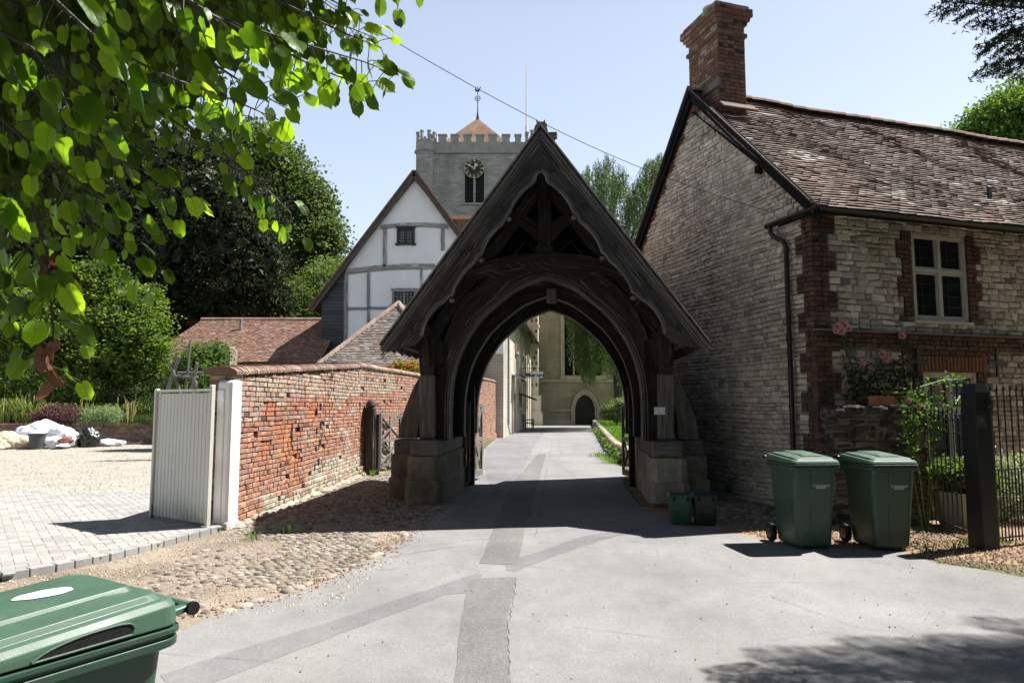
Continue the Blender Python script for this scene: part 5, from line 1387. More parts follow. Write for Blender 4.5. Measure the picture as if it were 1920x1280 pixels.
m = M(); arch_frame(m, dx0, dx1, 0, dz_ * .52, dz_, .16, -.10, -.004); arch_frame(m, dx0 - .16, dx1 + .16, 0, dz_ * .52, dz_ + .2, .16, -.20, -.004); m.build('door_surround', MAT['dressed'], dr)
m = M(); m.box((dcx - .012, -.03, .0), (dcx + .012, -.0225, dz_ - .05)); m.box((dx0, -.035, .9), (dx1, -.0225, .96)); m.build('door_ironwork', MAT['black_metal'], dr)
m = M(); inn = [(wx0, wz0)] + arch_pts(wx0, wx1, 9.2, 12.0) + [(wx1, wz0)]; m.prism(inn, O3, UX, UZ, UY, -.02, -.003); wn = m.build('window', MAT['glass'], CH)
m = M(); arch_frame(m, wx0, wx1, wz0, 9.2, 12.0, .30, -.16, -.004); m.box((wx0 - .35, -.28, wz0 - .32), (wx1 + .35, -.004, wz0))
for k in (1, 2, 3): x = wx0 + (wx1 - wx0) * k / 4; m.box((x - .07, -.10, wz0), (x + .07, -.021, 11.5))
m.build('tracery', MAT['dressed'], wn)
m = M(); k = wz0
while k < 11: m.box((wx0, -.03, k), (wx1, -.0215, k + .03)); k += .5
m.build('glazing_bars', MAT['black_metal'], wn)

# ---- timber framed hall, gable to the camera
HY0 = 34.0; HLO = Vector((at(778, 328, HY0).x, HY0, 0)); HLA = math.atan(.0955)
HL = empty('timber_framed_hall', 'tall white limewashed timber framed hall with steep tiled gable and a dark weatherboarded aisle', 'hall', HLO, 0)
def hl(px, py): p = at(px, py, HY0); return Vector((p.x - HLO.x, p.z))
apz = hl(778, 330).y; ev = hl(590, 578); cl = hl(648, 500); rx = -.42 - HLO.x; DEP = 21.5
slope = (apz - ev.y) / (-ev.x); rev_x = -ev.x
dv = Vector((math.sin(HLA), math.cos(HLA), 0)); ZFL = 4.1
def gpz(x): return apz - abs(x) * slope
m = M()
xl = cl.x; m.prism([(xl, 0), (rx, ZFL), (rx, gpz(rx) - .2), (0, apz - .2), (xl, gpz(xl) - .2)] if False else [(xl, 0), (-1.9, 0), (-1.9, ZFL), (rx, ZFL), (rx, gpz(rx) - .12), (0, apz - .12), (xl, gpz(xl) - .12)], O3, UX, UZ, UY, 0, .25)
m.build('limewashed_gable', MAT['render_white'], HL)
m = M(); m.prism([(-1.9, 0), (rx, 0), (rx, ZFL), (-1.9, ZFL)], O3, UX, UZ, UY, -.02, .25)
P = [Vector((rx, .0, 0)), Vector((rx, 0, 0)) + dv * DEP]
m.add([P[0], P[1], P[1] + UZ * (gpz(rx) - .1), P[0] + UZ * (gpz(rx) - .1)], [(0, 1, 2, 3)])
m.build('stone_walls', MAT['hall_stone'], HL)
m = M(); m.add([Vector((xl, .25, 0)), Vector((xl, .25, 0)) + dv * DEP, Vector((xl, .25, gpz(xl) - .1)) + dv * DEP, Vector((xl, .25, gpz(xl) - .1))], [(0, 1, 2, 3)]); m.prism([(xl, 0), (rx, 0), (rx, gpz(rx) - .1), (0, apz - .1), (xl, gpz(xl) - .1)], Vector((0, 0, 0)) + dv * DEP, UX, UZ, UY, 0, .2); m.build('rear_walls', MAT['render_white'], HL)
# weatherboarded aisle
wbm = M(); z = 2.2
while z < gpz(xl) - .1:
    x0 = max(ev.x + .35, -(apz - .18 - z) / slope) ; 
    if x0 < xl - .05: wbm.obox(((x0 + xl) / 2, -.03, z + .09), (xl - x0, .03, .205), Matrix.Rotation(R(-9), 3, 'X'), vary((.05, .05, .055), .3))
    z += .175
wbm.prism([(ev.x + .38, 0), (xl, 0), (xl, gpz(xl) - .25), (ev.x + .38, gpz(ev.x + .38) - .25)], O3, UX, UZ, UY, .0, .2, (.03, .03, .03))
wbm.add([Vector((ev.x + .38, .2, 0)), Vector((ev.x + .38, .2, 0)) + dv * DEP, Vector((ev.x + .38, .2, ev.y - .1)) + dv * DEP, Vector((ev.x + .38, .2, ev.y - .1))], [(0, 1, 2, 3)], (.04, .04, .04))
wbm.build('weatherboarding', m_attr('weatherboard', .6, .3, 8, .3, 30, .3, .004), HL)
# timber frame, limewash worn
fm = M()
def fb(a, b, w, sag=0):
    a = hl(*a); b = hl(*b); n = 7; A = []; B = []
    d = (b - a).normalized(); nn = Vector((-d.y, d.x))
    for k in range(n):
        t = k / (n - 1); p = a.lerp(b, t) + nn * (sag * math.sin(math.pi * t) + .015 * mnoise.noise(Vector((a.x + t * 5, b.y, 0)))); A.append(p + nn * w / 2 * (1 + .15 * mnoise.noise(Vector((t * 6, a.y, 2))))); B.append(p - nn * w / 2)
    fm.band(A, B, O3, UX, UZ, UY, -.06, .01)
fb((714, 426), (840, 425), .20, .10); fb((650, 510), (815, 500), .27, .10); fb((722, 428), (721, 500), .17); fb((830, 428), (830, 470), .17)
fb((649, 515), (648, 690), .19); fb((691, 512), (691, 640), .14); fb((651, 579), (690, 578), .13); fb((692, 578), (735, 577), .13); fb((648, 500), (776, 338), .12); fb((780, 338), (872, 452), .12); fb((790, 505), (790, 560), .10)
frm = m_wood('limed_frame', (.12, .11, .11), (.38, .37, .38), .9, .85, wear=(.70, .69, .70), wlo=.46)
fm.build('timber_frame', frm, HL)
vb = M()
for sx in (-1, 1):
    a = Vector((0, -.30, apz)); b = Vector((sx * (-ev.x + .1), -.30, apz + (-ev.x + .1) * -slope)); vb.beam(a, b, .06, .22, up=(sx * slope, 0, 1), bev=0)
vb.build('bargeboard', m_wood('verge_oak', (.06, .045, .04), (.16, .12, .10), .2), HL)
MAT['far_tile'] = far_stone('far_tiles', (.20, .125, .095), (.29, .19, .145), (.07, .05, .045), 1, .34, .2, (.36, .29, .24), (.11, .08, .07), .04)
rm = M(); th = .10
for sx in (-1, 1):
    a = Vector((0, -.36, apz + .14)); b = Vector((sx * (-ev.x + .18), -.36, apz + .14 - (-ev.x + .18) * slope)); e = dv * (DEP + .8)
    s_n = Vector((sx * slope, 0, 1)).normalized() * th
    rm.add([a, b, b + e, a + e, a + s_n, b + s_n, b + e + s_n, a + e + s_n], [(0, 1, 2, 3), (4, 7, 6, 5), (0, 4, 5, 1), (1, 5, 6, 2)])
rm.build('roof', MAT['far_tile'], HL)
ve = M()
for sx in (-1, 1):
    n = 62
    for k in range(n):
        t = (k + .5) / n * (-ev.x + .18); ve.obox((sx * t, -.38, apz + .17 - t * slope), (.17, .08, .035), Matrix.Rotation(sx * math.atan(slope), 3, 'Y'), vary((.14, .09, .075), .3))
ve.build('verge_tiles', MAT['tile'], HL)
def hall_win(x0p, y0p, x1p, y1p):
    a = hl(x0p, y1p); b = hl(x1p, y0p); m = M(); w = .10
    m.box((a.x - w, -.09, a.y - w), (a.x, .02, b.y + w)); m.box((b.x, -.09, a.y - w), (b.x + w, .02, b.y + w)); m.box((a.x, -.09, b.y), (b.x, .02, b.y + w)); m.box((a.x - .18, -.12, a.y - .07), (b.x + .18, .02, a.y)); xm = (a.x + b.x) / 2; m.box((xm - .04, -.07, a.y), (xm + .04, .02, b.y)); m.box((a.x - .16, -.11, b.y + w), (b.x + .16, .02, b.y + w + .06))
    f = m.build('window', frm if y0p > 500 else MAT['oak'], HL); g = M(); g.box((a.x, -.035, a.y), (b.x, -.02, b.y)); g.build('pane', MAT['glass'], f)
    l = M()
    for k in range(1, 6): x = a.x + (b.x - a.x) * k / 6; l.box((x - .008, -.045, a.y), (x + .008, -.036, b.y))
    for k in range(1, 5): z = a.y + (b.y - a.y) * k / 5; l.box((a.x, -.046, z - .008), (b.x, -.037, z + .008))
    l.build('leading', MAT['lead'], f)
hall_win(748, 431, 774, 457); hall_win(739, 547, 777, 571)
cst = M(); c0 = at(848, 412, 40) - HLO; c1 = at(884, 412, 40) - HLO; c2 = at(860, 405, 40) - HLO
cst.box((c0.x, 6, gpz(-3.5) - 2), (c1.x, 7.4, c0.z)); cho = cst.build('chimney', far_stone('far_brick', (.15, .075, .055), (.20, .11, .08), (.16, .12, .10), 1, .23, .08), HL)
cst = M(); cst.box((c0.x - .15, 5.85, c0.z), (c1.x + .15, 7.55, c2.z)); cst.build('chimney_cap', m_simple('pale_terracotta', (.42, .27, .21), .9, .1), cho)
# things on the lane facade
def fac(Y, z=0, out=0): t = (Y - HY0) / dv.y; return Vector((rx, 0, 0)) + dv * t + Vector((dv.y, -dv.x, 0)) * out + UZ * z
m = M(); p = fac(35.3, 0, .12); m.tube([p + UZ * 6.2, p + UZ * .6, p + Vector((.1, -.25, .15))], .06, 8); m.build('downpipe', MAT['lead'], HL)
RT = Matrix((Vector((dv.y, -dv.x, 0)), dv, UZ)).transposed()
def fbox(m, Y, z, size, out=0, col=(1, 1, 1), bev=.0): m.obox(fac(Y, z, out), size, RT, col, bev=bev)
m = M(); fbox(m, 39.0, 1.1, (.06, 1.3, 2.2), .01); dr = m.build('door', m_simple('door_black', (.03, .03, .035), .5, .4), HL)
m = M(); fbox(m, 38.28, 1.15, (.12, .16, 2.5), .05); fbox(m, 39.72, 1.15, (.12, .16, 2.5), .05); fbox(m, 39.0, 2.33, (.14, 1.7, .2), .06); m.build('door_frame', MAT['dressed'], dr)
for (Y, z, w, h) in ((42.5, 2.2, 1.2, 1.5), (47.5, 2.3, 1.3, 1.6), (40.8, 5.3, 1.0, 1.2), (46, 5.4, 1.0, 1.2), (50.5, 5.4, 1.0, 1.2)):
    m = M(); fbox(m, Y, z, (.05, w, h), .0); f = m.build('window', MAT['glass'], HL); m = M(); fbox(m, Y, z - h / 2 - .08, (.2, w + .3, .15), .05); fbox(m, Y, z + h / 2 + .08, (.12, w + .3, .15), .03); fbox(m, Y - w / 2 - .07, z, (.10, .14, h + .02), .03); fbox(m, Y + w / 2 + .07, z, (.10, .14, h + .02), .03); fbox(m, Y, z, (.07, .1, h), .03); m.build('window_surround', MAT['dressed'], f)
m = M(); m.prism([(0, 0), (.75, -.28), (.75, -.34), (0, -.08)], fac(38.1, 3.3, 0), Vector((dv.y, -dv.x, 0)), UZ, dv, 0, 1.9, col=(.3, .3, .3)); m.build('porch_hood', MAT['lead'], HL)
m = M(); m.prism([(0, 0), (1.0, -.40), (1.0, -.47), (0, -.08)], fac(42.0, 2.35, 0), Vector((dv.y, -dv.x, 0)), UZ, dv, 0, 3.0); m.build('bench_canopy', MAT['oak'], HL)
m = M()
for s_ in range(5): fbox(m, 44.2 + s_ * 1.9, 4.5, (.06, .12, 9), .04)
m.build('facade_posts', MAT['dressed'], HL)
WL_ = M(); p = HLO + fac(40.3, 3.15, .45); WL_.lathe([(.02, .16), (.10, .12), (.13, -.10), (.08, -.20), (.02, -.22)], p, 8); WL_.beam(p + UZ * .16, HLO + fac(40.3, 3.38, 0), .03, .03); WL_.lathe([(.20, .10), (.02, .20)], p, 8)
setp(WL_.build('wall_lantern', MAT['black_metal']), 'black wall lantern on a bracket beside the hall door', 'lantern')
# buttress pier at the far end
PR = empty('stone_pier', 'tall sunlit pier of chequered flint and pale stone beside the church wall', 'buttress', HLO + fac(54.6, 0, .10), -HLA)
m = M(); m.box((-.45, -.5, 0), (.62, .7, 2.2)); m.box((-.55, -.6, 0), (.75, .8, .9)); m.box((-.38, -.38, 2.2), (.42, .6, 16)); m.prism([(-.55, .9), (.75, .9), (.62, 1.1), (-.45, 1.1)], (0, -.6, 0), UX, UZ, UY, 0, 1.35)
m.box((-.45, -.45, 7.7), (.50, .65, 7.9)); m.box((-.50, -.52, 2.2), (.66, .75, 2.32))
for r in range(26):
    for c in range(2):
        if rnd.random() < .8: m.box((-.30 + .36 * c + .16 * (r % 2), -.388, 2.6 + r * .42), (-.13 + .36 * c + .16 * (r % 2), -.381, 2.85 + r * .42), mi=1)
m.build('shaft', [m_simple('pale_stone', (.56, .51, .41), .9, .1, 0, .14, 2, .3), m_simple('flint', (.07, .07, .075), .5, .4)], PR)
# museum sign
SG = empty('museum_sign', 'small white hanging sign reading Museum on an iron bracket', 'sign', at(1003, 702.5, 44))
sw_ = 30.5 / 1300 * 44; sh = 11.5 / 1300 * 44
m = M(); m.box((-sw_ / 2, -.02, -sh / 2), (sw_ / 2, .02, sh / 2)); m.build('sign_board', MAT['white_paint'], SG)
text_obj('lettering', 'Museum', sh * .86, MAT['black_metal'], SG, (0, -.024, -.015), (R(90), 0, 0), .003, bold=.014)
m = M(); m.tube([(sw_ / 2 + .35, 0, sh / 2 + .22), (-sw_ / 2 - .55, .1, sh / 2 + .22)], .018, 6); m.tube([(-sw_ * .4, 0, sh / 2), (-sw_ * .4, 0, sh / 2 + .22)], .01, 5); m.tube([(sw_ * .4, 0, sh / 2), (sw_ * .4, 0, sh / 2 + .22)], .01, 5); m.build('bracket', MAT['black_metal'], SG)
# bench (end on)
bc_ = gp(985, 806); BN = empty('park_bench', 'weathered wooden bench against the hall wall under the small canopy', 'bench', (bc_.x + .05, bc_.y + .6, 0), -HLA)
m = M()
for k in range(4): m.box((-.02 + k * .12, -.75, .42), (.08 + k * .12, .75, .455))
m.build('seat', MAT['oak_grey'], BN); m = M()
for k in range(4): m.box((-.10 - k * .03, -.75, .55 + k * .12), (-.075 - k * .03, .75, .64 + k * .12))
m.build('backrest', MAT['oak_grey'], BN)
for sy in (-.72, .72):
    for xx, hh in ((-.06, .98), (.44, .62)):
        m = M(); m.beam((xx, sy, 0), (xx - (.10 if xx < 0 else 0), sy, hh), .07, .07, up=UY); m.build('leg', MAT['oak_grey'], BN)
    m = M(); m.box((-.12, sy - .04, .62), (.50, sy + .04, .66)); m.build('armrest', MAT['oak_grey'], BN)

# ---- hipped outbuilding behind the wall
HB = empty('hipped_outbuilding', 'single storey outbuilding with a steep hipped roof of mossy brown tiles behind the brick wall', 'outbuilding', (-4.6, 23.2, 0))
e0 = at(592, 680, 23).x + 4.6; e1 = 2.05; ez = at(592, 680, 23).z - .1; ap2 = at(747, 570, 26.2); ax = ap2.x + 4.6; az = ap2.z
m = M(); m.box((e0 + .3, .3, 0), (e1 - .3, 8.5, ez)); m.build('walls', MAT['hall_stone'], HB)
hr = M(); a0 = Vector((e0, 0, ez)); a1 = Vector((e1, 0, ez)); a2 = Vector((ax, 3.0, az)); uu = UX; vv = (a2 - Vector((ax, 0, ez))).normalized(); VL = (a2 - Vector((ax, 0, ez))).length; nn = uu.cross(vv)
gpal = [(.17, .14, .125), (.21, .18, .16), (.14, .115, .105), (.27, .24, .215), (.20, .15, .12)]
lay_tiles(hr, a0, uu, vv, nn, lambda v: [((ax - e0) * v / VL, (e1 - e0) - (e1 - ax) * v / VL)] if v < VL - .1 else [], VL, .10, .17, lambda u, v: vary(pick(gpal), .18), lift=.03, jit=.006)
# side slopes
for sx, ex in ((-1, e0), (1, e1)):
    w = abs(ax - ex); sv = Vector((ax - ex, 0, az - ez)).normalized(); SVL = math.hypot(w, az - ez); su = UY * (1 if sx > 0 else -1)
    if sx > 0: lay_tiles(hr, Vector((ex, 0, ez)), UY, sv, UY.cross(sv), lambda v: [(3.0 * v / SVL, 8.8)], SVL, .10, .17, lambda u, v: vary(pick(gpal), .18), lift=.03)
    else: hr.add([Vector((ex, 0, ez)), Vector((ex, 8.8, ez)), Vector((ax, 8.8, az)), Vector((ax, 3.0, az))], [(0, 1, 2, 3)], (.18, .14, .12))
hr.build('roof_tiles', MAT['tile'], HB)
hp = M()
for (ex) in (e0, e1):
    n = 16
    for k in range(n):
        p = Vector((ex, 0, ez)).lerp(a2, k / n); q = Vector((ex, 0, ez)).lerp(a2, (k + 1.1) / n); hp.tube([p + UZ * .02, q + UZ * .05], [.105, .09], 8, vary((.26, .20, .165), .25))
for k in range(16): p = a2 + UY * (k * .36); hp.tube([p + UZ * .02, p + UY * .38 + UZ * .03], [.10, .09], 8, vary((.24, .19, .16), .2))
hp.build('hip_tiles', MAT['tile'], HB)

# ---- long low tiled range on the left
LR0 = at(318, 662, 32); LRr = at(600, 676, 32)
LRG = empty('low_tiled_range', 'long low brick range with a red brown tiled roof and a short metal flue', 'outbuilding', (LR0.x, 32, 0))
wl = LRr.x - LR0.x; ez = LRr.z - .05; rp = at(590, 600, 36); rz_ = rp.z; sv = Vector((0, 4, rz_ - ez)); SL = sv.length; sv.normalize()
m = M(); m.box((-1.0, .3, 0), (wl + .3, 7.5, ez)); m.build('walls', far_stone('range_brick', (.26, .13, .09), (.33, .18, .13), (.24, .19, .15), 1, .23, .08), LRG)
m = M(); lay_tiles(m, (-1.2, 0, ez), UX, sv, UX.cross(sv), lambda v: [(v * .18, wl + 1.2)], SL, .105, .17, lambda u, v: vary(pick([(.25, .13, .09), (.30, .17, .12), (.20, .11, .085), (.34, .22, .17), (.18, .12, .10)]), .18), lift=.03, sides=False, surf=lambda u, v: .05 * mnoise.noise(Vector((u * .4, v * .5, 0))))
m.add([Vector((-1.2, 4, rz_)), Vector((wl, 4, rz_)), Vector((wl, 8, ez)), Vector((-1.2, 8, ez))], [(0, 1, 2, 3)], (.2, .12, .09)); m.build('roof_tiles', MAT['tile'], LRG)
m = M(); k = -.4
while k < wl: m.tube([(k, 4, rz_ + .02), (k + .42, 4, rz_ + .03)], [.11, .10], 8, vary((.30, .20, .15), .2)); k += .4
m.build('ridge_tiles', MAT['tile'], LRG)
m = M(); p = at(451, 621, 35) - LRG.location; m.tube([p - UZ * .3, p + UZ * .52], .07, 10); m.tube([p + UZ * .52, p + UZ * .60], .09, 10); m.build('flue', MAT['lead'], LRG)
CP = M(); p0 = at(398, 695, 28); p1 = at(432, 652, 28)
CP.box((p0.x, 28, 0), (p1.x, 28.75, p1.z), (.3, .2, .15)); CP.box((p0.x + .08, 28.08, p1.z), (p1.x - .08, 28.65, p1.z + .10)); CP.box((p0.x + .25, 28.2, p1.z + .10), (p1.x - .25, 28.5, p1.z + .28))
setp(CP.build('brick_pier', far_stone('pier_brick', (.30, .17, .12), (.38, .25, .19), (.30, .26, .22), 1, .23, .08)), 'square red brick pier rising just behind the near end of the garden wall', 'pier')
# telegraph crossarm behind the range
TP = M(); p = at(506, 600, 42); TP.tube([(p.x, 42, 0), (p.x, 42, at(506, 575, 42).z)], .12, 8); TP.beam((at(480, 577, 42).x, 42, at(480, 577, 42).z), (at(510, 577, 42).x, 42, at(510, 577, 42).z), .08, .1)
setp(TP.build('telegraph_pole', MAT['oak_grey']), 'grey timber telegraph pole with a crossarm behind the low tiled roof', 'pole')
# overhead wire to the house corner
OW = M(); w0 = at(560, -30, 7.0); w1 = hw(-.15, .6, 4.62); P = []
for k in range(25):
    t = k / 24; q = w0.lerp(w1, t); q.z -= .30 * math.sin(math.pi * t); P.append(q)
OW.tube(P, .0042, 5); setp(OW.build('overhead_wire', m_simple('wire_black', (.02, .02, .02), 1, 0, 0, 0, 1, 0)), 'thin overhead wire slanting across the sky to the house eaves', 'wire')
# ================================================================ vegetation
NR = np.random.default_rng(11)
def mk_leaf(name, trans=(.25, .45, .06), tf=.35, rough=.55, spec=.3, veins=False):
    n = NT(name); c = n.attr("Col"); o = n.attr("gc", True)
    f = n.noise(o, 9 if not veins else 1.5, 3)
    k = n.rv(f, .25, .75, .75, 1.25)
    vm = n.n.new("ShaderNodeVectorMath"); vm.operation = 'SCALE'; n.L(c, vm.inputs[0]); n.L(k, vm.inputs["Scale"]); col = vm.outputs[0]
    tr = n.n.new("ShaderNodeBsdfTranslucent"); mx = n.n.new("ShaderNodeMixShader"); mx.inputs[0].default_value = tf
    tcol = n.mix(1.0, col, trans, 'MULTIPLY')
    if veins:
        s = n.n.new("ShaderNodeSeparateXYZ"); n.L(o, s.inputs[0])
        ay = n.math('ABSOLUTE', s.outputs[1]); q = n.math('MULTIPLY', n.math('SUBTRACT', s.outputs[0], n.math('MULTIPLY', ay, .75)), 5.2)
        fr = n.math('ABSOLUTE', n.math('SUBTRACT', n.math('FRACT', q), .5)); side = n.rv(fr, .44, .5, 0, 1); mid = n.rv(ay, .012, .03, 1, 0)
        v = n.math('MAXIMUM', side, mid); col = n.mix(n.math('MULTIPLY', v, .35), col, (.16, .22, .07)); tcol = n.mix(n.math('MULTIPLY', v, .45), tcol, (.10, .16, .02))
        n.bump(n.math('MULTIPLY', v, -1.0), .4, .002)
    n.fin(col, rough, spec)
    n.L(tcol, tr.inputs[0]); n.L(n.b.outputs[0], mx.inputs[1]); n.L(tr.outputs[0], mx.inputs[2]); n.L(mx.outputs[0], n.out.inputs[0])
    return n.mat
MAT['leaf'] = mk_leaf('foliage', (1.6, 1.7, .7), .35)
MAT['needle'] = mk_leaf('needles', (1.2, 1.2, .7), .18)
MAT['lime_leaf'] = mk_leaf('lime_leaf', (4.8, 4.1, .6), .50, .38, .5, True)
MAT['bark'] = m_wood('bark', (.05, .042, .034), (.13, .11, .09), .2)
MAT['petal'] = m_simple('rose_petal', (.62, .30, .30), .6, .3, 0, .2, 40, 0)

def quads(P, S, asp=.55, up=.0, droop=0.0, cdir=None, lift=.15):
    n = len(P); a = NR.normal(size=(n, 3))
    if cdir is not None: a = a * (1 - abs(droop)) + cdir * abs(droop) * 1.6
    a /= np.linalg.norm(a, axis=1, keepdims=True) + 1e-9
    b = NR.normal(size=(n, 3)); b[:, 2] *= (1 - up); nn = np.cross(a, b); nn /= np.linalg.norm(nn, axis=1, keepdims=True) + 1e-9
    if up > 0: nn[:, 2] = np.abs(nn[:, 2]) + up; nn /= np.linalg.norm(nn, axis=1, keepdims=True)
    a = a - nn * np.sum(a * nn, axis=1, keepdims=True); a /= np.linalg.norm(a, axis=1, keepdims=True) + 1e-9
    b = np.cross(nn, a); S = np.asarray(S).reshape(-1, 1)
    V = np.stack([P - a * S * .5 - nn * S * lift, P + b * S * .5 * asp, P + a * S * .5 - nn * S * lift, P - b * S * .5 * asp], axis=1).reshape(-1, 3)
    F = np.arange(4 * n).reshape(n, 4)
    return V, F
def lobes_points(lobes, n, shell=.45, clump=.5, per=22, seed=0):
    """points in clumps spread through ellipsoid lobes (c, r)"""
    vol = np.array([l[1][0] * l[1][1] * l[1][2] for l in lobes]) ** (2 / 3.); pr = vol / vol.sum()
    nc = max(1, n // per); idx = NR.choice(len(lobes), nc, p=pr)
    d = NR.normal(size=(nc, 3)); d /= np.linalg.norm(d, axis=1, keepdims=True)
    rr = (shell + (1 - shell) * NR.random(nc)) ; rr = np.where(NR.random(nc) < .75, .72 + .32 * NR.random(nc), rr)
    C = np.array([lobes[i][0] for i in idx]); Rd = np.array([lobes[i][1] for i in idx])
    wob_ = np.array([1 + .28 * mnoise.noise(Vector((q[0] * 2.3 + i_, q[1] * 2.3, q[2] * 2.3))) for q, i_ in zip(d, idx)])
    cc = C + d * Rd * (rr * wob_)[:, None]
    P = np.repeat(cc, per, axis=0); g = NR.normal(size=P.shape) * clump * np.array([1, 1, .7]); P = P + g
    tone = np.repeat(NR.random(nc), per)
    return P, tone, np.repeat(d, per, axis=0)
def palcol(pal, tone, n, var=.18):
    pal = np.array(pal); k = np.clip((tone * (len(pal) - 1)), 0, len(pal) - 1.001); i = k.astype(int); f = (k - i)[:, None]
    c = pal[i] * (1 - f) + pal[i + 1] * f
    return np.clip(c * (1 + NR.uniform(-var, var, (n, 1))), 0, 1)
def tree(name, label, cat, base, lobes, n, size, pal, clump=.5, per=22, asp=.55, up=.15, mat='leaf', trunk_r=.3, group=None, drp=0.0, limbs=8, trunk_h=None, core=0):
    base = Vector(base); t = empty(name, label, cat, base, 0, group)
    L = [((l[0][0] - base.x, l[0][1] - base.y, l[0][2] - base.z), l[1]) for l in lobes]
    P, tone, d = lobes_points(L, n, clump=clump, per=per)
    P = P[P[:, 2] > .05]; tone = tone[:len(P)] if len(tone) > len(P) else tone
    S = size * NR.uniform(.6, 1.3, len(P)); cd = np.array([[0, 0, -1.0]]) if drp else None
    V, F = quads(P, S, asp, up, drp, cd); m = M(); m.np(V, F, palcol(pal, tone[:len(P)], len(P)))
    if core:
        li = NR.choice(len(L), core); dd = NR.normal(size=(core, 3)); dd /= np.linalg.norm(dd, axis=1, keepdims=True); CP_ = np.array([L[i][0] for i in li]) + dd * np.array([L[i][1] for i in li]) * (NR.random((core, 1)) ** .4) * .82
        V, F = quads(CP_, size * 3.2 * NR.uniform(.7, 1.3, core), .8); m.np(V, F, palcol(pal[:2], NR.random(core), core))
    m.build('crown', MAT[mat], t)
    tm = M(); c = Vector((sum(l[0][0] for l in L) / len(L), sum(l[0][1] for l in L) / len(L), sum(l[0][2] for l in L) / len(L)))
    h = trunk_h or max(.3, c.z * .7); top = Vector((c.x * .5, c.y * .5, h))
    tm.tube([(0, 0, -.1), (0, 0, h * .3), top * .6 + Vector((.1, 0, h * .05)), top], [trunk_r * 1.3, trunk_r, trunk_r * .85, trunk_r * .6], 10)
    for k in range(limbs):
        l = L[k % len(L)]; q = Vector(l[0]) + Vector((rnd.uniform(-.5, .5) * l[1][0], rnd.uniform(-.5, .5) * l[1][1], rnd.uniform(-.2, .6) * l[1][2])); s = top * rnd.uniform(.55, 1)
        tm.tube([s, s.lerp(q, .5) + Vector((0, 0, .3 * rnd.random())), q], [trunk_r * .45, trunk_r * .28, trunk_r * .1], 6)
    tm.build('trunk', MAT['bark'], t); return t
def lob(px, py, Y, r): p = at(px, py, Y); return ((p.x, p.y, p.z), r)

# dark yew
YP = [(.012, .020, .008), (.018, .030, .010), (.028, .045, .014), (.045, .060, .020), (.075, .085, .030)]
tree('yew_tree', 'huge dark evergreen yew rising behind the low tiled range', 'tree', (at(330, 700, 41).x, 41, .8),
     [lob(60, 420, 43, (4.5, 3.2, 4.2)), lob(-60, 500, 43, (4.5, 3, 3.6)), lob(350, 330, 41, (3.6, 3.2, 2.6)), lob(400, 400, 40, (4.2, 3.5, 3.0)), lob(250, 380, 41, (4.2, 3.5, 3.6)), lob(440, 500, 40, (3.3, 3.3, 3.2)), lob(330, 500, 39.5, (4.2, 3.4, 3.4)), lob(180, 480, 42, (4.5, 3.5, 4)), lob(440, 430, 40.5, (2.6, 3, 2.6)), lob(300, 300, 42, (2.6, 2.6, 2.2)), lob(240, 560, 40, (4.5, 3, 3)), lob(400, 580, 41, (4.2, 3, 2.5)), lob(485, 560, 41.5, (2.2, 2.5, 2.6))],
     105000, .20, YP, clump=.34, per=40, asp=.34, up=.05, mat='needle', trunk_r=.6, drp=.35, core=16000)
OP = [(.035, .060, .018), (.06, .095, .03), (.10, .14, .045), (.15, .19, .07)]
tree('broadleaf_tree', 'tall broadleaf tree with a knobbly pale green crown between the yew and the white gable', 'tree', (at(540, 700, 52).x, 52, 0),
     [lob(520, 330, 52, (2.6, 2.6, 2.4)), lob(560, 380, 52, (2.6, 2.6, 2.3)), lob(590, 450, 51.5, (2.3, 2.4, 2.1)), lob(560, 490, 52, (3.2, 3, 2.4)), lob(500, 420, 52, (3, 3, 3)), lob(470, 300, 53, (3, 3, 2.6)), lob(575, 550, 52, (2.6, 3, 2.2)), lob(520, 560, 52, (3, 3, 2.6))],
     60000, .30, OP, clump=.42, per=30, asp=.7, trunk_r=.4, core=3500)
tree('willow_shrub', 'feathery light green tree in front of the knobbly crown, left of the weatherboarded aisle', 'tree', (at(575, 700, 46).x, 46, 0),
     [lob(600, 560, 46, (2.2, 2, 2.2)), lob(560, 580, 45, (2.2, 2, 1.8)), lob(628, 520, 46.5, (1.3, 1.4, 1.4)), lob(620, 600, 45, (2, 2, 2))],
     26000, .26, [(.07, .11, .03), (.13, .19, .06), (.20, .26, .10)], clump=.35, per=20, asp=.3, trunk_r=.2)
GP_ = [(.045, .085, .012), (.085, .145, .02), (.14, .205, .03), (.21, .28, .055)]
tree('magnolia_bush', 'big bright green bush filling the garden behind the gravel yard', 'shrub', (at(170, 700, 30).x, 31, .8),
     [lob(190, 530, 31, (1.2, 1.3, 1.1)), lob(150, 560, 31, (1.8, 1.6, 1.5)), lob(230, 600, 30.5, (1.7, 1.5, 1.5)), lob(270, 650, 30, (1.2, 1.3, 1.6)), lob(110, 620, 30, (2.2, 1.8, 1.5)), lob(30, 600, 31, (2.4, 1.8, 1.2)), lob(200, 670, 29.8, (2.2, 1.5, 1.3)), lob(70, 660, 31, (2.4, 1.5, 1.3)), lob(275, 570, 31, (.8, .9, .8)), lob(280, 700, 30, (.9, .9, .7)), lob(-60, 620, 31, (2.6, 2, 1.6)), lob(-30, 540, 32, (2.2, 2, 1.6))],
     60000, .17, GP_, clump=.22, per=26, asp=.5, up=.3, trunk_r=.15, limbs=12, core=6000)
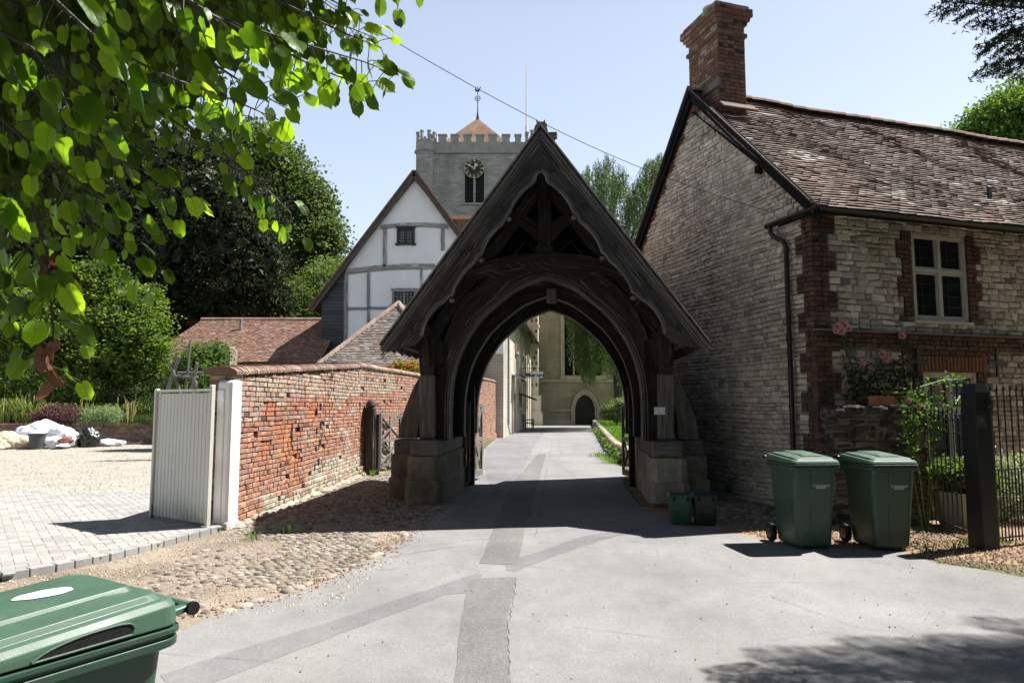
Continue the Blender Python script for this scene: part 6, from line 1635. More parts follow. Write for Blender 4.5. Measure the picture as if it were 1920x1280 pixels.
tree('climbing_bush', 'loose leafy bush growing over the rustic trellis', 'shrub', (at(370, 700, 24).x, 24.5, 0),
     [lob(375, 690, 24.5, (.7, .6, .8)), lob(400, 670, 25, (.5, .5, .5)), lob(345, 700, 24.5, (.5, .5, .7)), lob(395, 730, 24, (.6, .5, .8))],
     9000, .12, [(.03, .06, .015), (.07, .13, .03), (.16, .24, .07)], clump=.18, per=16, asp=.55, trunk_r=.05, limbs=5)
# far belt of trees so that no bare horizon shows
for i, (x, y, r, h) in enumerate(((-44, 62, 7, 13), (-33, 66, 7, 15), (-24, 68, 6, 14), (-40, 50, 5, 9))):
    tree('distant_tree', ['dark tree far behind the garden, left', 'dark tree in the far background'][0] if False else ['dark round distant tree at the far left edge behind the bright green bush', 'tall dark distant tree glimpsed behind the bright bush, left of the yew', 'dark distant tree behind the yew and broadleaf tree', 'low dark tree close behind the mounded shrub at the far left'][i], 'tree', (x, y, 0), [((x, y, h * .62), (r, r, h * .38)), ((x + 2, y - 1, h * .42), (r * .8, r, h * .35)), ((x - 2, y + 1, h * .35), (r * .9, r, h * .33))], 9000, .6, [(.02, .04, .012), (.045, .08, .02), (.08, .12, .035)], clump=.8, per=24)
tree('roof_top_tree', 'bright green round tree rising behind the right end of the house roof', 'tree', (at(1900, 400, 40).x, 40, 0),
     [lob(1880, 245, 40, (2.9, 3, 2.0)), lob(1925, 215, 40, (2.4, 3, 2.0)), lob(1840, 262, 40, (1.7, 2, 1.2)), lob(1960, 260, 40, (4, 3, 3)), lob(1900, 330, 40, (4, 3, 3))],
     26000, .28, [(.05, .09, .02), (.10, .17, .035), (.17, .25, .06)], clump=.35, per=24, asp=.6, trunk_r=.4)
# weeping willow by the church
WX, WY = at(1160, 780, 47).x, 47.0
wl_ = empty('weeping_willow', 'weeping willow whose long green strands hang in front of the church window', 'tree', (WX, WY, 0))
tm = M(); tm.tube([(0, 0, -.1), (.05, 0, 2), (-.1, 0, 5), (.2, .2, 9)], [.42, .34, .3, .22], 10)
strand_pts = []; strand_t = []; tw_ = M()
for k in range(26):
    a = rnd.uniform(0, 2 * math.pi); L = rnd.uniform(2.5, 6.5); z0 = rnd.uniform(5, 10); tip = Vector((math.cos(a) * L, math.sin(a) * L * .8, z0 + rnd.uniform(2, 7)))
    s = Vector((0, 0, z0)); mid = s.lerp(tip, .5) + Vector((0, 0, rnd.uniform(.6, 1.6))); tm.tube([s, mid, tip, tip + Vector((math.cos(a) * .8, math.sin(a) * .8, -.3))], [.13, .08, .04, .02], 6)
tm.build('trunk', MAT['bark'], wl_)
def wtop(px, py, Y): p = at(px, py, Y); return Vector((p.x - WX, p.y - WY, p.z))
arches = []
for _ in range(560):
    px = rnd.choice((rnd.uniform(1055, 1255), rnd.uniform(1078, 1185))); Y = WY + rnd.uniform(-4.5, 4)
    # bottom of the skirt as seen: lower at the middle
    if px < 1190:
        yb = np.interp(px, [1050, 1075, 1105, 1130, 1150, 1175, 1190], [610, 690, 735, 700, 715, 735, 700]) - abs(rnd.gauss(0, 45))
    else: yb = rnd.uniform(480, 680)
    yt = np.interp(px, [1055, 1085, 1120, 1160, 1185, 1200, 1240, 1255], [560, 390, 360, 370, 430, 390, 350, 350]) + rnd.uniform(0, 190)
    if rnd.random() < .35: yt = yb - rnd.uniform(60, 160)
    if yt > yb - 30: continue
    p0 = wtop(px, yt, Y); p1 = wtop(px + rnd.uniform(-6, 6), yb, Y); arches.append((p0, p1))
for _ in range(330):    # rounded, feathery top: short strands spilling from arching twigs
    x0, y0, w0 = rnd.choice(((1112, 305, 26), (1138, 290, 30), (1165, 312, 22), (1150, 335, 40), (1205, 330, 26), (1232, 292, 30), (1245, 285, 28), (1110, 345, 30), (1185, 375, 26)))
    px = x0 + rnd.uniform(-1, 1) * w0 * 1.25; yt = y0 + ((px - x0) / w0) ** 2 * 34 + abs(rnd.gauss(0, 9)); Y = WY + rnd.uniform(-3.5, 3.5)
    for j in range(2): q = px + rnd.uniform(-12, 12); arches.append((wtop(q, yt + abs(q - px) * 1.2, Y), wtop(q + rnd.uniform(-3, 3), yt + rnd.uniform(30, 85), Y)))
for (p0, p1) in arches:
    L = p0.z - p1.z; nseg = max(4, int(L / .062)); k = NR.random((nseg, 1)); tone = NR.random()
    P = np.array(p0)[None] * (1 - k) + np.array(p1)[None] * k + np.stack([np.sin(k[:, 0] * 5 + tone * 9) * .12, np.cos(k[:, 0] * 4 + tone * 7) * .12, np.zeros(nseg)], 1) + NR.normal(size=(nseg, 3)) * np.array([.07, .07, .03])
    strand_pts.append(P); strand_t.append(np.full(nseg, tone) * .6 + NR.random(nseg) * .4)
    tw_.tube([p0 + Vector((rnd.uniform(-.4, .4), .2, -.1)), p0 + Vector((0, 0, .25)), p0.lerp(p1, .5), p1], [.012, .012, .008, .004], 3)
tw_.build('twigs', MAT['bark'], wl_)
P = np.concatenate(strand_pts); tt = np.concatenate(strand_t); V, F = quads(P, .22 * NR.uniform(.6, 1.3, len(P)), .26, 0, .55, np.array([[0, 0, -1.0]]), .05)
m = M(); m.np(V, F, palcol([(.028, .055, .018), (.055, .10, .026), (.095, .155, .045), (.15, .215, .075)], tt, len(P))); m.build('strands', MAT['leaf'], wl_)

# borders: terrace soil, hedge, grasses
sheet('garden_bed', [(-60, 25.2 - (-25 + 60) * .0), (-25.1, 24.45), (-13.2, 28.85), (-8, 29), (-8, 40), (-60, 60)], .80, MAT['earth'])
def hedge(name, label, lo, hi, n, size, pal, group=None, roundtop=0.0):
    c = ((lo[0] + hi[0]) / 2, (lo[1] + hi[1]) / 2, lo[2]); t = empty(name, label, 'hedge', c, 0, group)
    u = NR.random((n, 3)); face = NR.integers(0, 4, n); u[face == 0, 1] = NR.random((face == 0).sum()) * .12; u[face == 1, 2] = 1 - NR.random((face == 1).sum()) * .12; u[face == 2, 0] = 1 - NR.random((face == 2).sum()) * .08
    P = np.array(lo) + u * (np.array(hi) - np.array(lo)); 
    if roundtop: P[:, 2] -= roundtop * (np.abs(u[:, 0] - .5) * 2) ** 3 * u[:, 2]
    P -= np.array(c); P += NR.normal(size=P.shape) * .05
    V, F = quads(P, size * NR.uniform(.6, 1.3, n), .6, .1); m = M(); m.np(V, F, palcol(pal, NR.random(n), n)); m.build('foliage', MAT['leaf'], t)
    m = M(); m.box((lo[0] - c[0] + .1, lo[1] - c[1] + .12, 0), (hi[0] - c[0] - .1, hi[1] - c[1] - .1, (hi[2] - lo[2]) * .92 - roundtop), (.02, .03, .01)); m.build('twigs', MAT['bark'], t)
a = at(-40, 720, 30); b = at(292, 722, 29)
hedge('clipped_hedge', 'long clipped green hedge behind the border grasses', (a.x, 29.0, .8), (b.x, 30.2, b.z), 26000, .07, [(.03, .06, .012), (.07, .13, .02), (.15, .20, .05)])
a = at(-80, 660, 28.6); b = at(215, 700, 28.6)
hd = tree('mounded_shrub', 'rounded light green mound of a shrub above the hedge at the far left', 'shrub', (at(60, 760, 28.5).x, 28.7, .8), [lob(20, 720, 28.6, (2.6, .9, 1.15)), lob(110, 735, 28.6, (1.9, .8, .75)), lob(-70, 720, 28.6, (2.0, .9, 1.3))], 22000, .09, [(.07, .12, .02), (.13, .20, .04), (.21, .28, .07)], clump=.14, per=14, trunk_r=.05)
# ornamental grasses
m = M(); 
def blades(m, base, n, L, spread, pal, w=.012, lean=.5):
    for _ in range(n):
        a = rnd.uniform(0, 6.283); r = spread * math.sqrt(rnd.random()); p = Vector(base) + Vector((math.cos(a) * r, math.sin(a) * r, 0)); l = L * rnd.uniform(.5, 1.15); o = Vector((math.cos(a), math.sin(a), 0)) * l * lean * rnd.uniform(.3, 1.2)
        sd_ = Vector((-math.sin(a), math.cos(a), 0)) * w; c = vary(pick(pal), .2); q = [p, p + o * .25 + UZ * l * .5, p + o * .7 + UZ * l * .82, p + o * 1.15 + UZ * l * (.85 if rnd.random() < .6 else .6)]
        m.add([q[0] - sd_, q[0] + sd_, q[1] - sd_, q[1] + sd_, q[2] - sd_ * .7, q[2] + sd_ * .7, q[3]], [(0, 1, 3, 2), (2, 3, 5, 4), (4, 5, 6)], c)
gpal_ = [(.10, .15, .03), (.17, .23, .06), (.28, .30, .11), (.36, .34, .17), (.07, .12, .025)]
for k in range(120):
    t = rnd.random(); px = -60 + 350 * t; Y = 26.2 + t * 2.6 + rnd.uniform(-.5, 1.2); p = at(px, 780, Y)
    if Y > 24.9 + (p.x + 25) * .365: blades(m, (p.x, Y, .8), 46, 1.15 if t < .35 else .95, .28, gpal_, .014)
for k in range(10):
    t = rnd.random(); px = -60 + 330 * t; Y = 27.4 + rnd.uniform(-.4, .9); p = at(px, 780, Y); blades(m, (p.x, Y, .8), 9, rnd.uniform(1.25, 1.75), .2, [(.34, .28, .15), (.26, .25, .12), (.42, .35, .2)], .013, .18)
setp(m.build('border_grass', MAT['leaf']), 'long arching green and straw coloured ornamental grass in the raised border', 'grass', None, 'stuff')
tree('purple_shrub', 'small dark purple leaved shrub at the edge of the raised border', 'shrub', (at(112, 790, 26.4).x, 27.0, .8), [lob(112, 776, 26.8, (.75, .5, .36)), lob(85, 782, 26.6, (.5, .4, .25))], 5000, .08, [(.06, .02, .03), (.12, .05, .06), (.16, .08, .10)], clump=.08, per=12, trunk_r=.03, limbs=3)
tree('grey_green_shrub', 'low grey green shrub spilling over the brick retaining wall', 'shrub', (at(180, 790, 27).x, 27.5, .8), [lob(175, 782, 27.2, (.8, .5, .35)), lob(205, 778, 27.3, (.5, .5, .3))], 6000, .07, [(.10, .15, .08), (.18, .25, .14), (.27, .33, .20)], clump=.09, per=12, trunk_r=.03, limbs=3)
tree('trailing_shrub', 'dark trailing evergreen hanging down the right end of the retaining wall', 'shrub', (at(262, 790, 28).x, 28.3, .8), [lob(262, 797, 28, (.7, .35, .35)), lob(285, 800, 28, (.5, .3, .45)), lob(272, 770, 28.6, (.6, .4, .5))], 9000, .07, [(.02, .04, .012), (.05, .09, .025), (.11, .16, .05)], clump=.1, per=12, trunk_r=.03, limbs=3)
tree('dark_shrub', 'upright dark green shrub at the right end of the hedge', 'shrub', (at(270, 760, 28.9).x, 29.3, .8), [lob(262, 755, 29, (.7, .5, .75)), lob(280, 735, 29.4, (.45, .5, .7))], 8000, .08, [(.02, .035, .01), (.04, .07, .02), (.10, .14, .04)], clump=.1, per=12, trunk_r=.04, limbs=3)
tree('red_tipped_shrub', 'shrub with orange red young leaves showing over the wall coping', 'shrub', (at(765, 700, 20.8).x - .12, 21.6, 0), [lob(752, 694, 21.2, (.22, .25, .24)), lob(775, 690, 21.3, (.22, .25, .20)), lob(735, 696, 21.0, (.10, .2, .12))], 2200, .085, [(.10, .16, .03), (.20, .22, .04), (.42, .16, .04), (.50, .12, .05)], clump=.09, per=8, trunk_r=.03, limbs=3)

# churchyard lawn, low stone edge, bush
LE = [gp(1111, 797), gp(1119, 808), gp(1128, 822), gp(1138, 838), gp(1152, 856), gp(1176, 872), Vector((4.6, 17.6, 0))]
lawn = [(p.x + .25, p.y) for p in LE] + [(60, 17), (60, 90), (12, 90), (9.2, 56.8), (7.6, 56.8)]
lawn[0] = (LE[0].x + .3, 56)
m = M(); 
pts = lawn; m.add([(p[0], p[1], .34) for p in pts] + [(p[0], p[1], 0) for p in pts], [tuple(range(len(pts)))] + [(i, (i + 1) % len(pts), len(pts) + (i + 1) % len(pts), len(pts) + i) for i in range(len(pts))])
setp(m.build('lawn', MAT['turf']), kind='structure')
KE = empty('stone_edging', 'low rough stone edging of the churchyard lawn, overgrown with ivy', 'kerb', (LE[3].x, LE[3].y, 0)); m = M()
for a, b in zip(LE[:-1], LE[1:]):
    L = (b - a).length; d = (b - a) / L; t = 0; ro = math.atan2(d.y, d.x)
    while t < L:
        s = rnd.uniform(.35, .6); p = a + d * (t + s / 2) - KE.location
        m.obox((p.x + .12, p.y, .20), (s - .04, .26, .42 + rnd.uniform(-.03, .05)), Matrix.Rotation(ro + rnd.uniform(-.05, .05), 3, 'Z'), vary((.33, .29, .22), .2), bev=.04); t += s
m.build('stones', MAT['stone'], KE)
iv_ = []; 
for a, b in zip(LE[1:-1], LE[2:]):
    n = int((b - a).length * 90); k = NR.random((n, 1)); q = np.array(a)[None] * (1 - k) + np.array(b)[None] * k - np.array(KE.location); q += NR.normal(size=(n, 3)) * np.array([.10, .1, .08]) + np.array([-.06, 0, .22]); iv_.append(q)
P = np.concatenate(iv_); nzv = np.array([mnoise.noise(Vector((p[1] * .8, 0, 0))) for p in P]); P = P[nzv > -.1]; P[:, 2] = np.clip(P[:, 2], .02, 1); V, F = quads(P, .09, .8, .2); m = M(); m.np(V, F, palcol([(.03, .06, .015), (.08, .14, .03), (.16, .24, .06)], NR.random(len(P)), len(P))); m.build('ivy', MAT['leaf'], KE)
def grass_patch(poly, n, h, z, pal, name, label, ymax=99):
    xs = [p[0] for p in poly]; ys = [p[1] for p in poly]; pts = []
    while len(pts) < n:
        x = rnd.uniform(min(xs), max(xs)); y = min(ys) + (max(ys) - min(ys)) * rnd.random() ** 1.8
        if inpoly((x, y), poly): pts.append((x, y, z))
    P = np.array(pts); nn = len(P); a = NR.random(nn) * 6.283; w = np.stack([np.cos(a), np.sin(a), np.zeros(nn)], 1) * (.006 + .0006 * P[:, 1:2]); H = h * NR.uniform(.5, 1.3, (nn, 1)); tip = P + np.concatenate([NR.normal(size=(nn, 2)) * .03, H], 1)
    V = np.stack([P - w, P + w, tip], 1).reshape(-1, 3); m = M(); m.np(V, np.arange(3 * nn).reshape(nn, 3), palcol(pal, NR.random(nn), nn)); setp(m.build(name, MAT['leaf']), label, 'grass', None, 'stuff')
grass_patch([(LE[0].x + .3, 55), (LE[2].x + .3, LE[2].y), (LE[4].x + .25, LE[4].y), (5, 18), (9, 18), (12, 55)], 52000, .09, .34, [(.06, .13, .02), (.10, .20, .03), (.17, .28, .06)], 'lawn_grass', 'short sunlit grass of the churchyard lawn')
tufts = [gp(1125, 856), gp(1140, 862), gp(1160, 866), gp(1172, 862), gp(1150, 868)]
m = M()
for p in tufts: blades(m, p, 120, .16, .35, [(.10, .18, .03), (.17, .26, .06)], .008, .4)
for (px, py) in ((686, 890), (700, 892), (748, 880), (676, 893)): blades(m, gp(px, py), 26, .16, .10, [(.10, .18, .03), (.15, .24, .05)], .006)
for (px, py) in ((1370, 968), (1265, 962), (1745, 1035), (1790, 1030), (1810, 1018), (1690, 1000), (1890, 1020), (535, 1000), (473, 1012)): blades(m, gp(px, py), 22, .13, .10, [(.07, .13, .03), (.14, .22, .05)], .005, .6)
setp(m.build('weeds', MAT['leaf']), 'small tufts of green weeds at the foot of walls and fences', 'weeds', None, 'stuff')
tree('round_bush', 'small pale leaved round bush on the churchyard lawn', 'shrub', (at(1156, 785, 42).x, 42, .34), [lob(1150, 768, 42, (.75, .7, .42)), lob(1162, 760, 42, (.6, .6, .4)), lob(1158, 776, 42, (.9, .7, .35))], 7000, .13, [(.06, .10, .03), (.15, .20, .08), (.35, .40, .25)], clump=.12, per=12, trunk_r=.06, limbs=3)

# ---- planting by the house
def u_hf(px, py, yl=-.12): p = hf(px, py, yl); return hw(p.x, yl, p.y)
CR = empty('climbing_rose', 'climbing rose with pale pink blooms trained up the shaded house front', 'rose', hw(.9, -.22, 0))
st = M(); stems = [[(1600, 800), (1606, 740), (1598, 690), (1580, 640), (1577, 622)], [(1640, 800), (1650, 740), (1640, 700), (1655, 672)], [(1690, 800), (1700, 740), (1694, 690), (1690, 630)], [(1620, 800), (1630, 740), (1612, 700), (1617, 684)], [(1690, 720), (1672, 690), (1700, 660), (1710, 640)]]
lp = []
for s in stems:
    pts = [u_hf(*q) - CR.location for q in s]; pts[0].z = 0.02 if s is not stems[4] else pts[0].z; st.tube(pts, [.012] * (len(pts) - 1) + [.005], 6)
    for a, b in zip(pts[:-1], pts[1:]):
        n = int(60 + 170 * (b - a).length) if a.z < 2.0 else int(70 * (b - a).length)
        for _ in range(n): lp.append(a.lerp(b, rnd.random()) + Vector((rnd.gauss(0, .13 if a.z < 2 else .06), rnd.uniform(-.12, .06), rnd.gauss(0, .10))))
st.build('stem', MAT['bark'], CR); P = np.array([tuple(p) for p in lp]); P = P[P[:, 2] > .1]; V, F = quads(P, .065 * NR.uniform(.6, 1.3, len(P)), .65, .2); m = M(); m.np(V, F, palcol([(.015, .03, .01), (.03, .06, .02), (.06, .10, .03)], NR.random(len(P)), len(P))); m.build('leaves', MAT['leaf'], CR)
def bloom(c, r, parent, col=(.62, .33, .32)):
    m = M()
    for ring, (nn, tilt, k) in enumerate(((3, .35, .45), (5, .8, .7), (6, 1.2, .95))):
        for q in range(nn):
            a = q * 6.283 / nn + ring * .5; d = Vector((math.cos(a), 0, math.sin(a))); out = Vector((0, -1, 0)); t = Vector((-math.sin(a), 0, math.cos(a)))
            b0 = Vector(c); dirv = (d * math.sin(tilt) + out * math.cos(tilt)) * r * k; m.add([b0 - t * r * .12, b0 + dirv * .6 - t * r * .38, b0 + dirv - t * r * .2, b0 + dirv + t * r * .2, b0 + dirv * .6 + t * r * .38, b0 + t * r * .12], [(0, 1, 2, 3, 4, 5)], vary(col, .15))
    return m.build('bloom', MAT['petal'], parent)
for (px, py, r) in ((1570, 612, .075), (1583, 610, .08), (1577, 620, .08), (1590, 616, .06), (1566, 620, .06), (1690, 629, .07), (1654, 664, .08), (1660, 672, .07), (1617, 680, .06), (1633, 693, .04)): bloom(u_hf(px, py, -.20) - CR.location, r, CR)
# sunlit arching rose by the railings
AR_ = empty('arching_rose', 'sunlit rose with fresh green leaves and white buds arching over the railings', 'rose', (5.75, 9.15, 0))
st = M(); lp = []
for s in ([(1735, 960), (1720, 860), (1712, 770), (1725, 725), (1770, 712), (1803, 712)], [(1735, 960), (1745, 850), (1760, 780), (1790, 760), (1800, 742)], [(1730, 960), (1710, 880), (1703, 800), (1712, 750), (1700, 738)], [(1738, 940), (1752, 830), (1745, 760), (1760, 735)], [(1725, 900), (1706, 850), (1700, 800), (1725, 770), (1740, 762)]):
    pts = [at(x, y, 9.1 + rnd.uniform(-.1, .1)) - AR_.location for x, y in s]; pts[0].z = .02; st.tube(pts, .008, 5)
    for a, b in zip(pts[1:-1], pts[2:]):
        for _ in range(int(110 * (b - a).length)): lp.append(a.lerp(b, rnd.random()) + Vector((rnd.gauss(0, .055), rnd.gauss(0, .06), rnd.gauss(0, .045))))
st.build('stem', m_simple('green_stem', (.08, .12, .03), .6), AR_); P = np.array([tuple(p) for p in lp]); V, F = quads(P, .062 * NR.uniform(.6, 1.3, len(P)), .6, .3); m = M(); m.np(V, F, palcol([(.04, .09, .015), (.08, .16, .03), (.14, .24, .05)], NR.random(len(P)), len(P))); m.build('leaves', MAT['leaf'], AR_)
for (px, py, r) in ((1759, 726, .045), (1703, 752, .045), (1722, 762, .04), (1775, 742, .035)): bloom(at(px, py, 9.0) - AR_.location, r, AR_, (.75, .72, .70))
tree('silvery_shrub', 'silvery grey leaved shrub with white flower spikes behind the right hand railings', 'shrub', (at(1900, 960, 9.6).x + .1, 9.9, 0), [lob(1895, 910, 9.9, (.42, .4, .30)), lob(1925, 890, 10.0, (.4, .4, .34)), lob(1885, 945, 9.8, (.4, .35, .25)), lob(1884, 868, 9.8, (.06, .06, .16))], 9000, .045, [(.10, .13, .11), (.22, .26, .23), (.50, .54, .52)], clump=.07, per=12, asp=.35, trunk_r=.03, limbs=3)

# ---- lime tree: trunk outside the picture on the left, leafy boughs hanging into it
LT = empty('lime_tree', 'lime tree whose heart shaped leaves hang into the upper left of the photo', 'tree', (-6.5, 1.2, 0))
LTO = Vector(LT.location)
def heart():
    L = []
    for k in range(15):
        t = math.pi * (k / 14.0); r = .5 * (1 + .14 * math.cos(2 * t)) * (1 + .04 * math.sin(k * 2.7)); x = .46 - math.cos(t) * .52; y = math.sin(t) * r * .92
        if k == 0: x, y = .06, 0.0
        if k == 1: x, y = -.04, .13
        if k == 13: x, y = .99, .09
        if k == 14: x, y = 1.12, 0
        L.append((x, y))
    return L
HT = heart()
def lime_leaf(m, p, ax, nr, s, col, curl=.18):
    """p petiole joint, ax direction of the blade, nr leaf normal"""
    ax = ax.normalized(); nr = (nr - ax * nr.dot(ax)).normalized(); sd_ = nr.cross(ax)
    mid = [(x, 0) for x in (.06, .3, .55, .8, 1.12)]; vs = []; g = []
    fold = rnd.uniform(.05, .40); dr = curl * rnd.uniform(.2, 1.6); wv = rnd.uniform(0, 6)
    def pt(x, y): return p + ax * (x * s) + sd_ * (y * s) - nr * s * (dr * x * x - fold * abs(y) + .03 * math.sin(x * 9 + wv) * abs(y) * 2)
    for sg in (1, -1):
        vs = []; g = []
        for (x, y) in HT: vs.append(pt(x, sg * y)); g.append((x, sg * y, 0))
        nb_ = len(vs)
        for (x, y) in mid[1:-1]: vs.append(pt(x, 0)); g.append((x, 0, 0))
        # fan strips between rim and midrib
        F = [(0, 1, 2, nb_), (nb_, 2, 3), (nb_, 3, 4), (nb_, 4, 5), (nb_, 5, nb_ + 1), (nb_ + 1, 5, 6), (nb_ + 1, 6, 7), (nb_ + 1, 7, 8), (nb_ + 1, 8, 9), (nb_ + 1, 9, nb_ + 2), (nb_ + 2, 9, 10), (nb_ + 2, 10, 11), (nb_ + 2, 11, 12), (nb_ + 2, 12, 13), (nb_ + 2, 13, 14)]
        if sg < 0: F = [f[::-1] for f in F]
        m.add(vs, F, col, g)
lm = M(); tw_ = M(); fresh = [(.035, .08, .016), (.075, .15, .024), (.03, .065, .016), (.12, .225, .034), (.055, .11, .022)]  # fresh: outer sprays, kept lighter than the inner ones to look sunlit
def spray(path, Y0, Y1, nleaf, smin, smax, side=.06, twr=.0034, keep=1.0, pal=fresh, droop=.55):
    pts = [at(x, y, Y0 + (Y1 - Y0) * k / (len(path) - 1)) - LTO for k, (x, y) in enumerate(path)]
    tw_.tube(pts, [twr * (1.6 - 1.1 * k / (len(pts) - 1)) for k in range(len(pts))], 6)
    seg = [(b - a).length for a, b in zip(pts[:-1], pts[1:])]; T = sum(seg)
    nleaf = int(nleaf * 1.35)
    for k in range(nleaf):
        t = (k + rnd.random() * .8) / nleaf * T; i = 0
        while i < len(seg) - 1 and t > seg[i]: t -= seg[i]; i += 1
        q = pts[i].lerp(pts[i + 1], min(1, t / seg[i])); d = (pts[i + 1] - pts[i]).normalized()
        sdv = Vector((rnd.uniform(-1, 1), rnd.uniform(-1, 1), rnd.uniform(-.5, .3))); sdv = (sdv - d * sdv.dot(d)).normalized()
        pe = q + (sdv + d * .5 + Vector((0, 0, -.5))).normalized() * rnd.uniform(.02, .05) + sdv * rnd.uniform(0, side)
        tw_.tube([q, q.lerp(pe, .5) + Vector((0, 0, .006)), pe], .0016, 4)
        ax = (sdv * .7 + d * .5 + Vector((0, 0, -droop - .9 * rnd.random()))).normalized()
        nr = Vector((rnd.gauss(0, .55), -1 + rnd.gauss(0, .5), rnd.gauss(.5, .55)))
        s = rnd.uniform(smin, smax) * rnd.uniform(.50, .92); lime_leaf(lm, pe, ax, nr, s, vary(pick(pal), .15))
S_ = [([(150, -80), (300, -10), (430, 40), (560, 80), (680, 115), (745, 140)], 1.7, 2.3, 34, .055, .095),
      ([(260, -60), (400, 30), (500, 80), (600, 130), (690, 165)], 1.7, 2.2, 30, .06, .10),
      ([(440, -40), (560, 20), (640, 60), (715, 90)], 2.2, 2.6, 20, .055, .085),
      ([(60, -40), (200, 90), (330, 150), (430, 185), (500, 215)], 1.6, 2.0, 30, .06, .10),
      ([(330, 60), (400, 120), (470, 165), (540, 205)], 2.0, 2.3, 14, .06, .085),
      ([(100, 60), (220, 160), (330, 230), (420, 290), (490, 345), (545, 400), (552, 430)], 2.5, 3.1, 44, .055, .085),
      ([(200, 120), (330, 190), (420, 235), (500, 270)], 2.6, 2.9, 26, .055, .085),
      ([(20, 120), (120, 230), (220, 300), (300, 330), (370, 385)], 2.0, 2.4, 28, .055, .085),
      ([(0, 220), (90, 300), (160, 350), (230, 390), (280, 430)], 2.0, 2.3, 26, .055, .085),
      ([(60, 300), (150, 400), (220, 455), (265, 490), (300, 520)], 2.2, 2.4, 24, .05, .075),
      ([(-60, 330), (20, 420), (70, 480), (110, 540)], 1.6, 1.8, 16, .06, .085),
      ([(60, 380), (88, 470), (95, 560), (100, 620), (96, 690)], 1.75, 1.8, 18, .055, .08),
      ([(-60, 480), (0, 520), (30, 560), (15, 600)], 1.7, 1.8, 9, .06, .085),
      ([(520, -60), (600, -10), (680, 30)], 2.6, 2.9, 10, .055, .08),
      ([(-40, 40), (60, 90), (110, 160), (150, 260)], 1.5, 1.7, 18, .07, .10),
      ([(300, -60), (450, -20), (570, 30), (650, 50), (700, 70)], 2.4, 2.9, 26, .06, .09),
      ([(700, -60), (735, -30), (790, -12)], 2.0, 2.1, 6, .06, .08)]
for s in S_: spray(*s)
# deeper, denser inner sprays, leaf colours darkened to paint in their shade
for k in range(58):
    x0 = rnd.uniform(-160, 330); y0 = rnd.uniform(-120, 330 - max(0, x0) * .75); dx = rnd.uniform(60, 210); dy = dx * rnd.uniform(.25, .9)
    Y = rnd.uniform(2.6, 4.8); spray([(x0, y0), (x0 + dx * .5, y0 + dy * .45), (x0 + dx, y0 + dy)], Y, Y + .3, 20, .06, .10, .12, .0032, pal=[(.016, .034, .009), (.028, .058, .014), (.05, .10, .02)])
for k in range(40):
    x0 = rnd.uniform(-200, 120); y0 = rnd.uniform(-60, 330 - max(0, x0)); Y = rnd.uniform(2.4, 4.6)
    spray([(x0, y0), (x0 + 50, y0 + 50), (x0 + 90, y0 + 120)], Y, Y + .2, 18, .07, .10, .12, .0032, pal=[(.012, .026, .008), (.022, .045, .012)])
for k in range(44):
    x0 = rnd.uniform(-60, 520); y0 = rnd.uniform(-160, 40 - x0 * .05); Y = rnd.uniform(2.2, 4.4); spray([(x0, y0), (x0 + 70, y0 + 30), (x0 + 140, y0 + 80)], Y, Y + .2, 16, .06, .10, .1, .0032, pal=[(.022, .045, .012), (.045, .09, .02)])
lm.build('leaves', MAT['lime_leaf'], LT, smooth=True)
dead = M()
for (x, y, s) in ((92, 478, .075), (104, 500, .06), (84, 505, .055), (98, 640, .05), (82, 650, .055), (92, 668, .06), (98, 690, .05), (92, 715, .04)):
    p = at(x, y, 1.78) - LTO; lime_leaf(dead, p, Vector((rnd.uniform(-.4, .4), rnd.uniform(-.3, .3), -1)), Vector((rnd.gauss(0, 1.2), -1, .3)), s, vary((.15, .085, .055), .3), 1.3)
dead.build('withered_leaves', mk_leaf('dead_leaf', (1.8, 1.2, .8), .25, .8, .2), LT, smooth=True)
# main boughs and crown, with unseen lobes added overhead and behind to block light
bw = M()
bw.tube([(0, 0, -.1), (.05, 0, 2.2), (.3, .1, 4.4), (.9, .3, 7)], [.42, .34, .26, .14], 12)
for tgt, z0 in (((3.6, .9, 3.3), 2.6), ((4.6, 1.4, 4.0), 3.3), ((5.0, .2, 5.2), 4.2), ((3.9, 2.2, 4.6), 3.8), ((6.6, -1.5, 6.4), 5), ((3.3, 1.6, 2.7), 2.2), ((8.5, -2.5, 7.2), 5.4)):
    a = Vector((.15, 0, z0)); b = Vector(tgt); bw.tube([a, a.lerp(b, .4) + Vector((0, 0, .5)), a.lerp(b, .75) + Vector((0, 0, .35)), b], [.11, .07, .04, .015], 8)
bw.build('trunk', MAT['bark'], LT)
L = [((5.2, 1.5, 4.9), (1.2, 1.1, .8)), ((4.4, 1.3, 5.1), (1.4, 1.2, .9)), ((5.9, 1.9, 5.3), (1.0, 1.1, .8)), ((3.8, 2.0, 5.0), (1.5, 1.3, 1.0)), ((5.0, 2.8, 5.6), (1.3, 1.2, .8)), ((2.0, .5, 6.4), (2.4, 2.6, 1.5)), ((4.5, -1.5, 7.0), (2.6, 3.0, 1.6)), ((7.2, -3.0, 7.4), (2.8, 3.0, 1.6)), ((0, -2.5, 6.0), (3, 3, 2)), ((10.0, -4.5, 7.6), (2.8, 3.0, 1.7)), ((3.5, 1.2, 5.9), (1.8, 1.6, 1.0)), ((0, 1.0, 4.8), (1.5, 1.6, 1.3)), ((5, -5.5, 6), (4, 3, 2))]
P, tone, d = lobes_points(L, 52000, clump=.30, per=26)
W3_ = P + np.array(LTO); q = W3_[:, 2]; shx = W3_[:, 0] - .62 * q; shy = W3_[:, 1] - .27 * q
ok = (W3_[:, 1] < 1.0) | ((q - CAMH) / np.maximum(W3_[:, 1], .1) > .72)
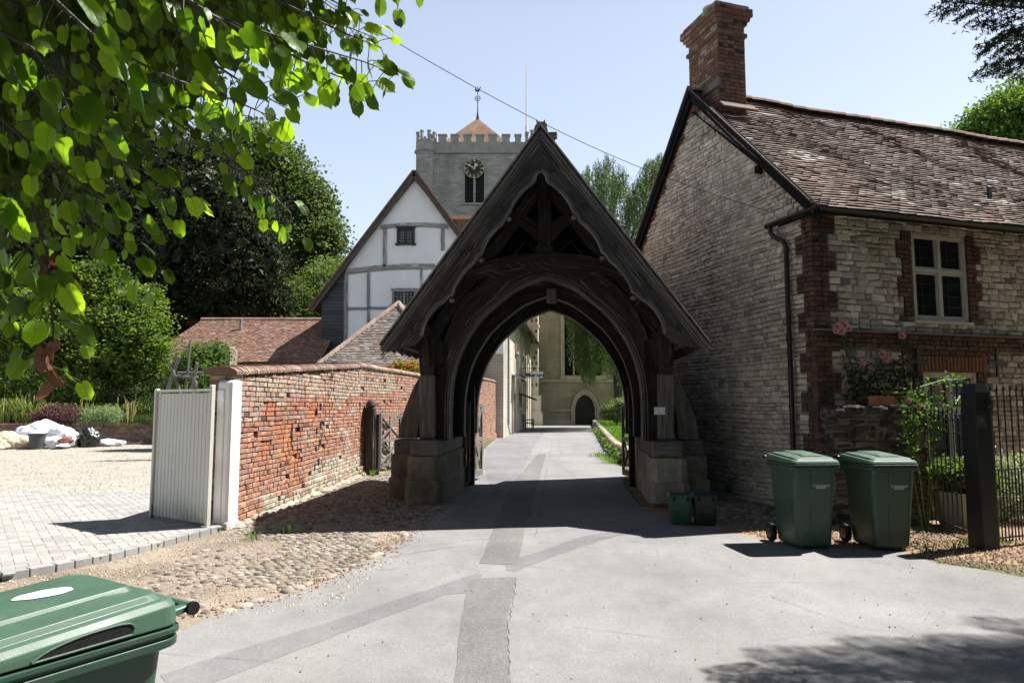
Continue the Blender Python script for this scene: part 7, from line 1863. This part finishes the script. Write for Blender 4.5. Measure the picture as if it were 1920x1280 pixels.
ok &= ~((shy > 3.0) & (np.abs(shx) < .85 * shy)); P = P[ok]; tone = tone[ok]
V, F = quads(P, .13 * NR.uniform(.7, 1.3, len(P)), .8, .25); m = M(); m.np(V, F, palcol([(.03, .06, .014), (.05, .10, .02), (.07, .13, .025)], tone, len(P)))
L2 = [(at(40, 60, 7) - LTO, (1.5, 1.1, 1.3)), (at(-150, 220, 7) - LTO, (1.3, 1.0, 1.5)), (at(190, -20, 7.4) - LTO, (1.5, 1.1, .9)), (at(20, 250, 6.6) - LTO, (.75, .7, .8)), (at(330, -60, 7.6) - LTO, (1.2, 1, .6)), (at(-120, 20, 5.4) - LTO, (1.0, .9, 1.2)), (at(120, 120, 7.4) - LTO, (1.0, .8, .8))]
P, tone, d = lobes_points([(tuple(a), b) for a, b in L2], 42000, clump=.22, per=20); V, F = quads(P, .10 * NR.uniform(.7, 1.3, len(P)), .85, .25); m.np(V, F, palcol([(.018, .038, .01), (.03, .06, .014), (.045, .09, .02)], tone, len(P)))
sun_block = [((6.2, 1.45, 5.0), (.55, .8, .7)), ((5.9, 1.5, 4.6), (.5, .7, .5)), ((5.4, 3.5, 6.1), (1.2, 1.0, .8)), ((4.6, 3.2, 5.6), (1.2, 1, .8)), ((5.7, 2.4, 5.6), (.7, .8, .7)), ((5.3, 1.6, 4.6), (.8, .8, .5)), ((4.6, 1.6, 4.4), (.9, .8, .6)), ((3.8, 2.4, 4.8), (.9, .9, .6))]  # unseen lobes added sunward of the sprays to shade them
P, tone, d = lobes_points(sun_block, 36000, clump=.16, per=16); W4 = P + np.array(LTO); ok = (W4[:, 2] - CAMH) / np.maximum(W4[:, 1], .1) > .70; P = P[ok]; V, F = quads(P, .13 * NR.uniform(.7, 1.3, len(P)), .85, .35); m.np(V, F, palcol([(.03, .06, .014), (.05, .10, .02), (.07, .13, .025)], NR.random(len(P)), len(P)))
sky_block = [((x_ + 6.5, y_ - 1.2, z_), (3.2, 2.4, 3.0)) for x_ in (-12, -8, -4, 0, 4, 8, 12) for (y_, z_) in ((-9, 2.8), (-8, 7.5))] + [((x_ + 6.5, -5.2, 11.0), (3, 3.5, 1.5)) for x_ in (-8, -2, 4)]  # unseen foliage added behind the camera to cut sky light on front faces
P, tone, d = lobes_points(sky_block, 34000, clump=.7, per=20); P = P[P[:, 2] > .1]; V, F = quads(P, .55 * NR.uniform(.7, 1.3, len(P)), .85, .25); m.np(V, F, palcol([(.03, .06, .014), (.05, .10, .02), (.07, .13, .025)], NR.random(len(P)), len(P))); m.build('crown', MAT['leaf'], LT)
tw_.build('twigs', m_simple('twig', (.055, .05, .03), .7), LT)

# ---- dark conifer leaning in from the upper right, throwing the shadow on the tarmac
CT = empty('conifer_tree', 'dark spruce bough reaching in at the upper right corner', 'tree', (11.0, 6.2, 0)); CTO = Vector(CT.location)
m = M(); m.tube([(0, 0, -.1), (0, 0, 6), (0, 0, 12), (0, 0, 15)], [.38, .26, .12, .03], 10); nd = []; br = M()
def frond(p0, p1, w, dens):
    """spruce branch: side twigs thick with needles, drooping tips"""
    d = p1 - p0; L = d.length; dn = d.normalized(); sdv = dn.cross(UZ).normalized(); br.tube([p0, p0.lerp(p1, .5) + UZ * .05 * L, p1], [.02 * L / 2 + .006, .01, .003], 5)
    k = 0.0
    while k < 1:
        q = p0.lerp(p1, k) + UZ * (.05 * L * 4 * k * (1 - k)); ww = w * (1 - k) ** .6 * (.35 + .65 * min(1, k * 3)) + .05
        for sg in (-1, 1):
            tip = q + (sdv * sg * ww + dn * ww * .75 + UZ * (-.22 * ww + rnd.uniform(-.05, .03))); br.tube([q, q.lerp(tip, .5), tip], .004, 3)
            n = int(dens * ww); 
            for _ in range(n):
                t = rnd.random(); nd.append(tuple(q.lerp(tip, t) + Vector((rnd.gauss(0, .012), rnd.gauss(0, .012), rnd.gauss(0, .012) - .012))))
                if rnd.random() < .25 and t > .3:
                    r_ = q.lerp(tip, t) ; e = (dn * rnd.uniform(.3, 1) + sdv * rnd.uniform(-1, 1) - UZ * .5).normalized() * rnd.uniform(.04, .14)
                    for _ in range(5): nd.append(tuple(r_ + e * rnd.random() + Vector((rnd.gauss(0, .006), rnd.gauss(0, .006), rnd.gauss(0, .006)))))
        k += .07 / L if L > 1 else .1
for (a, b, Y0, Y1, w) in (((2080, 60), (1765, 3), 4.6, 4.4, .22), ((2080, 110), (1838, 125), 5.6, 5.5, .25), ((2060, 30), (1850, 80), 4.8, 4.7, .26), ((2100, -60), (1800, -30), 4.6, 4.4, .3), ((2100, 150), (1890, 60), 5.4, 5.3, .26), ((2100, -120), (1840, -90), 4.6, 4.4, .3)):
    frond(at(*a, Y0) - CTO, at(*b, Y1) - CTO, w, 330)
for (sx, sy) in ((1345, 1268), (1350, 1222), (1440, 1235), (1520, 1200), (1610, 1225), (1690, 1195), (1760, 1160), (1560, 1290), (1660, 1270), (1770, 1250), (1850, 1185), (1860, 1260), (1930, 1230)):
    s = gp(sx + 50, sy + 6); z = rnd.uniform(6.6, 8.0); tip = Vector((s.x + .62 * z, s.y + .27 * z, z)) - CTO; root = Vector((0, 0, z + rnd.uniform(-.3, .8))).lerp(tip, .35)
    frond(root, tip, .42, 230)
m.build('trunk', MAT['bark'], CT); br.build('branches', MAT['bark'], CT)
Lc = [((0, -.5, 4.5), (2.6, 3.6, 2.2)), ((1.5, 0, 8), (2.8, 3, 2.5)), ((2, 0, 11.5), (2, 2.2, 2.5)), ((3.5, -2, 5), (3, 3.5, 3.5)), ((5, -7, 5), (3.5, 3.5, 4)), ((7, -3, 8), (3.5, 3.5, 4)), ((4, -9, 9), (3.5, 3.5, 3)), ((9, 1, 6), (3, 3, 4))]  # outer lobes are unseen, added to block sky light from the right
Pc, tc_, dc_ = lobes_points(Lc, 56000, clump=.45, per=20); Wc = Pc + np.array(CTO); gx = Wc[:, 0] - .62 * Wc[:, 2]; gy = Wc[:, 1] - .27 * Wc[:, 2]
okc = ~((gy > 3.0) & (gx < 1.0 * gy)) & (Wc[:, 0] > .82 * Wc[:, 1]) & (Pc[:, 2] > 1.5); Pc = Pc[okc]
P = np.array(nd); V, F = quads(P, .042 * NR.uniform(.6, 1.2, len(P)), .22, 0, .0); m = M(); m.np(V, F, palcol([(.008, .018, .012), (.014, .030, .018), (.025, .045, .028)], NR.random(len(P)), len(P))); V, F = quads(Pc, .34 * NR.uniform(.7, 1.2, len(Pc)), .3); m.np(V, F, palcol([(.008, .018, .012), (.014, .030, .018), (.025, .045, .028)], NR.random(len(Pc)), len(Pc))); m.build('needles', MAT['needle'], CT)
# ================================================================ wheelie bins, caddies, railings, planter
def binmat(name, col, ro=.42):
    n = NT(name); o = n.obj(); f = n.noise(o, 3, 5, .6); f2 = n.noise(n.mapv(o, (14, 14, 1.2)), 2, 4); s = n.n.new("ShaderNodeSeparateXYZ"); n.L(o, s.inputs[0])
    c = n.mix(n.rv(f, .3, .7), tuple(x * .85 for x in col), tuple(x * 1.15 for x in col))
    c = n.mix(n.math('MULTIPLY', n.rv(n.noise(o, 8, 6, .7), .55, .8, 0, .5), n.rv(s.outputs[2], .0, .45, 1, .25)), c, (.13, .12, .10))
    c = n.mix(n.rv(f2, .62, .8, 0, .25), c, (.20, .22, .19))
    n.bump(n.math('ADD', n.noise(o, 260, 2), n.math('MULTIPLY', n.noise(o, 5, 2), 2.0)), .12, .004)
    return n.fin(c, n.rv(f, .3, .7, ro - .08, ro + .12), .5)
MAT['bin_green'] = binmat('bin_green', (.020, .055, .032))
MAT['bin_lid'] = binmat('bin_lid_green', (.046, .096, .062), .46)
MAT['rubber'] = m_simple('rubber', (.012, .012, .012), .8, .2, 0, .2, 20, .2)
def rr(hx, hy, r, n=5):
    out = []
    for (cx, cy, a0) in ((hx - r, hy - r, 0), (-hx + r, hy - r, 90), (-hx + r, -hy + r, 180), (hx - r, -hy + r, 270)):
        for k in range(n + 1):
            a = R(a0 + 90 * k / n); out.append((cx + r * math.cos(a), cy + r * math.sin(a)))
    return out
def loft(m, secs, cap0=True, cap1=True, col=None, n=5):
    """secs: (z, hx, hy, r, cx, cy) or z may be a function z(x,y)"""
    vs = []; k = 4 * (n + 1)
    for (z, hx, hy, r, cx, cy) in secs:
        for (x, y) in rr(hx, hy, r, n): vs.append((x + cx, y + cy, z(x + cx, y + cy) if callable(z) else z))
    F = []
    for i in range(len(secs) - 1):
        for q in range(k): F.append((i * k + q, i * k + (q + 1) % k, (i + 1) * k + (q + 1) % k, (i + 1) * k + q))
    if cap0: F.append(tuple(range(k))[::-1])
    if cap1: F.append(tuple((len(secs) - 1) * k + q for q in range(k)))
    m.add(vs, F, col)
def wheelie_bin(label, loc, rz, group, text=True):
    """front faces -y, hinge and wheels at +y"""
    B = empty('wheelie_bin', label, 'wheelie bin', loc, rz, group)
    m = M(); fy = lambda z: -.245 - .085 * z; by = lambda z: .235 + .075 * z
    secs = []
    for z in (.02, .05, .30, .60, .90):
        y0, y1 = fy(z), by(z); hx = .205 + .055 * z; i = .012 if z == .02 else 0
        secs.append((z, hx - i, (y1 - y0) / 2 - i, .055, 0, (y0 + y1) / 2))
    loft(m, secs, True, False)
    # ribs and strengthening lines of the moulding
    for x in (-.055, .17): m.beam((x, fy(.05) - .001, .06), (x * 1.12, fy(.9) - .001, .88), .006, .006, up=UX, bev=0)
    m.box((-.258, fy(.88) + .03, .80), (-.246, fy(.88) + .05, .90))
    o = m.build('body', MAT['bin_green'], B); bevel(o, .004, 2, 40)
    m = M(); y0, y1 = fy(.93) - .03, by(.93) + .03; hy = (y1 - y0) / 2; cy = (y0 + y1) / 2
    loft(m, [(.885, .27, hy - .03, .06, 0, cy), (.895, .288, hy, .06, 0, cy), (.918, .290, hy, .06, 0, cy), (.920, .280, hy - .01, .06, 0, cy), (.930, .280, hy - .01, .06, 0, cy), (.932, .292, hy + .004, .06, 0, cy), (.948, .292, hy + .004, .06, 0, cy), (.948, .262, hy - .03, .05, 0, cy), (.80, .24, hy - .05, .05, 0, cy)], False, False)
    o = m.build('rim', MAT['bin_green'], B); bevel(o, .003, 2, 40)
    m = M(); zt = lambda a: (lambda x, y: a + .028 * (1 - ((y - cy) / hy) ** 2) * (1 - .4 * (x / .29) ** 2) + .022 * (y - cy) / hy)
    loft(m, [(.953, .280, hy - .012, .055, 0, cy), (.957, .286, hy - .004, .055, 0, cy), (zt(.988), .282, hy - .008, .055, 0, cy), (zt(1.005), .268, hy - .02, .05, 0, cy), (zt(1.005), .245, hy - .04, .05, 0, cy), (zt(1.022), .235, hy - .055, .05, 0, cy), (zt(1.024), .12, hy * .5, .04, 0, cy), (zt(1.024), .06, hy * .25, .02, 0, cy), (zt(1.024), .01, .01, .004, 0, cy)], True, True)
    # raised centre panel and side hand recess
    loft(m, [(zt(1.022), .135, hy * .70, .03, .02, cy + .02), (zt(1.036), .125, hy * .68, .03, .02, cy + .02), (zt(1.036), .09, hy * .5, .02, .02, cy + .02), (zt(1.036), .05, hy * .25, .01, .02, cy + .02), (zt(1.036), .01, .01, .004, .02, cy + .02)], False, True)
    lid = m.build('lid', MAT['bin_lid'], B); bevel(lid, .004, 2, 30)
    m = M()
    m = M(); m.tube([(-.26, y1 + .035, .985), (.26, y1 + .035, .985)], .016, 10)
    for x in (-.24, -.09, .09, .24): m.beam((x, y1 - .05, .975), (x, y1 + .035, .985), .035, .022, bev=.004)
    m.build('hinge_handle', MAT['bin_lid'], B)
    for sx in (-1, 1): m = M(); m.tube([(sx * .262, y1 + .035, .985), (sx * .276, y1 + .035, .985)], .021, 12); m.build('hinge_cap', MAT['rubber'], B)
    for sx in (-1, 1):
        m = M(); m.tube([(sx * .225, .285, .105), (sx * .275, .285, .105)], .105, 22); w = m.build('wheel', MAT['rubber'], B); bevel(w, .01, 2, 40)
        m = M(); m.tube([(sx * .276, .285, .10), (sx * .281, .285, .10)], .058, 16); m.tube([(sx * .281, .285, .10), (sx * .287, .285, .10)], .02, 10); m.build('hub', MAT['black_metal'], w)
    m = M(); m.tube([(-.23, .285, .10), (.23, .285, .10)], .012, 8); m.build('axle', MAT['black_metal'], B)
    if text:
        wm = m_simple('print_white', (.6, .65, .62), .6, .3, 0, .02, 5, 0)
        yy = fy(.66) - .0025; rx_ = R(90) - math.atan(.085) * -1
        T = M(); P = [(-.012 + .014 * math.cos(t * math.pi / 8), yy - .0005, .715 + .014 * math.sin(t * math.pi / 8)) for t in range(15)]; T.tube(P, .0032, 5); lg_ = T.build('printed_lettering', wm, B)
        for s, z, sz in (('waste and recycling', .713, .020), ('South Oxfordshire', .697, .0165), ('District Council', .682, .0165)): text_obj('lettering', s, sz, wm, lg_, (.004, fy(z) - .003, z), (R(90) + math.atan(.085), 0, 0), .0008, 'LEFT', .0004)
    return B
b1 = wheelie_bin('tall green wheelie bin in front of the house downpipe, left of its twin', (3.37, 8.18, .006), R(6), 'green wheelie bins by the house')
b2 = wheelie_bin('tall green wheelie bin beside the black iron railings, right of its twin', (4.22, 8.12, .006), R(4), 'green wheelie bins by the house')
# near bin: hinge corner at the right; only its top half is in the picture
near = wheelie_bin('large green wheelie bin cut by the bottom left corner, lid seen close up', (0, 0, 0), 0, None, False)
ang = R(-32)
near.rotation_euler = (0, 0, ang)
# the back right-hand corner of the lid sits where the photo shows it
cn = Vector((math.cos(ang) * .286 - math.sin(ang) * .372, math.sin(ang) * .286 + math.cos(ang) * .372, 0)); tgt = gp(368, 1156, .96)
near.location = (tgt.x - cn.x, tgt.y - cn.y, .0)
nl = [c for c in near.children if c.name.startswith('lid')][0]
top_ = smooth([Vector((-.15, -.010, 0)), Vector((-.11, .008, 0)), Vector((-.04, .022, 0)), Vector((.05, .027, 0)), Vector((.10, .023, 0)), Vector((.115, .008, 0)), Vector((.11, -.010, 0))], 5)
ho = Vector((.2862, .06, .972)); m = M(); m.band([(p.x, p.y) for p in top_], [(p.x * .98, -.012) for p in top_], ho, UY, UZ, UX, -.004, .0012)
for k in range(9): m.obox(ho + UX * .0014 + UY * (-.10 + k * .022) + UZ * .002, (.001, .003, .018), Matrix.Rotation(R(-25), 3, 'X'), (.2, .2, .2))
hh = m.build('hand_hole', MAT['rubber'], nl); m = M(); m.tube([ho + UY * p.x + UZ * p.y + UX * .001 for p in top_] + [ho + UY * (-.15) + UZ * (-.012)], .0035, 6); m.build('hole_rim', MAT['bin_lid'], hh)
ztn = lambda x, y: 1.036 + .028 * (1 - ((y + .0095) / .3445) ** 2) * (1 - .4 * (x / .29) ** 2) + .022 * (y + .0095) / .3445 + .0016
m = M(); P = [(.03, .05, ztn(.03, .05))]; F = []
for r_ in (.35, .7, 1.0):
    for k in range(20):
        t = k * math.pi / 10; rr_ = r_ * (1 + .06 * math.sin(3 * t + 1) + .04 * math.sin(7 * t)); x = .03 + .042 * rr_ * math.cos(t) + .012 * rr_ * math.sin(t); y = .05 + .075 * rr_ * math.sin(t); P.append((x, y, ztn(x, y)))
F = [(0, 1 + k, 1 + (k + 1) % 20) for k in range(20)] + [(1 + a * 20 + k, 21 + a * 20 + k, 21 + a * 20 + (k + 1) % 20, 1 + a * 20 + (k + 1) % 20) for a in (0, 1) for k in range(20)]
m.add(P, F); m.build('white_patch', m_simple('white_patch', (.72, .73, .75), .7, .2, 0, .03, 10, 0), nl)

# food caddies
def caddy(label, px, py, w, h, d, col, handle):
    p = gp(px, py); C = empty('food_caddy', label, 'caddy', (p.x, p.y + d / 2, .006), R(-6), 'food caddies by the plinth')
    mt = binmat('caddy_' + handle, col, .45); m = M(); loft(m, [(.0, w * .40, d * .40, .03, 0, 0), (.02, w * .42, d * .42, .03, 0, 0), (h * .30, w * .44, d * .44, .03, 0, 0), (h * .31, w * .455, d * .455, .03, 0, 0), (h * .86, w * .49, d * .49, .03, 0, 0)], True, True)
    m.obox((0, -d * .475, h * .60), (w * .70, .008, h * .40), Matrix.Rotation(R(-4), 3, 'X'), bev=.004); o = m.build('body', mt, C); bevel(o, .004, 2, 40)
    m = M(); loft(m, [(h * .86, w * .52, d * .52, .035, 0, 0), (h * .94, w * .53, d * .53, .035, 0, 0), (h * .99, w * .48, d * .48, .03, 0, 0), (h, w * .40, d * .38, .03, 0, 0)], True, True); l = m.build('lid', mt, C); bevel(l, .004, 2, 30)
    m = M()
    for x in (-.30, .30): m.obox((w * x, -d * .525, h * .84), (.03, .02, .06), bev=.004)
    m.build('clip', MAT['rubber'], C)
    m = M(); zz = h * (.30 if handle == 'down' else .95); m.tube([(-w * .54, 0, h * .86), (-w * .56, -d * .5, (zz + h * .86) / 2), (-w * .50, -d * .62, zz), (w * .50, -d * .62, zz), (w * .56, -d * .5, (zz + h * .86) / 2), (w * .54, 0, h * .86)], .007, 7); m.build('handle', mt, C)
    return C
caddy('small mid green food caddy standing against the right stone plinth', 1280, 985, .30, .41, .27, (.010, .075, .045), 'up')
caddy('small dark blackish green food caddy with its handle folded down', 1327, 986, .31, .41, .27, (.006, .022, .020), 'down')

# railings
FP = empty('railing_post', 'thick square black timber post with a small square plaque between gate and railings', 'post', (5.34, 8.02, 0), R(8))
m = M(); loft(m, [(0, .105, .115, .012, 0, 0), (1.76, .10, .11, .012, 0, 0), (1.86, .075, .085, .010, 0, 0)], True, True, n=2); m.build('post', m_simple('black_timber', (.009, .009, .011), .55, .35, 0, .2, 6, .25), FP)
m = M(); m.box((-.10, -.124, 1.36), (.01, -.116, 1.50)); pq = m.build('plaque', m_simple('plaque', (.035, .036, .042), .5, .4), FP)
m = M(); m.prism([(-.02, 0), (0, .035), (.02, 0), (0, -.03)], (-.045, -.1265, 1.43), UX, UZ, UY, 0, .003); m.build('emblem', m_simple('emblem_brass', (.10, .07, .05), .5, .4), pq)
m = M(); m.tube([(.06, -.12, 1.60), (.06, -.15, 1.62), (.08, -.15, 1.66)], .010, 6); m.box((.03, -.13, 1.56), (.095, -.113, 1.66)); m.build('latch', MAT['black_metal'], FP)
def railing(name, label, p0, p1, h, rails, nb, dog, group=None):
    d = p1 - p0; L = d.length; T = empty(name, label, 'railings', p0, math.atan2(d.y, d.x), group)
    for z in rails: m = M(); m.box((0, -.014, z - .006), (L, .014, z + .006)); m.build('rail', MAT['black_metal'], T)
    src = None; sdog = None
    for k in range(nb):
        x = (k + .5) * L / nb
        if src is None:
            m = M(); m.tube([(0, 0, .02), (0, 0, h - .13)], .0085, 8); m.lathe([(.008, 0), (.019, .012), (.008, .024), (.008, .034), (.017, .044), (.008, .054), (.014, .075), (.004, .13)], (0, 0, h - .13), 10); src = m.build('bar', MAT['black_metal'], T); b = src
        else: b = src.copy(); COL.objects.link(b); b.parent = T
        b.location = (x, 0, 0)
        if dog:
            if sdog is None: m = M(); m.tube([(0, 0, .02), (0, 0, dog)], .0075, 8); sdog = m.build('dog_bar', MAT['black_metal'], T); b = sdog
            else: b = sdog.copy(); COL.objects.link(b); b.parent = T
            b.location = (x + L / nb * .5, 0, 0)
    return T
railing('garden_gate', 'black iron garden gate of spiked bars between the dark stub wall and the black post', Vector((5.62, 9.50, .03)), Vector((5.44, 8.20, .03)), 1.55, (.08, 1.24, 1.40), 11, 0)
q0 = Vector((5.52, 8.08, .03)); qd = (Vector((6.9, 8.62, .03)) - q0).normalized()
railing('iron_railings', 'tall black spiked iron railings running right from the black post', q0, q0 + qd * 3.2, 1.82, (.07, .84, 1.68), 28, .84)
# planter with a clipped shrub
pc = gp(1765, 992); PL_ = empty('stone_planter', 'square tapered cream stone planter behind the railings', 'planter', (pc.x + .42, pc.y + .20, 0), R(12))
m = M(); loft(m, [(0, .19, .19, .01, 0, 0), (.03, .20, .20, .01, 0, 0), (.40, .265, .265, .01, 0, 0), (.41, .285, .285, .01, 0, 0), (.47, .285, .285, .01, 0, 0), (.47, .24, .24, .01, 0, 0), (.42, .23, .23, .01, 0, 0)], True, True, n=1)
for k in range(3): m.obox((-.13 + .13 * k, -.245, .24), (.018, .02, .30), Matrix.Rotation(R(-9), 3, 'X'), bev=.004)
m.build('pot', m_simple('planter_stone', (.34, .33, .24), .85, .2, 0, .2, 5, .4), PL_)
m = M(); m.obox((0, 0, .425), (.44, .44, .02)); m.build('soil', MAT['dirt'], PL_)
x_, y_ = PL_.location.x, PL_.location.y
tree('planter_shrub', 'glossy green shrub with sunlit yellow green leaves growing in the stone planter', 'shrub', (x_, y_, .43), [((x_, y_, .66), (.33, .33, .20)), ((x_ - .16, y_ - .05, .70), (.24, .24, .17)), ((x_ + .18, y_, .62), (.24, .26, .20)), ((x_ + .30, y_, .52), (.16, .2, .16))], 5200, .062, [(.03, .06, .012), (.09, .15, .025), (.20, .27, .06)], clump=.06, per=10, asp=.55, up=.3, trunk_r=.03, limbs=4)
